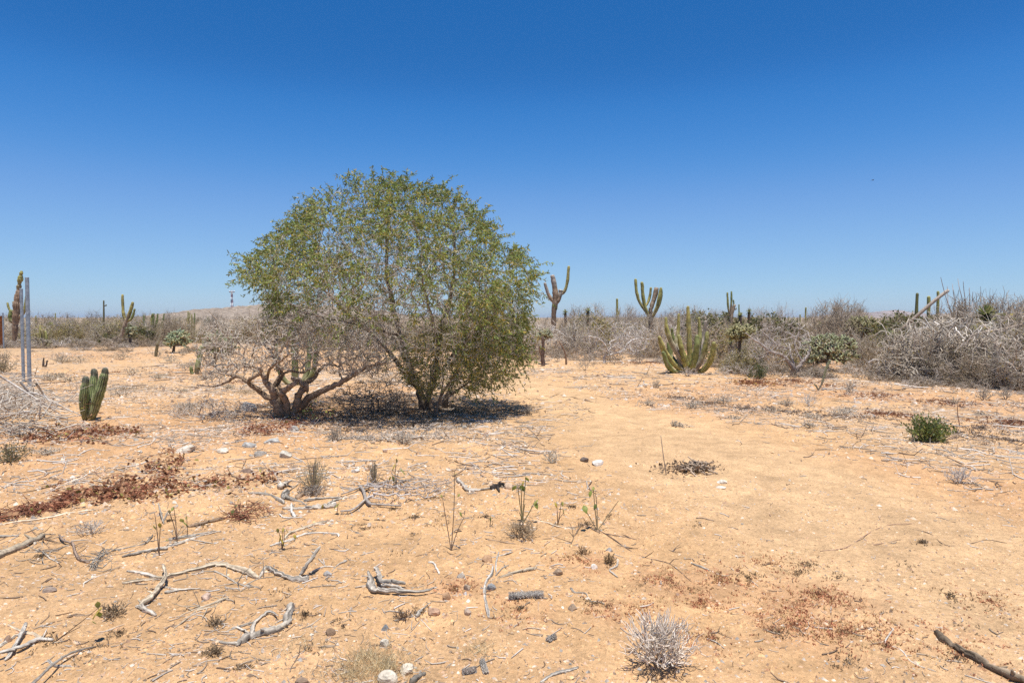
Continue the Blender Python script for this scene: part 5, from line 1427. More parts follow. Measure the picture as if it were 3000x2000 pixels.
B("wood_chunk", "pale split wood chunk standing on end in the pile of dead branches", [(c3((1240, 520), (1290, 490), (1340, 478)), 24, 18)], WOOD_G * 1.1, rg, cat="wood")
B("wood_chunk", "round-ended grey stump chunk leaning on the pile of dead branches", [(c3((1290, 640), (1320, 590), (1360, 565)), 22, 19, 0, .02), (c3((1300, 630), (1400, 650), (1560, 700)), 16, 8)], WOOD_G * .85, rg, cat="wood")
B("wood_chunk", "dark weathered wood chunk behind the thick grey log", [(c3((1450, 640), (1490, 605), (1520, 585)), 19, 15)], WOOD_B, rg, cat="wood")
B("forked_branch", "white bone-like forked wood scrap below the thick grey log", [(c3((1250, 815), (1300, 848), (1420, 850), (1520, 845)), 7, 4), (c3((1430, 850), (1390, 790), (1385, 690)), 11, 9)], WOOD_W, rg)
B("pale_branch", "pale bent branch under the yellow-leaved seedling", [(c3((1310, 1095), (1350, 1042), (1450, 1002), (1600, 952), (1790, 900)), 9, 12)], WOOD_T * 1.05, rg)
B("pale_branch", "long thin pale branch running below the pale bent branch", [(c3((1140, 1175), (1350, 1112), (1500, 1052), (1650, 1025), (1900, 1035), (1930, 1070)), 7, 6)], WOOD_W * .9, rg, twigs=3)
B("split_log", "thick split log with cracked grain, its end lying against dark twigs", [(c2((-60, 300), (80, 248), (200, 195), (400, 100), (430, 95)), 24, 17)], WOOD_T * .75, rg)
B("stick", "short grey stick lying alone above the split log", [(c2((-10, 82), (90, 75), (190, 70)), 9, 6)], WOOD_G * .9, rg, cat="stick")
B("crossed_stick", "pale stick lying over the crossed sticks, forked at its end", [(c2((-20, 1275), (200, 1212), (400, 1130), (545, 1140)), 13, 12, .02, 0), (c2((430, 1120), (480, 1020)), 9, 6, 0, .02)], WOOD_W * .92, rg, cat="stick")
B("crossed_stick", "steep slanting stick among the crossed sticks", [(c2((265, 965), (180, 1140), (90, 1290), (45, 1350)), 11, 9, .03, 0)], WOOD_W * .85, rg, cat="stick")
B("crossed_stick", "tan stick lowest among the crossed sticks", [(c2((40, 970), (200, 1040), (420, 1110)), 7, 13)], WOOD_T, rg, cat="stick")
B("crossed_stick", "grey stick end sticking in among the crossed sticks", [(c2((-30, 1215), (90, 1140), (190, 1080)), 12, 10)], WOOD_G, rg, cat="stick")
B("curved_stick", "long thin curved grey stick propped clear of the sand", [(c2((320, 1600), (450, 1470), (560, 1370), (700, 1280), (860, 1225), (972, 1203)), 9, 6, .05, .0)], WOOD_G * .95, rg, cat="stick")
B("wood_scrap", "short pale wood scrap under the propped curved stick", [(c2((490, 1345), (560, 1395), (735, 1400)), 11, 5)], WOOD_W, rg, cat="stick")
B("dark_branch", "reddish dark branch bending down through the dead twigs", [(c2((600, 60), (650, 120), (740, 150), (770, 240), (810, 310), (910, 345)), 6, 9, .02, 0)], np.array([.29, .21, .155]), rg, twigs=5)
B("dead_branch", "long straight dead branch from the split log to the dark branch", [(c2((735, 152), (500, 228), (200, 235)), 5, 4), (c2((430, 130), (435, 250), (435, 350)), 4, 5), (c2((470, 250), (510, 300), (610, 355)), 5, 6)], WOOD_G * .8, rg, twigs=8)
B("thin_branch", "thin dark branch forking over the end of the split log", [(c2((330, 20), (420, 90), (520, 120), (650, 150)), 4, 4), (c2((430, 110), (520, 200), (640, 180)), 3, 2)], WOOD_B, rg, twigs=6)
B("dead_log", "brown log under the bare seedlings", [(c2((1245, 285), (1450, 240), (1600, 215), (1715, 205)), 8, 13)], WOOD_G * .95, rg)
B("dead_branch", "thin grey branches running into the bundle of bare seedlings", [(c2((1140, 220), (1300, 190), (1480, 150), (1560, 60)), 5, 7), (c2((1650, 200), (1800, 160), (1950, 110), (2091, 60)), 7, 6), (c2((1720, 110), (1900, 80), (2000, 70)), 9, 7)], WOOD_G * .9, rg, twigs=5)
B("grass_root", "frayed clump of grey root fibres lying by the dark branch", [(c2((910, 420), (950, 330), (1010, 250), (1060, 190)), 4, 2, 0, .04), (c2((930, 425), (970, 320), (1040, 250)), 4, 2, 0, .03), (c2((950, 425), (990, 340), (1030, 270), (1120, 230)), 4, 2, 0, .03), (c2((975, 415), (1010, 330), (1060, 270)), 4, 2), (c2((1060, 190), (1120, 270), (1140, 350), (1120, 460)), 2, 1), (c2((900, 330), (1030, 280), (1150, 225), (1230, 215)), 4, 3)], WOOD_G * .7, rg, cat="root", twigs=6)
B("thin_stick", "pale forked twig lying alone above the propped curved stick", [(c2((850, 560), (950, 500), (1130, 440)), 6, 3), (c2((860, 550), (850, 590)), 5, 3)], WOOD_W * .9, rg, cat="stick")
B("long_stick", "long straight pale stick lying below the red vine", [(c1((0, 1330), (180, 1290), (500, 1255), (800, 1190), (1100, 1155)), 5, 7)], WOOD_T, rg, cat="stick")
B("thin_stick", "thin white twig with a crook on the gravel above the red vine", [(c1((540, 865), (800, 830), (1010, 745), (1030, 700)), 3, 4), (c1((1010, 745), (1230, 730)), 4, 2)], WOOD_W, rg, cat="stick")
B("brown_stick", "brown bark-covered stick tapering to a long thin tip", [(c3((190, 955), (300, 940), (400, 912), (620, 862)), 10, 11), (c3((615, 862), (760, 800), (880, 740), (1000, 655), (1060, 635)), 5, 2)], WOOD_B * 1.2, rg, cat="stick")
B("wood_scrap", "splintered grey wood strips lying right of the bare seedlings", [(c3((-20, 1165), (200, 1100), (400, 1045), (580, 1000)), 5, 4), (c3((-20, 1105), (200, 1060), (480, 1012)), 8, 5), (c3((250, 1105), (480, 1142)), 7, 4)], WOOD_G * 1.05, rg, cat="wood")
B("wood_scrap", "curled pale bark strip lying in front of the root burl", [(c5((735, 1020), (790, 1030), (815, 1070), (842, 1122)), 6, 8)], WOOD_W * .95, rg, cat="wood")
B("dark_log", "dark weathered log lying half buried on the reddish sand", [(c8((815, 1300), (900, 1372), (1050, 1452), (1150, 1512), (1300, 1575)), 21, 28)], np.array([.22, .165, .11]), rg, cat="log", mat=M_BARK)
B("crooked_stick", "thin crooked grey stick beside the dark weathered log", [(c8((572, 1272), (582, 1282), (540, 1352), (620, 1386), (670, 1442), (720, 1475), (815, 1506)), 5, 4)], WOOD_W * .85, rg, cat="stick")
B("trailing_vine_stem", "long thin reddish stem trailing over the bare track", [(c8((190, 856), (330, 836), (450, 760), (560, 715), (700, 706)), 3, 1.6), (c8((330, 840), (480, 822), (600, 798), (690, 778)), 2.4, 1.4)], np.array([.28, .17, .13]), rg, cat="stem")
B("trailing_vine_stem", "thin wavy grey stem on the bare track beyond the reddish stem", [(c8((690, 738), (780, 760), (870, 824), (1000, 815), (1090, 795), (1200, 812)), 2.4, 1.6)], np.array([.27, .19, .15]), rg, cat="stem")
B("trailing_vine_stem", "long dark trailing twig running downhill from the yellow-leaved seedlings", [(c7((110, 600), (250, 650), (400, 752), (500, 800), (650, 838), (790, 950)), 3.5, 1.6), (c7((240, 650), (450, 690), (650, 755), (730, 768)), 2.5, 1.3)], np.array([.19, .13, .10]), rg, cat="stem", twigs=3)
B("dark_twig", "dark forked twig at the foot of the tall seedling", [(c7((40, 735), (75, 660), (110, 600)), 4, 5), (c7((105, 595), (170, 620), (225, 650)), 8, 5)], WOOD_B * .8, rg, cat="stick", twigs=5)
B("hooked_stick", "grey hook-shaped stick on the sand near the white stone", [(c7((335, 822), (325, 858), (285, 880), (335, 922)), 8, 6)], WOOD_G, rg, cat="stick")
B("wood_scrap", "small grey bent wood scrap above the dry twig bush", [(c7((45, 990), (70, 1016), (135, 1020), (150, 1040)), 8, 4), (c7((150, 1040), (192, 1105)), 3, 2)], WOOD_G, rg, cat="stick")
B("stick", "grey stick lying at the very front of the sand", [(c6((1960, 1345), (2100, 1262), (2240, 1225), (2330, 1195)), 11, 9)], WOOD_W * .85, rg, cat="stick")
B("stick", "short flat grey stick lying on the track", [(c7((785, 838), (840, 858), (895, 880)), 6, 6)], WOOD_G, rg, cat="stick")
B("bark_scrap", "dark bark scrap lying on the bare track", [(c7((815, 560), (860, 560), (925, 578)), 5, 5)], WOOD_B * 1.1, rg, cat="bark")
B("split_branch", "splintered dry branch left of the L-shaped log", [(c4((40, 945), (200, 822), (330, 722), (500, 652), (670, 598)), 4, 9), (c4((330, 735), (450, 705), (530, 690)), 6, 4), (c4((110, 800), (230, 745), (360, 690)), 5, 4)], WOOD_T * .95, rg, twigs=4)
B("forked_branch", "flattened grey forked stick below the bow-shaped branch", [(c2((1645, 592), (1800, 618), (2045, 608)), 9, 6), (c2((1680, 655), (1760, 640), (1850, 612)), 11, 6)], WOOD_G * .95, rg)
B("twig", "brown twig lying under the dry grass clump", [(c5((1240, 818), (1380, 845), (1500, 862)), 4, 4)], WOOD_B * 1.1, rg, cat="stick")
B("pale_branch", "thin pale branch arched away from the dry grass clump", [(c5((1640, 660), (1770, 680), (1900, 722), (2020, 738)), 5, 5)], WOOD_T, rg)
B("driftwood_scrap", "splintered grey wood strips on the sand right of the hooked branch", [(c4((1590, 310), (1750, 240), (1880, 240)), 5, 7), (c4((1850, 290), (1930, 210), (2025, 170)), 4, 7), (c4((1700, 150), (1790, 235)), 7, 6), (c4((1915, 255), (2030, 262)), 5, 4)], WOOD_G * .95, rg, cat="wood")
B("stick", "thin stick lying right of the L-shaped log", [(c4((1550, 935), (1650, 880), (1720, 820)), 4, 4)], WOOD_G * .9, rg, cat="stick")
B("wood_scrap", "dark grey wood scrap with a curled end left of a reddish stone", [(c6((520, 735), (640, 705), (720, 690)), 6, 7), (c6((740, 700), (790, 630), (880, 555)), 14, 4)], WOOD_G * .75, rg, cat="wood")
B("bark_plate", "grey bark plate at the front edge of the sand", [(c6((690, 1345), (760, 1290), (830, 1255)), 22, 13)], WOOD_G * .6, rg, cat="bark")
B("wood_scrap", "small dark weathered wood pieces in front of the crossed sticks", [(c2((565, 885), (740, 845)), 7, 4), (c2((690, 905), (790, 870), (885, 885)), 9, 4), (c2((430, 1010), (520, 960), (640, 930)), 6, 3)], WOOD_B * 1.2, rg, cat="wood")
B("fallen_branch", "thin dead branch lying on the track below the white-limbed tree", [([(1608, 1165), (1635, 1155), (1650, 1162), (1680, 1165), (1745, 1180)], 2.2, 2)], WOOD_B * 1.2, rg, twigs=5)

# cholla segments lying on the sand
def cholla_joint(label, a, b_, w, rng, col=(.30, .27, .23)):
    P0, P1 = at(*a), at(*b_); o = (P0 + P1) / 2; r = w / 2 * o[1] / FPX
    P = np.linspace(P0, P1, 14) - o; P[:, 2] += r * .85
    mb = MB(); tube(mb, P, r * .72 * (1 + .12 * np.sin(np.arange(14) * 1.9)) * np.array([.45, .8, .95] + [1.0] * 8 + [.95, .8, .45]), 12, np.array(col) * .8, prof=np.where(np.arange(12) % 2 == 0, 1.1, .8), cap0=True)
    m = 1700; i = rng.random(m); aa = rng.uniform(0, 6.28, m); ax = unit(P1 - P0); nn = np.cross(ax, [0, 0, 1.0]); bb = np.cross(ax, nn)
    D = np.cos(aa)[:, None] * nn + np.sin(aa)[:, None] * bb
    blades(mb, P[0] + (P[-1] - P[0]) * i[:, None] + D * r * .65, D + rng.normal(0, .5, (m, 3)), rng.normal(0, 1, (m, 3)), r * rng.uniform(.3, .8, m), .0022, np.array([.58, .53, .46]) * rng.uniform(.5, 1.2, (m, 1)))
    tag(mb.build("cholla_segment", M_CACTUS, None, o), label, "cactus piece")
rg = np.random.default_rng(52)
cholla_joint("fallen grey spiny cholla segment lying on the sand", (1490, 1754), (1592, 1749), 22, rg, (.42, .375, .32))
cholla_joint("pinkish spiny cholla piece lying at the front of the sand", (1354, 1974), (1396, 1966), 17, rg, (.62, .46, .38))
cholla_joint("grey spiny cholla piece leaning against the pinkish one", (1412, 1938), (1424, 1976), 16, rg, (.5, .46, .36))
cholla_joint("stubby grey cholla piece on the sand left of the dry twig bush", (1604, 1880), (1626, 1868), 15, rg, (.46, .42, .36))

# ------------------------------------------------------------------ stones
def stone(label, px, py, w, h, col, rng, group=None, name="stone", flat=.55, bury=.42):
    f = Frame(px, py + h * .35)
    W = w * f.m; Hh = max(h * f.m * 1.1, W * .3) * flat / .62
    n1, n2 = 11, 18
    th = np.linspace(0, math.pi, n1)[:, None]; ph = np.linspace(0, 2 * math.pi, n2, endpoint=False)[None]
    D = np.stack([np.sin(th) * np.cos(ph), np.sin(th) * np.sin(ph), np.cos(th) * np.ones_like(ph)], -1)
    R = np.ones((n1, n2))
    for _ in range(12):        # cut flat faces
        v = unit(rng.normal(0, 1, 3)); c = rng.uniform(.5, .88)
        dd = D @ v; R = np.minimum(R, np.where(dd > .05, c / np.maximum(dd, .05), 9))
    V = D * R[..., None] * np.array([W * .5, W * .5 * rng.uniform(.7, 1.1), Hh * .62]) / .8
    V[..., 2] += Hh * (.5 - bury)
    i = np.arange(n1 - 1)[:, None] * n2; j = np.arange(n2)[None]; j2 = (j + 1) % n2
    mb = MB(); mb.add(V.reshape(-1, 3), np.stack([i + j, i + n2 + j, i + n2 + j2, i + j2], -1).reshape(-1, 4), None, np.array(col) * rng.uniform(.9, 1.1, (n1 * n2, 1)))
    o = mb.build(name, M_STONE, None, f.o, smooth=False); o.rotation_euler = (0, 0, rng.uniform(-.5, .5))
    return tag(o, label, "stone", group)
rg = np.random.default_rng(53)
PALE, GREYR, TAN, ORNG, DARK, BLUE = (.60, .52, .41), (.36, .33, .28), (.48, .355, .24), (.43, .265, .15), (.17, .13, .105), (.36, .345, .31)
for lab, px, py, w, h, c in [
    ("rounded pale boulder on the gravel above the red vine", 540, 1313, 54, 32, PALE),
    ("dark grey rock behind the gnarled shrub's foot, on a brown clod", 730, 1188, 52, 36, (.27, .26, .25)),
    ("flat grey-blue slab below the gnarled shrub", 800, 1288, 54, 20, (.40, .385, .345)),
    ("angular blue-grey rock left of the flat slab", 725, 1300, 44, 22, BLUE),
    ("pale flat rock half sunk beside a white chip", 655, 1318, 34, 16, PALE),
    ("grey rock touching a pale one on the gravel slope", 764, 1326, 32, 20, GREYR),
    ("pale sunken rock on the gravel slope below the flat slab", 835, 1328, 44, 22, (.50, .45, .36)),
    ("tan block stone in the shade edge below the gnarled shrub", 942, 1258, 27, 26, TAN),
    ("blue-grey flat stone at the gnarled shrub's foot", 858, 1252, 28, 22, BLUE),
    ("white flat stone on the bare track", 1752, 1352, 38, 18, (.66, .60, .52)),
    ("dark lumpy stone beside the white flat stone", 1712, 1345, 26, 18, DARK),
    ("orange-brown stone lying on a thin stick", 1428, 1636, 28, 24, ORNG),
    ("brown squarish stone left of the S-curved stick", 1308, 1744, 28, 28, ORNG),
    ("small white stone leaning against grey pebbles", 1363, 1737, 12, 15, (.7, .65, .58)),
    ("dark grey stone touching the S-curved stick", 1438, 1718, 25, 20, (.25, .25, .24)),
    ("brown stone behind the small white stone", 1370, 1718, 22, 20, (.36, .27, .19)),
    ("largest reddish stone in front of the root burl", 1268, 1786, 36, 30, (.44, .28, .18)),
    ("pale brown pointed stone right of the largest reddish stone", 1369, 1789, 21, 20, (.45, .34, .25)),
    ("dark grey tilted stone in front of the wood scrap", 1128, 1836, 25, 22, (.22, .22, .21)),
    ("brown angular stone near the tan knobbed branch", 1635, 1672, 33, 22, (.33, .24, .16)),
    ("small white stone on the sand near the hook-shaped stick", 1742, 1656, 24, 15, (.72, .64, .54)),
    ("smooth brown stone above the stubby cholla piece", 1677, 1776, 32, 18, (.30, .22, .15)),
    ("grey-brown stone behind the brown pebbles", 1352, 1686, 24, 17, (.36, .31, .25)),
    ("rough dark brown stone right of the L-shaped log", 966, 1848, 28, 22, (.24, .16, .10)),
    ("flat brownish-grey stone in front of the split log", 144, 1726, 32, 14, (.30, .23, .18)),
    ("brown stone under the crossed sticks", 22, 1870, 30, 24, (.28, .19, .13)),
    ("pale worn stone lying in dry grass", 1126, 1882, 28, 24, (.52, .46, .36)),
    ("pale broad stone sunk in the dry grass", 1194, 1956, 44, 26, (.60, .52, .40)),
    ("largest pale stone at the front, in dry grass", 1134, 1982, 52, 40, (.62, .54, .42)),
    ("brown clod stone at the front edge", 888, 1992, 44, 24, (.27, .19, .13)),
    ("pinkish sunken stone below the bow-shaped branch", 605, 1745, 34, 20, (.50, .36, .27)),
    ("grey stone at the right end of the splintered strips", 960, 1678, 22, 18, (.36, .34, .31)),
    ("brown stone in the red vine", 725, 1376, 36, 18, (.22, .15, .11)),
    ("small tan stone beside the forked dead wood", 1035, 1455, 24, 14, TAN),
    ("pale stone beside the slim bush of sprigs", 1040, 1376, 24, 12, (.62, .56, .48)),
    ("white chalky lump on the bare track", 2116, 1410, 24, 14, (.66, .59, .48)),
    ("white chalky flake in front of the chalky lump", 2112, 1426, 30, 6, (.64, .56, .45)),
    ("brown stone by the small bare shrub", 1382, 1370, 28, 12, (.36, .25, .17)),
    ("grey stone on the sand below the tall seedling", 1784, 1608, 20, 18, (.40, .37, .33)),
    ("tan stone half hidden behind the charred burl", 1492, 1420, 26, 22, (.50, .36, .24))]:
    stone(lab, px, py, w, h, c, rg)
cols = [TAN, ORNG, GREYR, PALE, (.34, .22, .15), (.55, .42, .30)]
for i in range(110):
    if i < 60: px, py = rg.uniform(20, 1500), rg.uniform(1230, 1420)
    else: px, py = rg.uniform(60, 2950), rg.uniform(1400, 1980)
    s_ = rg.uniform(7, 17)
    if px > 1600 and rg.random() < .55: continue
    g = int(rg.integers(len(cols)))
    stone(["small tan stone lying loose on the sand", "small rust-orange stone lying loose on the sand", "small grey stone lying loose on the sand", "small pale stone lying loose on the sand", "small dark brown stone lying loose on the sand", "small sandy-buff stone lying loose on the sand"][g],
          px, py, s_, s_ * rg.uniform(.5, .8), cols[g], rg, group=["small tan stones", "small rust-orange stones", "small grey stones", "small pale stones", "small dark brown stones", "small buff stones"][g], name="small_stone", bury=.45)

# ------------------------------------------------------------------ seedlings with a few big leaves
LEAF_ME = []
_r = np.random.default_rng(54)
for c in [(.26, .30, .07), (.50, .40, .08), (.14, .19, .05), (.36, .36, .10)]:
    mb = MB()
    u = np.linspace(0, 1, 6); w = np.array([.02, .24, .31, .27, .15, .01])
    L = np.stack([u, w, -.22 * u ** 2 - .10], 1); Cc = np.stack([u, w * 0, -.22 * u ** 2], 1); Rr = L * [1, -1, 1]
    V = np.concatenate([L, Cc, Rr]); i = np.arange(5)
    mb.add(V, np.concatenate([np.stack([i, i + 1, i + 7, i + 6], 1), np.stack([i + 6, i + 7, i + 13, i + 12], 1)]), None, np.array(c) * _r.uniform(.85, 1.15, (18, 1)))
    LEAF_ME.append(mb.mesh("leaf", M_LEAF))
def seedling(label, bx, by, stems, leaves, rng, w=3.0, col=(.19, .13, .09), name="seedling"):
    f = Frame(bx, by, sink=.01)
    root = thing(name, label, "seedling", f.o)
    made = []
    for st in stems:
        pts = [(bx + st[2] if len(st) > 2 else bx, by + 1), ((bx + st[0]) / 2 + rng.uniform(-4, 4), (by + st[1]) / 2), (st[0], st[1])]
        P = catmull(f.path(pts, [0, rng.uniform(-.03, .03), rng.uniform(-.05, .05)]), 6)
        mb = MB(); tube(mb, P, np.linspace(w, w * .55, len(P)) / 2 * f.m * (1 + .12 * (np.arange(len(P)) % 3 == 0)), 6, np.array(col) * rng.uniform(.8, 1.25))
        made.append((st, mb.build("stem", M_TWIG, root)))
    for lx, ly, kind, s in leaves:
        o = bpy.data.objects.new("leaf", LEAF_ME[kind]); COL.objects.link(o)
        o.parent = min(made, key=lambda k: abs(k[0][0] - lx) + abs(k[0][1] - ly))[1]       # the stem it grows on
        o.location = tuple(f.p(lx, ly)); sz = s * f.m * 1.25
        o.scale = (sz, sz, sz); o.rotation_euler = (rng.uniform(-.5, .5), rng.uniform(.5, 1.25), rng.uniform(-3.1, 3.1))
rg = np.random.default_rng(55)
seedling("tall bare three-stemmed seedling with tiny buds alone on the sand", 1322, 1612, [(1332, 1378), (1295, 1450), (1360, 1512)], [(1347, 1445, 3, 10), (1347, 1498, 0, 14), (1291, 1448, 3, 8), (1337, 1384, 3, 9)], rg, 3.2)
seedling("cluster of upright green stems with hanging leaves growing from a dry grass clump", 1532, 1530, [(1541, 1395), (1517, 1418), (1527, 1430), (1538, 1475), (1567, 1468), (1522, 1500)], [(1524, 1420, 2, 24), (1540, 1396, 0, 16), (1512, 1420, 0, 18), (1533, 1408, 1, 12), (1567, 1468, 0, 19), (1526, 1510, 3, 10), (1575, 1462, 3, 14)], rg, 3.8, (.24, .20, .10))
seedling("short seedling with a yellow leaf beside the dry grass clump", 1634, 1537, [(1645, 1468), (1631, 1473), (1652, 1500)], [(1626, 1470, 1, 14), (1648, 1468, 3, 12), (1650, 1492, 0, 14)], rg, 2.8)
seedling("upright twin-stemmed seedling with a long side shoot and drooping leaf", 1750, 1553, [(1738, 1428), (1745, 1440), (1812, 1466), (1713, 1490)], [(1730, 1435, 0, 18), (1710, 1478, 0, 22), (1745, 1475, 2, 14), (1768, 1550, 0, 14), (1740, 1424, 3, 12)], rg, 3.6, (.27, .21, .12))
seedling("thin seedling with orange and green leaves behind the fanned dead branch", 1160, 1430, [(1162, 1345), (1170, 1372), (1150, 1395)], [(1157, 1358, 1, 17), (1172, 1372, 0, 18), (1150, 1392, 2, 15), (1143, 1394, 1, 13), (1162, 1342, 3, 11)], rg, 2.6)
seedling("bare-stemmed seedling with a yellow leaf beside the cut grey twig stub", 467, 1626, [(453, 1502), (470, 1545), (462, 1560)], [(467, 1530, 1, 14), (450, 1538, 0, 12)], rg, 3.0)
seedling("dark-stemmed seedling with light green leaves right of the cut grey twig stub", 520, 1585, [(495, 1495), (509, 1484)], [(497, 1492, 3, 12), (508, 1484, 0, 11), (489, 1578, 0, 16)], rg, 3.0)
seedling("single-stemmed seedling with a pair of pale leaves near the brown tapering stick", 549, 1572, [(547, 1510)], [(528, 1518, 3, 17), (538, 1528, 0, 18), (546, 1512, 3, 8)], rg, 2.6)
seedling("tiny seedling with an orange tip leaf by the brown tapering stick", 696, 1514, [(687, 1470), (703, 1465)], [(700, 1457, 1, 15), (683, 1490, 2, 14), (693, 1477, 2, 10)], rg, 2.8)
seedling("yellow-leaved seedling rising over the two pale branches", 826, 1610, [(829, 1542), (815, 1552), (833, 1548), (855, 1602)], [(822, 1566, 1, 18), (826, 1578, 1, 18), (830, 1545, 1, 12), (814, 1546, 3, 13), (861, 1564, 1, 12), (807, 1617, 1, 15), (838, 1548, 1, 11)], rg, 2.6)
seedling("small leafy twig growing by the thick grey log", 986, 1506, [(990, 1476)], [(994, 1472, 3, 18), (946, 1476, 1, 12)], rg, 2.4)
seedling("tiny bare seedling on the sand left of the dry grass clump", 1435, 1542, [(1437, 1512), (1444, 1525)], [(1437, 1514, 2, 10)], rg, 2.6)
seedling("drooping withered sprig with a yellow leaf leaning over the sand", 158, 1880, [(235, 1835), (300, 1770)], [(296, 1778, 1, 30), (288, 1790, 0, 24), (285, 1760, 3, 20), (270, 1818, 3, 12)], rg, 3.2, name="withered_sprig")
f = Frame(470, 1535)
B("twig_stub", "cut grey forked twig stub standing between the bare seedlings", [([(480, 1536), (472, 1510), (464, 1475)], 7, 6, 0, .06), ([(478, 1530), (488, 1508), (494, 1496)], 6, 5, 0, .04)], WOOD_G * .8, rg, cat="stick")
seedling("lone thin bare stalk standing on the track in front of the debris mound", 1952, 1390, [(1936, 1275)], [], rg, 3.2, (.33, .27, .22), name="bare_stalk")
seedling("thin reddish bare stalk left of the compact green bush's far side", 2812, 1248, [(2805, 1185)], [], rg, 3.0, (.3, .16, .1), name="bare_stalk")
# ------------------------------------------------------------------ twig bushes on the sand, brush heap, vines, mound
rg = np.random.default_rng(61)
def dry_tuft(name, label, px, by, w, h, n, rng, col, r=.0022, bf=1.2, cat="bush", group=None):
    f = Frame(px, by, sink=.01); R, H = w / 2 * f.m, h * f.m
    P = []
    for _ in range(n):
        a = rng.uniform(0, 6.28); e = rng.random() ** .6; k = rng.uniform(.35, 1)
        P.append([math.cos(a) * R * e * k, math.sin(a) * R * e * k, H * k * math.sqrt(max(.05, 1 - (e * .92) ** 2))])
    P = np.array(P); pos, par, order = mst(P, np.array([[0, 0, 0.0]]), np.zeros(1), bf)
    ch, rad, tips = chains_of(pos, par, order, 1, r, 2.6)
    mb = MB(); network(mb, pos, ch, col, sub=3, wob=R * .022, rmin=r, rmax=r * 3.5, rng=rng, tipcol=np.array(col) * 1.12)
    for p in pos[1:]:
        for _ in range(1 + (rng.random() < .5)):
            d = unit(p / max(R, .01) + rng.normal(0, .45, 3) + [0, 0, .3]) * rng.uniform(.12, .3) * H
            tube(mb, np.array([p, p + d * .5 + rng.normal(0, R * .02, 3), p + d]), [r, r * .8, r * .5], 3, np.array(col) * rng.uniform(.8, 1.3), cap1=False)
    return tag(mb.build(name, M_TWIG, None, f.o), label, cat, group)
dry_tuft("twig_bush", "round pale leafless twig bush standing alone on the near sand", 1935, 1950, 240, 150, 320, rg, (.67, .58, .48), .0025, .5)
dry_tuft("dry_tuft", "white-grey dry tuft below the compact green bush", 2812, 1415, 105, 48, 130, rg, (.55, .50, .45), .0022)
dry_tuft("dry_tuft", "pale dry tuft beside the bare sand at the candelabra cactus's foot", 2016, 1102, 60, 26, 110, rg, (.47, .41, .35), .004)
dry_tuft("dry_tuft", "dry straw tuft, left of the two tufts before the dead-branch tangle", 2883, 1172, 62, 42, 130, rg, (.42, .36, .28), .0035)
dry_tuft("dry_tuft", "dry straw tuft, right of the two tufts before the dead-branch tangle", 2945, 1170, 55, 36, 110, rg, (.42, .36, .28), .0035)
dry_tuft("dry_tuft", "pale dry spray of twigs in front of the slim leaning cactus stalk", 2372, 1190, 70, 40, 60, rg, (.58, .54, .48), .003)
dry_tuft("dry_tuft", "dry tuft behind the pale spray of twigs", 2490, 1150, 48, 32, 80, rg, (.43, .37, .29), .0035)
dry_tuft("bare_shrub", "tiny flat-topped bare shrub alone on the track", 1616, 1357, 80, 42, 90, rg, (.48, .42, .33), .0024, .5)
dry_tuft("dry_tuft", "fan of bleached twigs on the sand above the dark twigs", 268, 1563, 120, 42, 130, rg, (.50, .44, .37), .0018)
dry_tuft("dry_tuft", "dark dry tuft under the wiry olive sprig bush", 920, 1450, 100, 30, 200, rg, (.30, .25, .20), .0022)
dry_tuft("dry_grass_clump", "brown dry grass clump at the foot of the hanging-leaved stems", 1530, 1575, 115, 52, 260, rg, (.36, .27, .17), .0018, .8)
dry_tuft("withered_clump", "dark withered weed clump under the drooping sprig", 330, 1805, 85, 44, 130, rg, (.27, .20, .125), .002, .6)
dry_tuft("withered_clump", "small dark withered weed left of the L-shaped log", 630, 1832, 70, 34, 90, rg, (.22, .16, .10), .0016, .8)
dry_tuft("withered_clump", "small dark withered weed under the L-shaped log's thin end", 625, 1915, 80, 30, 110, rg, (.21, .15, .09), .0016, .8)
dry_tuft("withered_clump", "small dark withered weed left of the curled wood scrap", 1180, 1810, 70, 28, 110, rg, (.24, .16, .10), .0015, .8)
dry_tuft("withered_clump", "small brown withered weed above the hook-shaped stick", 1787, 1652, 48, 34, 100, rg, (.25, .17, .09), .0018, .8)
dry_tuft("withered_clump", "small brown withered weed below the tall seedling's dark twig", 1706, 1622, 58, 26, 80, rg, (.27, .18, .10), .0016, .8)
for lab, px, by, w, h in [("grey dry tuft behind the column cactus with the stub", 545, 1085, 80, 28), ("pale dry tuft on the orange clearing behind the steel posts", 180, 1058, 90, 30), ("grey dry tuft right of the small three-stemmed cactus", 350, 1160, 110, 24),
                          ("pale thin tuft on the gravel left of the gnarled shrub", 545, 1215, 110, 42), ("grey tuft at the edge of the tree's shade on the track", 1545, 1210, 46, 26), ("dry tuft under the thin bent dead stick", 1630, 1060, 80, 40),
                          ("dry tuft at the foot of the white-limbed tree", 1715, 1085, 90, 42), ("dry tuft between the white-limbed tree and the candelabra cactus", 1875, 1065, 80, 30), ("low tuft on the litter bank right of the track", 2120, 1180, 90, 22), ("low grey tuft at the end of the litter bank", 2470, 1215, 110, 20),
                          ("small tuft by the tan block stone", 985, 1290, 60, 40), ("grey tuft among fallen twigs in front of the tree's shade", 1180, 1300, 90, 36), ("pale low tuft in front of the brush heap", 140, 1330, 90, 22), ("dry tuft at the litter bank's near end", 2030, 1195, 80, 22)]:
    dry_tuft("dry_tuft", lab, px, by, w, h, 110, rg, np.array([.44, .38, .30]) * rg.uniform(.85, 1.15), .0032, .8)

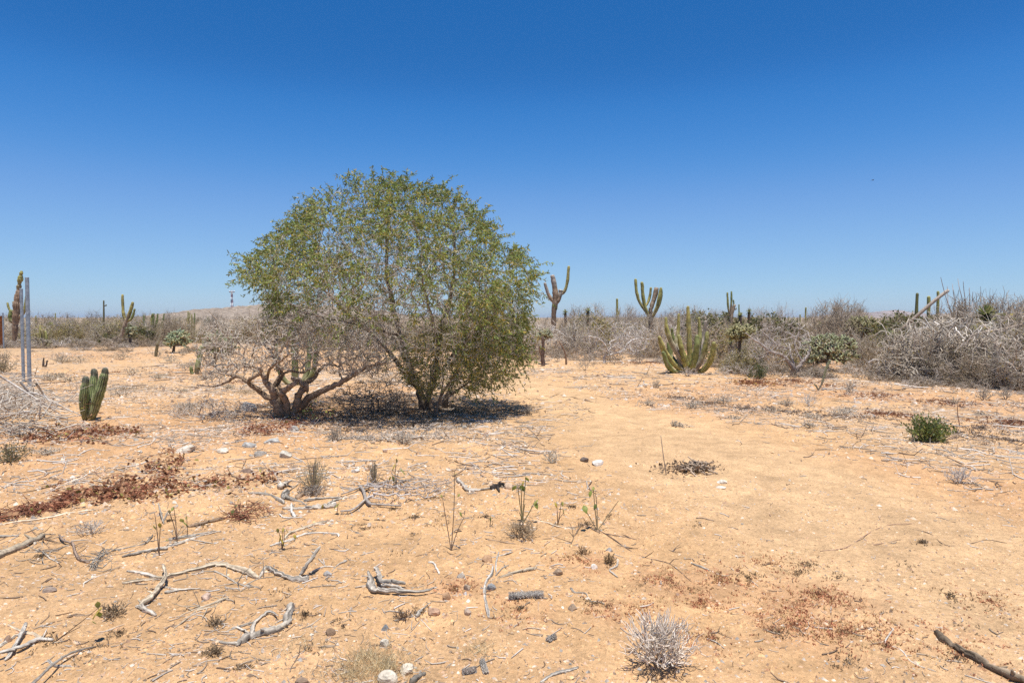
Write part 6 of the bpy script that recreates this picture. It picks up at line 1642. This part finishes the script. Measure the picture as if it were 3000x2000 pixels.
for i in range(26):
    px, by = rg.uniform(110, 830), rg.uniform(1030, 1150)
    if abs(px - 270) < 50 and by > 1070: continue
    dry_tuft("dry_tuft", "low pale dry tuft on the open clearing behind the gnarled shrub and small cactus", px, by, rg.uniform(35, 90), rg.uniform(10, 24), 70, rg, np.array([.46, .385, .28]) * rg.uniform(.8, 1.2), .0055, .8, group="pale dry tufts on the clearing")
for i in range(16):
    px, by = rg.uniform(1900, 2990), rg.uniform(1125, 1260)
    dry_tuft("dry_tuft", "low grey dry tuft on the littered ground between the track and the thicket", px, by, rg.uniform(30, 80), rg.uniform(10, 24), 60, rg, np.array([.44, .37, .28]) * rg.uniform(.8, 1.15), .0042, .8, group="grey dry tufts beyond the track")

# brush heap at the left
f = Frame(70, 1262, sink=.03)
root = thing("brush_heap", "big heap of long grey dead branches beneath the steel posts", "brush", f.o)
mb = MB()
for i in range(230):
    px = rg.normal(20, 75); by = rg.uniform(1160, 1285)
    if px > 190: continue
    b_ = at(px, by) - f.o; z = max(.02, rg.uniform(0, .55) * (1 - abs(px - 40) / 330))
    a = rg.normal(0, .6); L = rg.uniform(.3, 1.35)
    d = np.array([math.cos(a), math.sin(a) * .9, rg.normal(0, .16)]) * L
    if rg.random() < .5: d[0] *= -1
    k = np.linspace(-.5, .5, 6)[:, None]
    P = b_ + [0, 0, z] + d * k + rg.normal(0, .05, (6, 3)) + np.array([0, 0, -.25]) * k ** 2
    P[:, 2] = np.maximum(P[:, 2], .015)
    tube(mb, catmull(P, 3), np.linspace(rg.uniform(.004, .011), .003, 16), 4, np.array([.53, .465, .38]) * rg.uniform(.6, 1.2), cap1=False)
mb.build("twigs", M_TWIG, root, kind="stuff")
for pts in [[(-20, 1090), (30, 1120), (110, 1170), (180, 1215)], [(0, 1180), (90, 1150), (170, 1185), (235, 1215)], [(60, 1120), (120, 1180), (215, 1205)], [(-10, 1230), (80, 1205), (150, 1225), (240, 1216)], [(107, 1125), (128, 1155), (150, 1180)]]:
    mb = MB(); P = catmull(f.path(pts, rg.uniform(-.2, .6, len(pts))), 5); P[:, 2] = np.maximum(P[:, 2], .03); tube(mb, P, np.linspace(.018, .006, len(P)), 6, np.array([.52, .47, .41]) * rg.uniform(.8, 1.1)); mb.build("branch", M_WOOD, root)

# fan of thin dead branches in the middle
f = Frame(1068, 1462)
root = thing("dead_branch_fan", "fan of fine grey dead branches spread from a broken dark stub", "branch", f.o)
P = []
for _ in range(300):
    px = rg.uniform(1075, 1325); t_ = (px - 1075) / 250
    py = rg.uniform(1418 - 8 * t_, 1490 - 35 * t_)
    P.append(at(px, py) - f.o + [0, 0, rg.uniform(.01, .09) * (1 - .5 * t_)])
P = np.array(P); S0 = np.array([at(1068, 1440) - f.o + [0, 0, .05], at(1075, 1470) - f.o + [0, 0, .03]])
pos, par, order = mst(P, S0, np.zeros(2), .5); ch, rad, tips = chains_of(pos, par, order, 2, .0022, 2.5)
mb = MB(); network(mb, pos, ch, (.42, .37, .33), sub=3, wob=.006, rmin=.0022, rmax=.011, rng=rg); mb.build("twigs", M_TWIG, root, kind="stuff")
for pts, w0, w1, c in [([(1055, 1432), (1065, 1445), (1072, 1470), (1085, 1485)], 11, 9, .8), ([(1000, 1455), (1030, 1445), (1060, 1432)], 4, 6, 1), ([(1072, 1470), (1035, 1500), (998, 1506)], 7, 5, 1), ([(1085, 1485), (1130, 1487), (1175, 1490)], 7, 4, .9), ([(1065, 1440), (1110, 1425), (1160, 1412), (1220, 1420)], 6, 3, .9)]:
    G = np.array([at(*p) for p in pts]) - f.o; G[:, 2] += .025; A = catmull(G, 5)
    mb = MB(); tube(mb, A, np.linspace(w0, w1, len(A)) / 2 * f.m, 8, np.array([.38, .33, .28]) * c, cap0=True); mb.build("branch", M_WOOD, root)
twig_mass("fallen_twigs", "pale fallen twigs strewn on the sand in front of the tree's shade", "brush", Frame(1120, 1285), [(1000, 1290), (1080, 1265), (1200, 1255), (1320, 1240), (1380, 1255), (1260, 1285), (1120, 1305), (1020, 1310)], (1170, 1278), 150, rg, (.46, .40, .33), .2, r_tip=.003)

# creeping red vines
def vine(label, blobs, n, rng, size=.03, redc=(.235, .095, .05), green=(.26, .22, .06), pg=.10, h=.06):
    c0 = at(blobs[0][0], blobs[0][1]); root = thing("creeping_vine", label, "vine", c0)
    st, lf = MB(), MB(); w = np.array([b_[4] if len(b_) > 4 else b_[2] * b_[3] for b_ in blobs], float); w /= w.sum()
    Pall = []
    for b_, ww in zip(blobs, w):
        m = max(6, int(n * ww)); px = rng.normal(b_[0], b_[2] / 2, m); py = rng.normal(b_[1], b_[3] / 2, m)
        Pall.append(at_many(px, py) - c0)
    P = np.vstack(Pall); P = P[rng.random(len(P)) < .12 + .88 * sstep(.38, .62, vnoise(P[:, 0], P[:, 1], .13, 84))]; m = len(P)
    P[:, 2] += rng.random(m) ** 2 * h
    c = np.array(redc)[None] * rng.uniform(.45, 1.9, (m, 1)) * (1 + rng.uniform(0, 1, (m, 1)) * np.array([.1, .35, .35])) ; g = rng.random(m) < pg
    c[g] = np.array(green) * rng.uniform(.7, 1.5, (g.sum(), 1))
    t = rng.random(m) < .32; c[t] = np.array([.44, .25, .13]) * rng.uniform(.7, 1.2, (t.sum(), 1))
    blades(lf, P, rng.normal(0, 1, (m, 3)) * [1, 1, .5] + [0, 0, .25], rng.normal(0, 1, (m, 3)) * .7 + [0, 0, .7], rng.uniform(.6, 1.4, m) * size, rng.uniform(.55, .95, m) * size, c, .35, seg=2)
    sel = P[rng.choice(m, min(m, 260), replace=False)]
    for p in sel:
        d = unit(rng.normal(0, 1, 3) * [1, 1, .25]) * rng.uniform(.05, .18); q_ = p + d; q_[2] = max(q_[2], p[2] * .3 + .005)
        tube(st, np.array([p, (p + q_) / 2 + rng.normal(0, .012, 3), q_]), [.0028, .0024, .0018], 4, np.array([.25, .10, .06]) * rng.uniform(.7, 1.3), cap1=False)
    st.build("stems", M_TWIG, root, kind="stuff"); lf.build("leaves", M_DRYLEAF, root, smooth=False, kind="stuff")
rg = np.random.default_rng(62)
vine("thick mat of red-brown creeping vine spreading across the near gravel", [(345, 1450, 130, 24), (425, 1418, 100, 28), (465, 1378, 70, 24), (250, 1472, 60, 8), (560, 1438, 110, 13), (650, 1422, 110, 13), (740, 1405, 90, 13), (520, 1352, 30, 16), (485, 1335, 30, 10)], 2700, rg, .034)
vine("thin strand of red-brown creeping vine at the clearing's near side above the long straight stick", [(20, 1516, 60, 11), (90, 1502, 70, 10), (160, 1484, 50, 11), (200, 1458, 50, 12), (150, 1438, 36, 9)], 420, rg, .034)
vine("red-brown vine ringing the small three-stemmed cactus", [(180, 1280, 130, 20), (270, 1265, 70, 18), (340, 1268, 90, 16), (110, 1290, 40, 12)], 1100, rg, .04, pg=.14)
vine("dry yellow vine hanging on the small three-stemmed cactus", [(264, 1225, 26, 30), (270, 1215, 22, 16)], 90, rg, .045, (.34, .19, .07), (.42, .34, .08), .4, h=.35)
vine("reddish leaf litter vine at the gnarled shrub's foot", [(800, 1255, 90, 14), (760, 1270, 60, 12), (850, 1240, 50, 10)], 520, rg, .03, pg=.05)
vine("yellow-green vine sprig at the right of the gnarled shrub's foot", [(900, 1205, 40, 22), (930, 1225, 60, 16), (850, 1235, 30, 10)], 200, rg, .045, (.33, .30, .10), (.42, .38, .09), .6, h=.22)
vine("red-brown vine patch under the small dark green bush", [(2190, 1125, 60, 10), (2220, 1120, 60, 8), (2260, 1130, 50, 6)], 360, rg, .05, (.27, .12, .05), (.34, .22, .05), .2)
vine("brown curled leaves caught around the tiny orange-tipped seedling", [(735, 1505, 40, 20), (700, 1518, 30, 8)], 110, rg, .022, (.28, .16, .09), (.3, .2, .1), .1)

# debris mound on the track
f = Frame(2030, 1390)
root = thing("debris_mound", "low mound of dark dried bark and weeds on the track", "debris", f.o)
mb, lf = MB(), MB()
for i in range(120):
    px, py = rg.normal(2035, 22), rg.normal(1376, 8)
    p = at(px, py) - f.o; p[2] += max(0, .06 * (1 - ((px - 2040) / 45) ** 2)) * rg.random()
    d = unit(rg.normal(0, 1, 3) * [1, .7, .35]) * rg.uniform(.05, .16)
    tube(mb, np.array([p - d / 2, p + rg.normal(0, .012, 3), p + d / 2]), rg.uniform(.004, .011), 4, np.array([.34, .255, .18]) * rg.uniform(.5, 1.5))
mb.build("sticks", M_TWIG, root, kind="stuff")
n_ = 260; px, py = rg.normal(2010, 45, n_), rg.normal(1380, 9, n_); P = at_many(px, py) - f.o; P[:, 2] += rg.random(n_) * .06
blades(lf, P, rg.normal(0, 1, (n_, 3)), rg.normal(0, 1, (n_, 3)) + [0, 0, .6], rg.uniform(.02, .05, n_), .02, np.array([.22, .155, .10]) * rg.uniform(.5, 1.5, (n_, 1)), .3)
lf.build("leaves", M_DRYLEAF, root, smooth=False, kind="stuff")

# ------------------------------------------------------------------ uncountable cover: gravel, twig litter, weeds, straw
def scatter(n, rng, ymin, ymax, dens):
    out = []
    while sum(map(len, out)) < n:
        y = ymin * (ymax / ymin) ** rng.random(n * 2); x = rng.uniform(-.86, .86, n * 2) * y
        keep = rng.random(n * 2) < dens(x, y)
        out.append(np.stack([x[keep], y[keep]], 1))
    return np.vstack(out)[:n]
def pebbles(name, label, n, rng, ymin, ymax, smin, smax, dens, power=2.2, palette=None, tint=.5):
    XY = scatter(n, rng, ymin, ymax, dens); z = ground_h(XY[:, 0], XY[:, 1])
    s = smin * (smax / smin) ** (rng.random(n) ** power)
    O = np.array([[1, 0, -.45], [-1, 0, -.45], [0, 1, -.45], [0, -1, -.45], [0, 0, 1.1]], float)
    T = np.array([[0, 2, 4], [2, 1, 4], [1, 3, 4], [3, 0, 4]])      # the buried underside is left open in the soil
    V = O[None] * rng.uniform(.65, 1.25, (n, 5, 1)) + rng.normal(0, .18, (n, 5, 3))
    V *= s[:, None, None] * np.stack([np.ones(n), rng.uniform(.5, 1, n), rng.uniform(.3, .65, n)], 1)[:, None, :]
    a = rng.uniform(0, 6.28, n); ca, sa = np.cos(a)[:, None], np.sin(a)[:, None]
    V = np.stack([V[..., 0] * ca - V[..., 1] * sa, V[..., 0] * sa + V[..., 1] * ca, V[..., 2]], -1)
    V += np.stack([XY[:, 0], XY[:, 1], z + s * .12], 1)[:, None, :]
    pal = np.array(palette); c = pal[rng.integers(0, len(pal), n)] * rng.uniform(.8, 1.2, (n, 1))
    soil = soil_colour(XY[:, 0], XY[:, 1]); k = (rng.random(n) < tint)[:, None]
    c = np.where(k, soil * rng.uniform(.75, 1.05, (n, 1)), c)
    mb = MB(); mb.add(V.reshape(-1, 3), None, (np.arange(n)[:, None, None] * 5 + T[None]).reshape(-1, 3), np.repeat(c, 5, 0))
    return tag(mb.build(name, M_GRAVEL, smooth=False), label, "gravel", kind="stuff")
rg = np.random.default_rng(63)
PAL = [(.62, .50, .38), (.68, .58, .46), (.60, .43, .29), (.46, .30, .19), (.38, .34, .29), (.27, .19, .13), (.64, .46, .32), (.57, .36, .22), (.66, .50, .35)]
def dn_near(x, y): return .34 + .78 * litter_field(x, y) + .25 * (vnoise(x, y, .4, 81) > .62)
def dn_mid(x, y): return (.05 + .95 * litter_field(x, y)) * np.where((x < .12 * y) | (track_dist(x, y) > 1), 1, .4) * np.where(x < -.02 * y, 1.0, .55)
pebbles("gravel", "fine loose gravel strewn over the near sand", 52000, rg, 2.1, 6.5, .0022, .017, dn_near, 1.6, PAL, .62)
pebbles("gravel", "pale chips of gravel covering the middle ground", 60000, rg, 5.0, 20.0, .006, .032, dn_mid, 1.8, PAL[:4] + PAL[:2] + PAL[4:], .42)
pebbles("gravel", "coarse dark clods and chips on the far ground", 26000, rg, 12.0, 42.0, .013, .075, lambda x, y: .15 + .85 * litter_field(x, y), 1.8, [(.40, .28, .18), (.28, .19, .13), (.52, .38, .26), (.62, .52, .42)], .3)

def litter_twigs(label, n, rng, ymin, ymax, l0, l1, r, dens, pal):
    XY = scatter(n, rng, ymin, ymax, dens); mb = MB()
    a = rng.uniform(0, 6.28, n); L = l0 * (l1 / l0) ** (rng.random(n) ** 1.6)
    d = np.stack([np.cos(a), np.sin(a)], 1)
    k = np.array([-.5, -.15, .2, .5]); bend = rng.normal(0, .10, n)
    pts = XY[:, None, :] + d[:, None, :] * (L[:, None] * k)[..., None] + np.stack([-d[:, 1], d[:, 0]], 1)[:, None, :] * (L * bend)[:, None, None] * np.array([0, 1, .8, -.3])[None, :, None]
    z = ground_h(pts[..., 0], pts[..., 1]); rr = r * (.6 + .9 * rng.random(n)) * (L / l0) ** .35
    P = np.concatenate([pts, (z + rr[:, None] * .7)[..., None]], -1)
    P[:, -1, 2] += (rng.random(n) ** 4) * L * .35
    side = np.stack([-d[:, 1], d[:, 0], np.zeros(n)], 1)
    up = np.array([0, 0, 1.0])
    taper = np.array([1, .95, .8, .45])
    offs = [up, -.5 * up + .87 * side, -.5 * up - .87 * side]
    V = np.stack([P + (o if o.ndim == 1 else o[:, None, :]) * (rr[:, None] * taper)[..., None] for o in offs], 2)   # n,4,3,3
    i = np.arange(3)[:, None] * 3; j = np.arange(3)[None]; Q = np.stack([i + j, i + (j + 1) % 3, i + 3 + (j + 1) % 3, i + 3 + j], -1).reshape(-1, 4)
    pal = np.array(pal); c = pal[rng.integers(0, len(pal), n)] * rng.uniform(.7, 1.2, (n, 1))
    mb.add(V.reshape(-1, 3), (np.arange(n)[:, None, None] * 12 + Q[None]).reshape(-1, 4), None, np.repeat(c, 12, 0))
    return tag(mb.build("twig_litter", M_TWIG), label, "twigs", kind="stuff")
TP = [(.50, .44, .37), (.58, .52, .45), (.36, .29, .22), (.24, .17, .12), (.42, .33, .24)]
def dn_tw(x, y): return np.clip((.15 + .85 * vnoise(x, y, .8, 82) ** 2) * np.where(x < .12 * y, 1, .32) * np.where(track_dist(x, y) < .8, .35, 1), 0, 1)
litter_twigs("small dead twigs and bark bits strewn over the near sand", 5500, rg, 2.2, 7.0, .012, .11, .0017, dn_tw, TP)
litter_twigs("dead twigs strewn over the middle ground", 10500, rg, 6.0, 20.0, .05, .45, .0032, lambda x, y: np.clip(litter_field(x, y) * 1.1 + .5 * (np.hypot(x - TREE_FOOT[0], y - TREE_FOOT[1]) < 2.8), 0, 1), TP)
litter_twigs("dead sticks strewn over the far ground", 2200, rg, 15.0, 40.0, .15, .9, .007, lambda x, y: .2 + .8 * litter_field(x, y), TP)

# small weeds: reddish succulent mats and dark withered ones
def weeds(name, label, n, rng, centres, size, cols, h=.03, spread=1.0, blade=None, cat="weeds"):
    P = []
    for px, py, r, w in centres:
        c = at(px, py); m = int(n * w)
        a = rng.uniform(0, 6.28, m); e = np.abs(rng.normal(0, .5, m)) * r * spread
        P.append(np.stack([c[0] + np.cos(a) * e, c[1] + np.sin(a) * e], 1))
    P = np.vstack(P); P = P[rng.random(len(P)) < .2 + .8 * sstep(.35, .65, vnoise(P[:, 0], P[:, 1], .12, 83))]
    m = len(P); z = ground_h(P[:, 0], P[:, 1]); P = np.concatenate([P, z[:, None]], 1)
    lf = MB(); k = 4
    cc = np.array(cols)[rng.integers(0, len(cols), m)] * rng.uniform(.7, 1.3, (m, 1))
    D = rng.normal(0, 1, (m * k, 3)) * [1, 1, .5] + [0, 0, .9]
    blades(lf, np.repeat(P, k, 0) + rng.normal(0, size * .35, (m * k, 3)) * [1, 1, .2], D, rng.normal(0, 1, (m * k, 3)), rng.uniform(.5, 1.3, m * k) * size, (blade or size * .4), np.repeat(cc, k, 0), .1)
    return tag(lf.build(name, M_DRYLEAF, smooth=False), label, cat, kind="stuff")
rg = np.random.default_rng(64)
weeds("red_weeds", "reddish low weeds matting the near sand in patches", 4300, rg, [(a, b_, r, .07) for a, b_, r in RED_PATCH[:8]] + [(a, b_, r, .05) for a, b_, r in RED_PATCH[15:]] + [(2400, 1740, .3, .08), (2600, 1890, .3, .05), (2900, 1760, .25, .03), (2260, 1650, .25, .03)], .016, [(.46, .20, .11), (.55, .30, .16), (.40, .18, .10), (.52, .36, .17), (.60, .38, .2)], spread=1.25)
weeds("red_weeds", "reddish dry weeds in patches on the ground before the thicket", 3400, rg, [(a, b_, r, .12) for a, b_, r in RED_PATCH[8:15]] + [(2420, 1130, .8, .05), (700, 1120, 1.2, .05), (350, 1090, 1.6, .06)], .04, [(.32, .15, .08), (.36, .20, .11), (.27, .14, .09)], spread=1.0)
weeds("withered_weeds", "dark withered weeds dotted over the near sand", 1700, rg, [(float(rg.uniform(100, 2950)), float(rg.uniform(1450, 1960)), float(rg.uniform(.05, .16)), .022) for _ in range(46)], .02, [(.20, .145, .09), (.26, .18, .10), (.16, .12, .08)], blade=.005)
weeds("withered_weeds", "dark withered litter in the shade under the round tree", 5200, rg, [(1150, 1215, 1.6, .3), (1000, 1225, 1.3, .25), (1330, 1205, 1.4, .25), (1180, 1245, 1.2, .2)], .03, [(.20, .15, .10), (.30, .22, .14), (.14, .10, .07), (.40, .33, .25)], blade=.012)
weeds("dry_straw", "pale dry straw grass around the front stones", 1000, rg, [(1070, 1930, .22, .3), (1130, 1960, .22, .3), (1030, 1985, .2, .2), (900, 1900, .2, .1), (1400, 1900, .2, .1)], .05, [(.58, .46, .26), (.50, .38, .21), (.64, .53, .33)], blade=.0018)
weeds("withered_weeds", "dark litter bank along the far side of the track", 2600, rg, [(1990, 1165, .8, .15), (2080, 1180, .8, .15), (2180, 1200, .8, .15), (2300, 1205, .8, .15), (2420, 1220, .8, .15), (2560, 1225, .8, .1), (2800, 1270, .9, .15), (2960, 1290, .8, .15), (2880, 1255, .8, .1)], .035, [(.22, .155, .10), (.30, .22, .15), (.40, .34, .28), (.17, .12, .09)], blade=.012)

weeds("dry_straw", "pale straw patches on the clearing behind the gnarled shrub", 2600, rg, [(380, 1140, 1.0, .14), (200, 1060, 1.6, .14), (470, 1100, 1.2, .12), (330, 1045, 2.0, .12), (640, 1060, 1.6, .12), (560, 1190, .8, .12), (720, 1150, .9, .12), (1380, 1110, 1.0, .12)], .07, [(.50, .40, .26), (.44, .36, .26), (.56, .46, .31), (.36, .28, .19)], blade=.006)

# ------------------------------------------------------------------ a far bird
f = pt(2557, 528, 160.0)
mb = MB(); t = np.linspace(-1, 1, 9)
tube(mb, np.stack([t * .28, t * 0, t * 0], 1), .07 * np.sqrt(np.clip(1 - t ** 2, .02, 1)), 8, (.04, .04, .045))
root = thing("bird", "tiny dark bird gliding far off in the blue sky", "bird", f)
mb.build("body", M_CACTUS, root)
for s_ in (-1, 1):
    mb = MB(); V = np.array([[.1, 0, .03], [-.08, 0, .03], [.04, s_ * .35, .14], [-.1, s_ * .35, .13], [-.06, s_ * .7, .08], [-.14, s_ * .72, .075]]) ; V2 = V - [0, 0, .015]
    mb.add(np.vstack([V, V2]), [[0, 1, 3, 2], [2, 3, 5, 4], [6, 8, 9, 7], [8, 10, 11, 9], [0, 2, 8, 6], [2, 4, 10, 8], [1, 7, 9, 3], [3, 9, 11, 5]], None, (.04, .04, .045)); mb.build("wing", M_CACTUS, root)

# ------------------------------------------------------------------ the air over the plain
hz = MB(); X, Y0, Y1, ZB, ZT = 14500.0, -14500.0, 14500.0, -6.0, 52.0
V = [(sx * X, y, z) for z in (ZB, ZT) for y in (Y0, Y1) for sx in (-1, 1)]
hz.add(V, [[0, 2, 3, 1], [4, 5, 7, 6], [0, 1, 5, 4], [2, 6, 7, 3], [0, 4, 6, 2], [1, 3, 7, 5]], None, (.8, .8, .8))
m, n, l = new_mat("haze_air")
out = n.new("ShaderNodeOutputMaterial"); pv = n.new("ShaderNodeVolumePrincipled")
pv.inputs["Color"].default_value = (.72, .82, 1.0, 1); pv.inputs["Density"].default_value = 5e-5; pv.inputs["Anisotropy"].default_value = .2
l.new(pv.outputs[0], out.inputs["Volume"])
tag(hz.build("haze", m, smooth=False), kind="stuff")
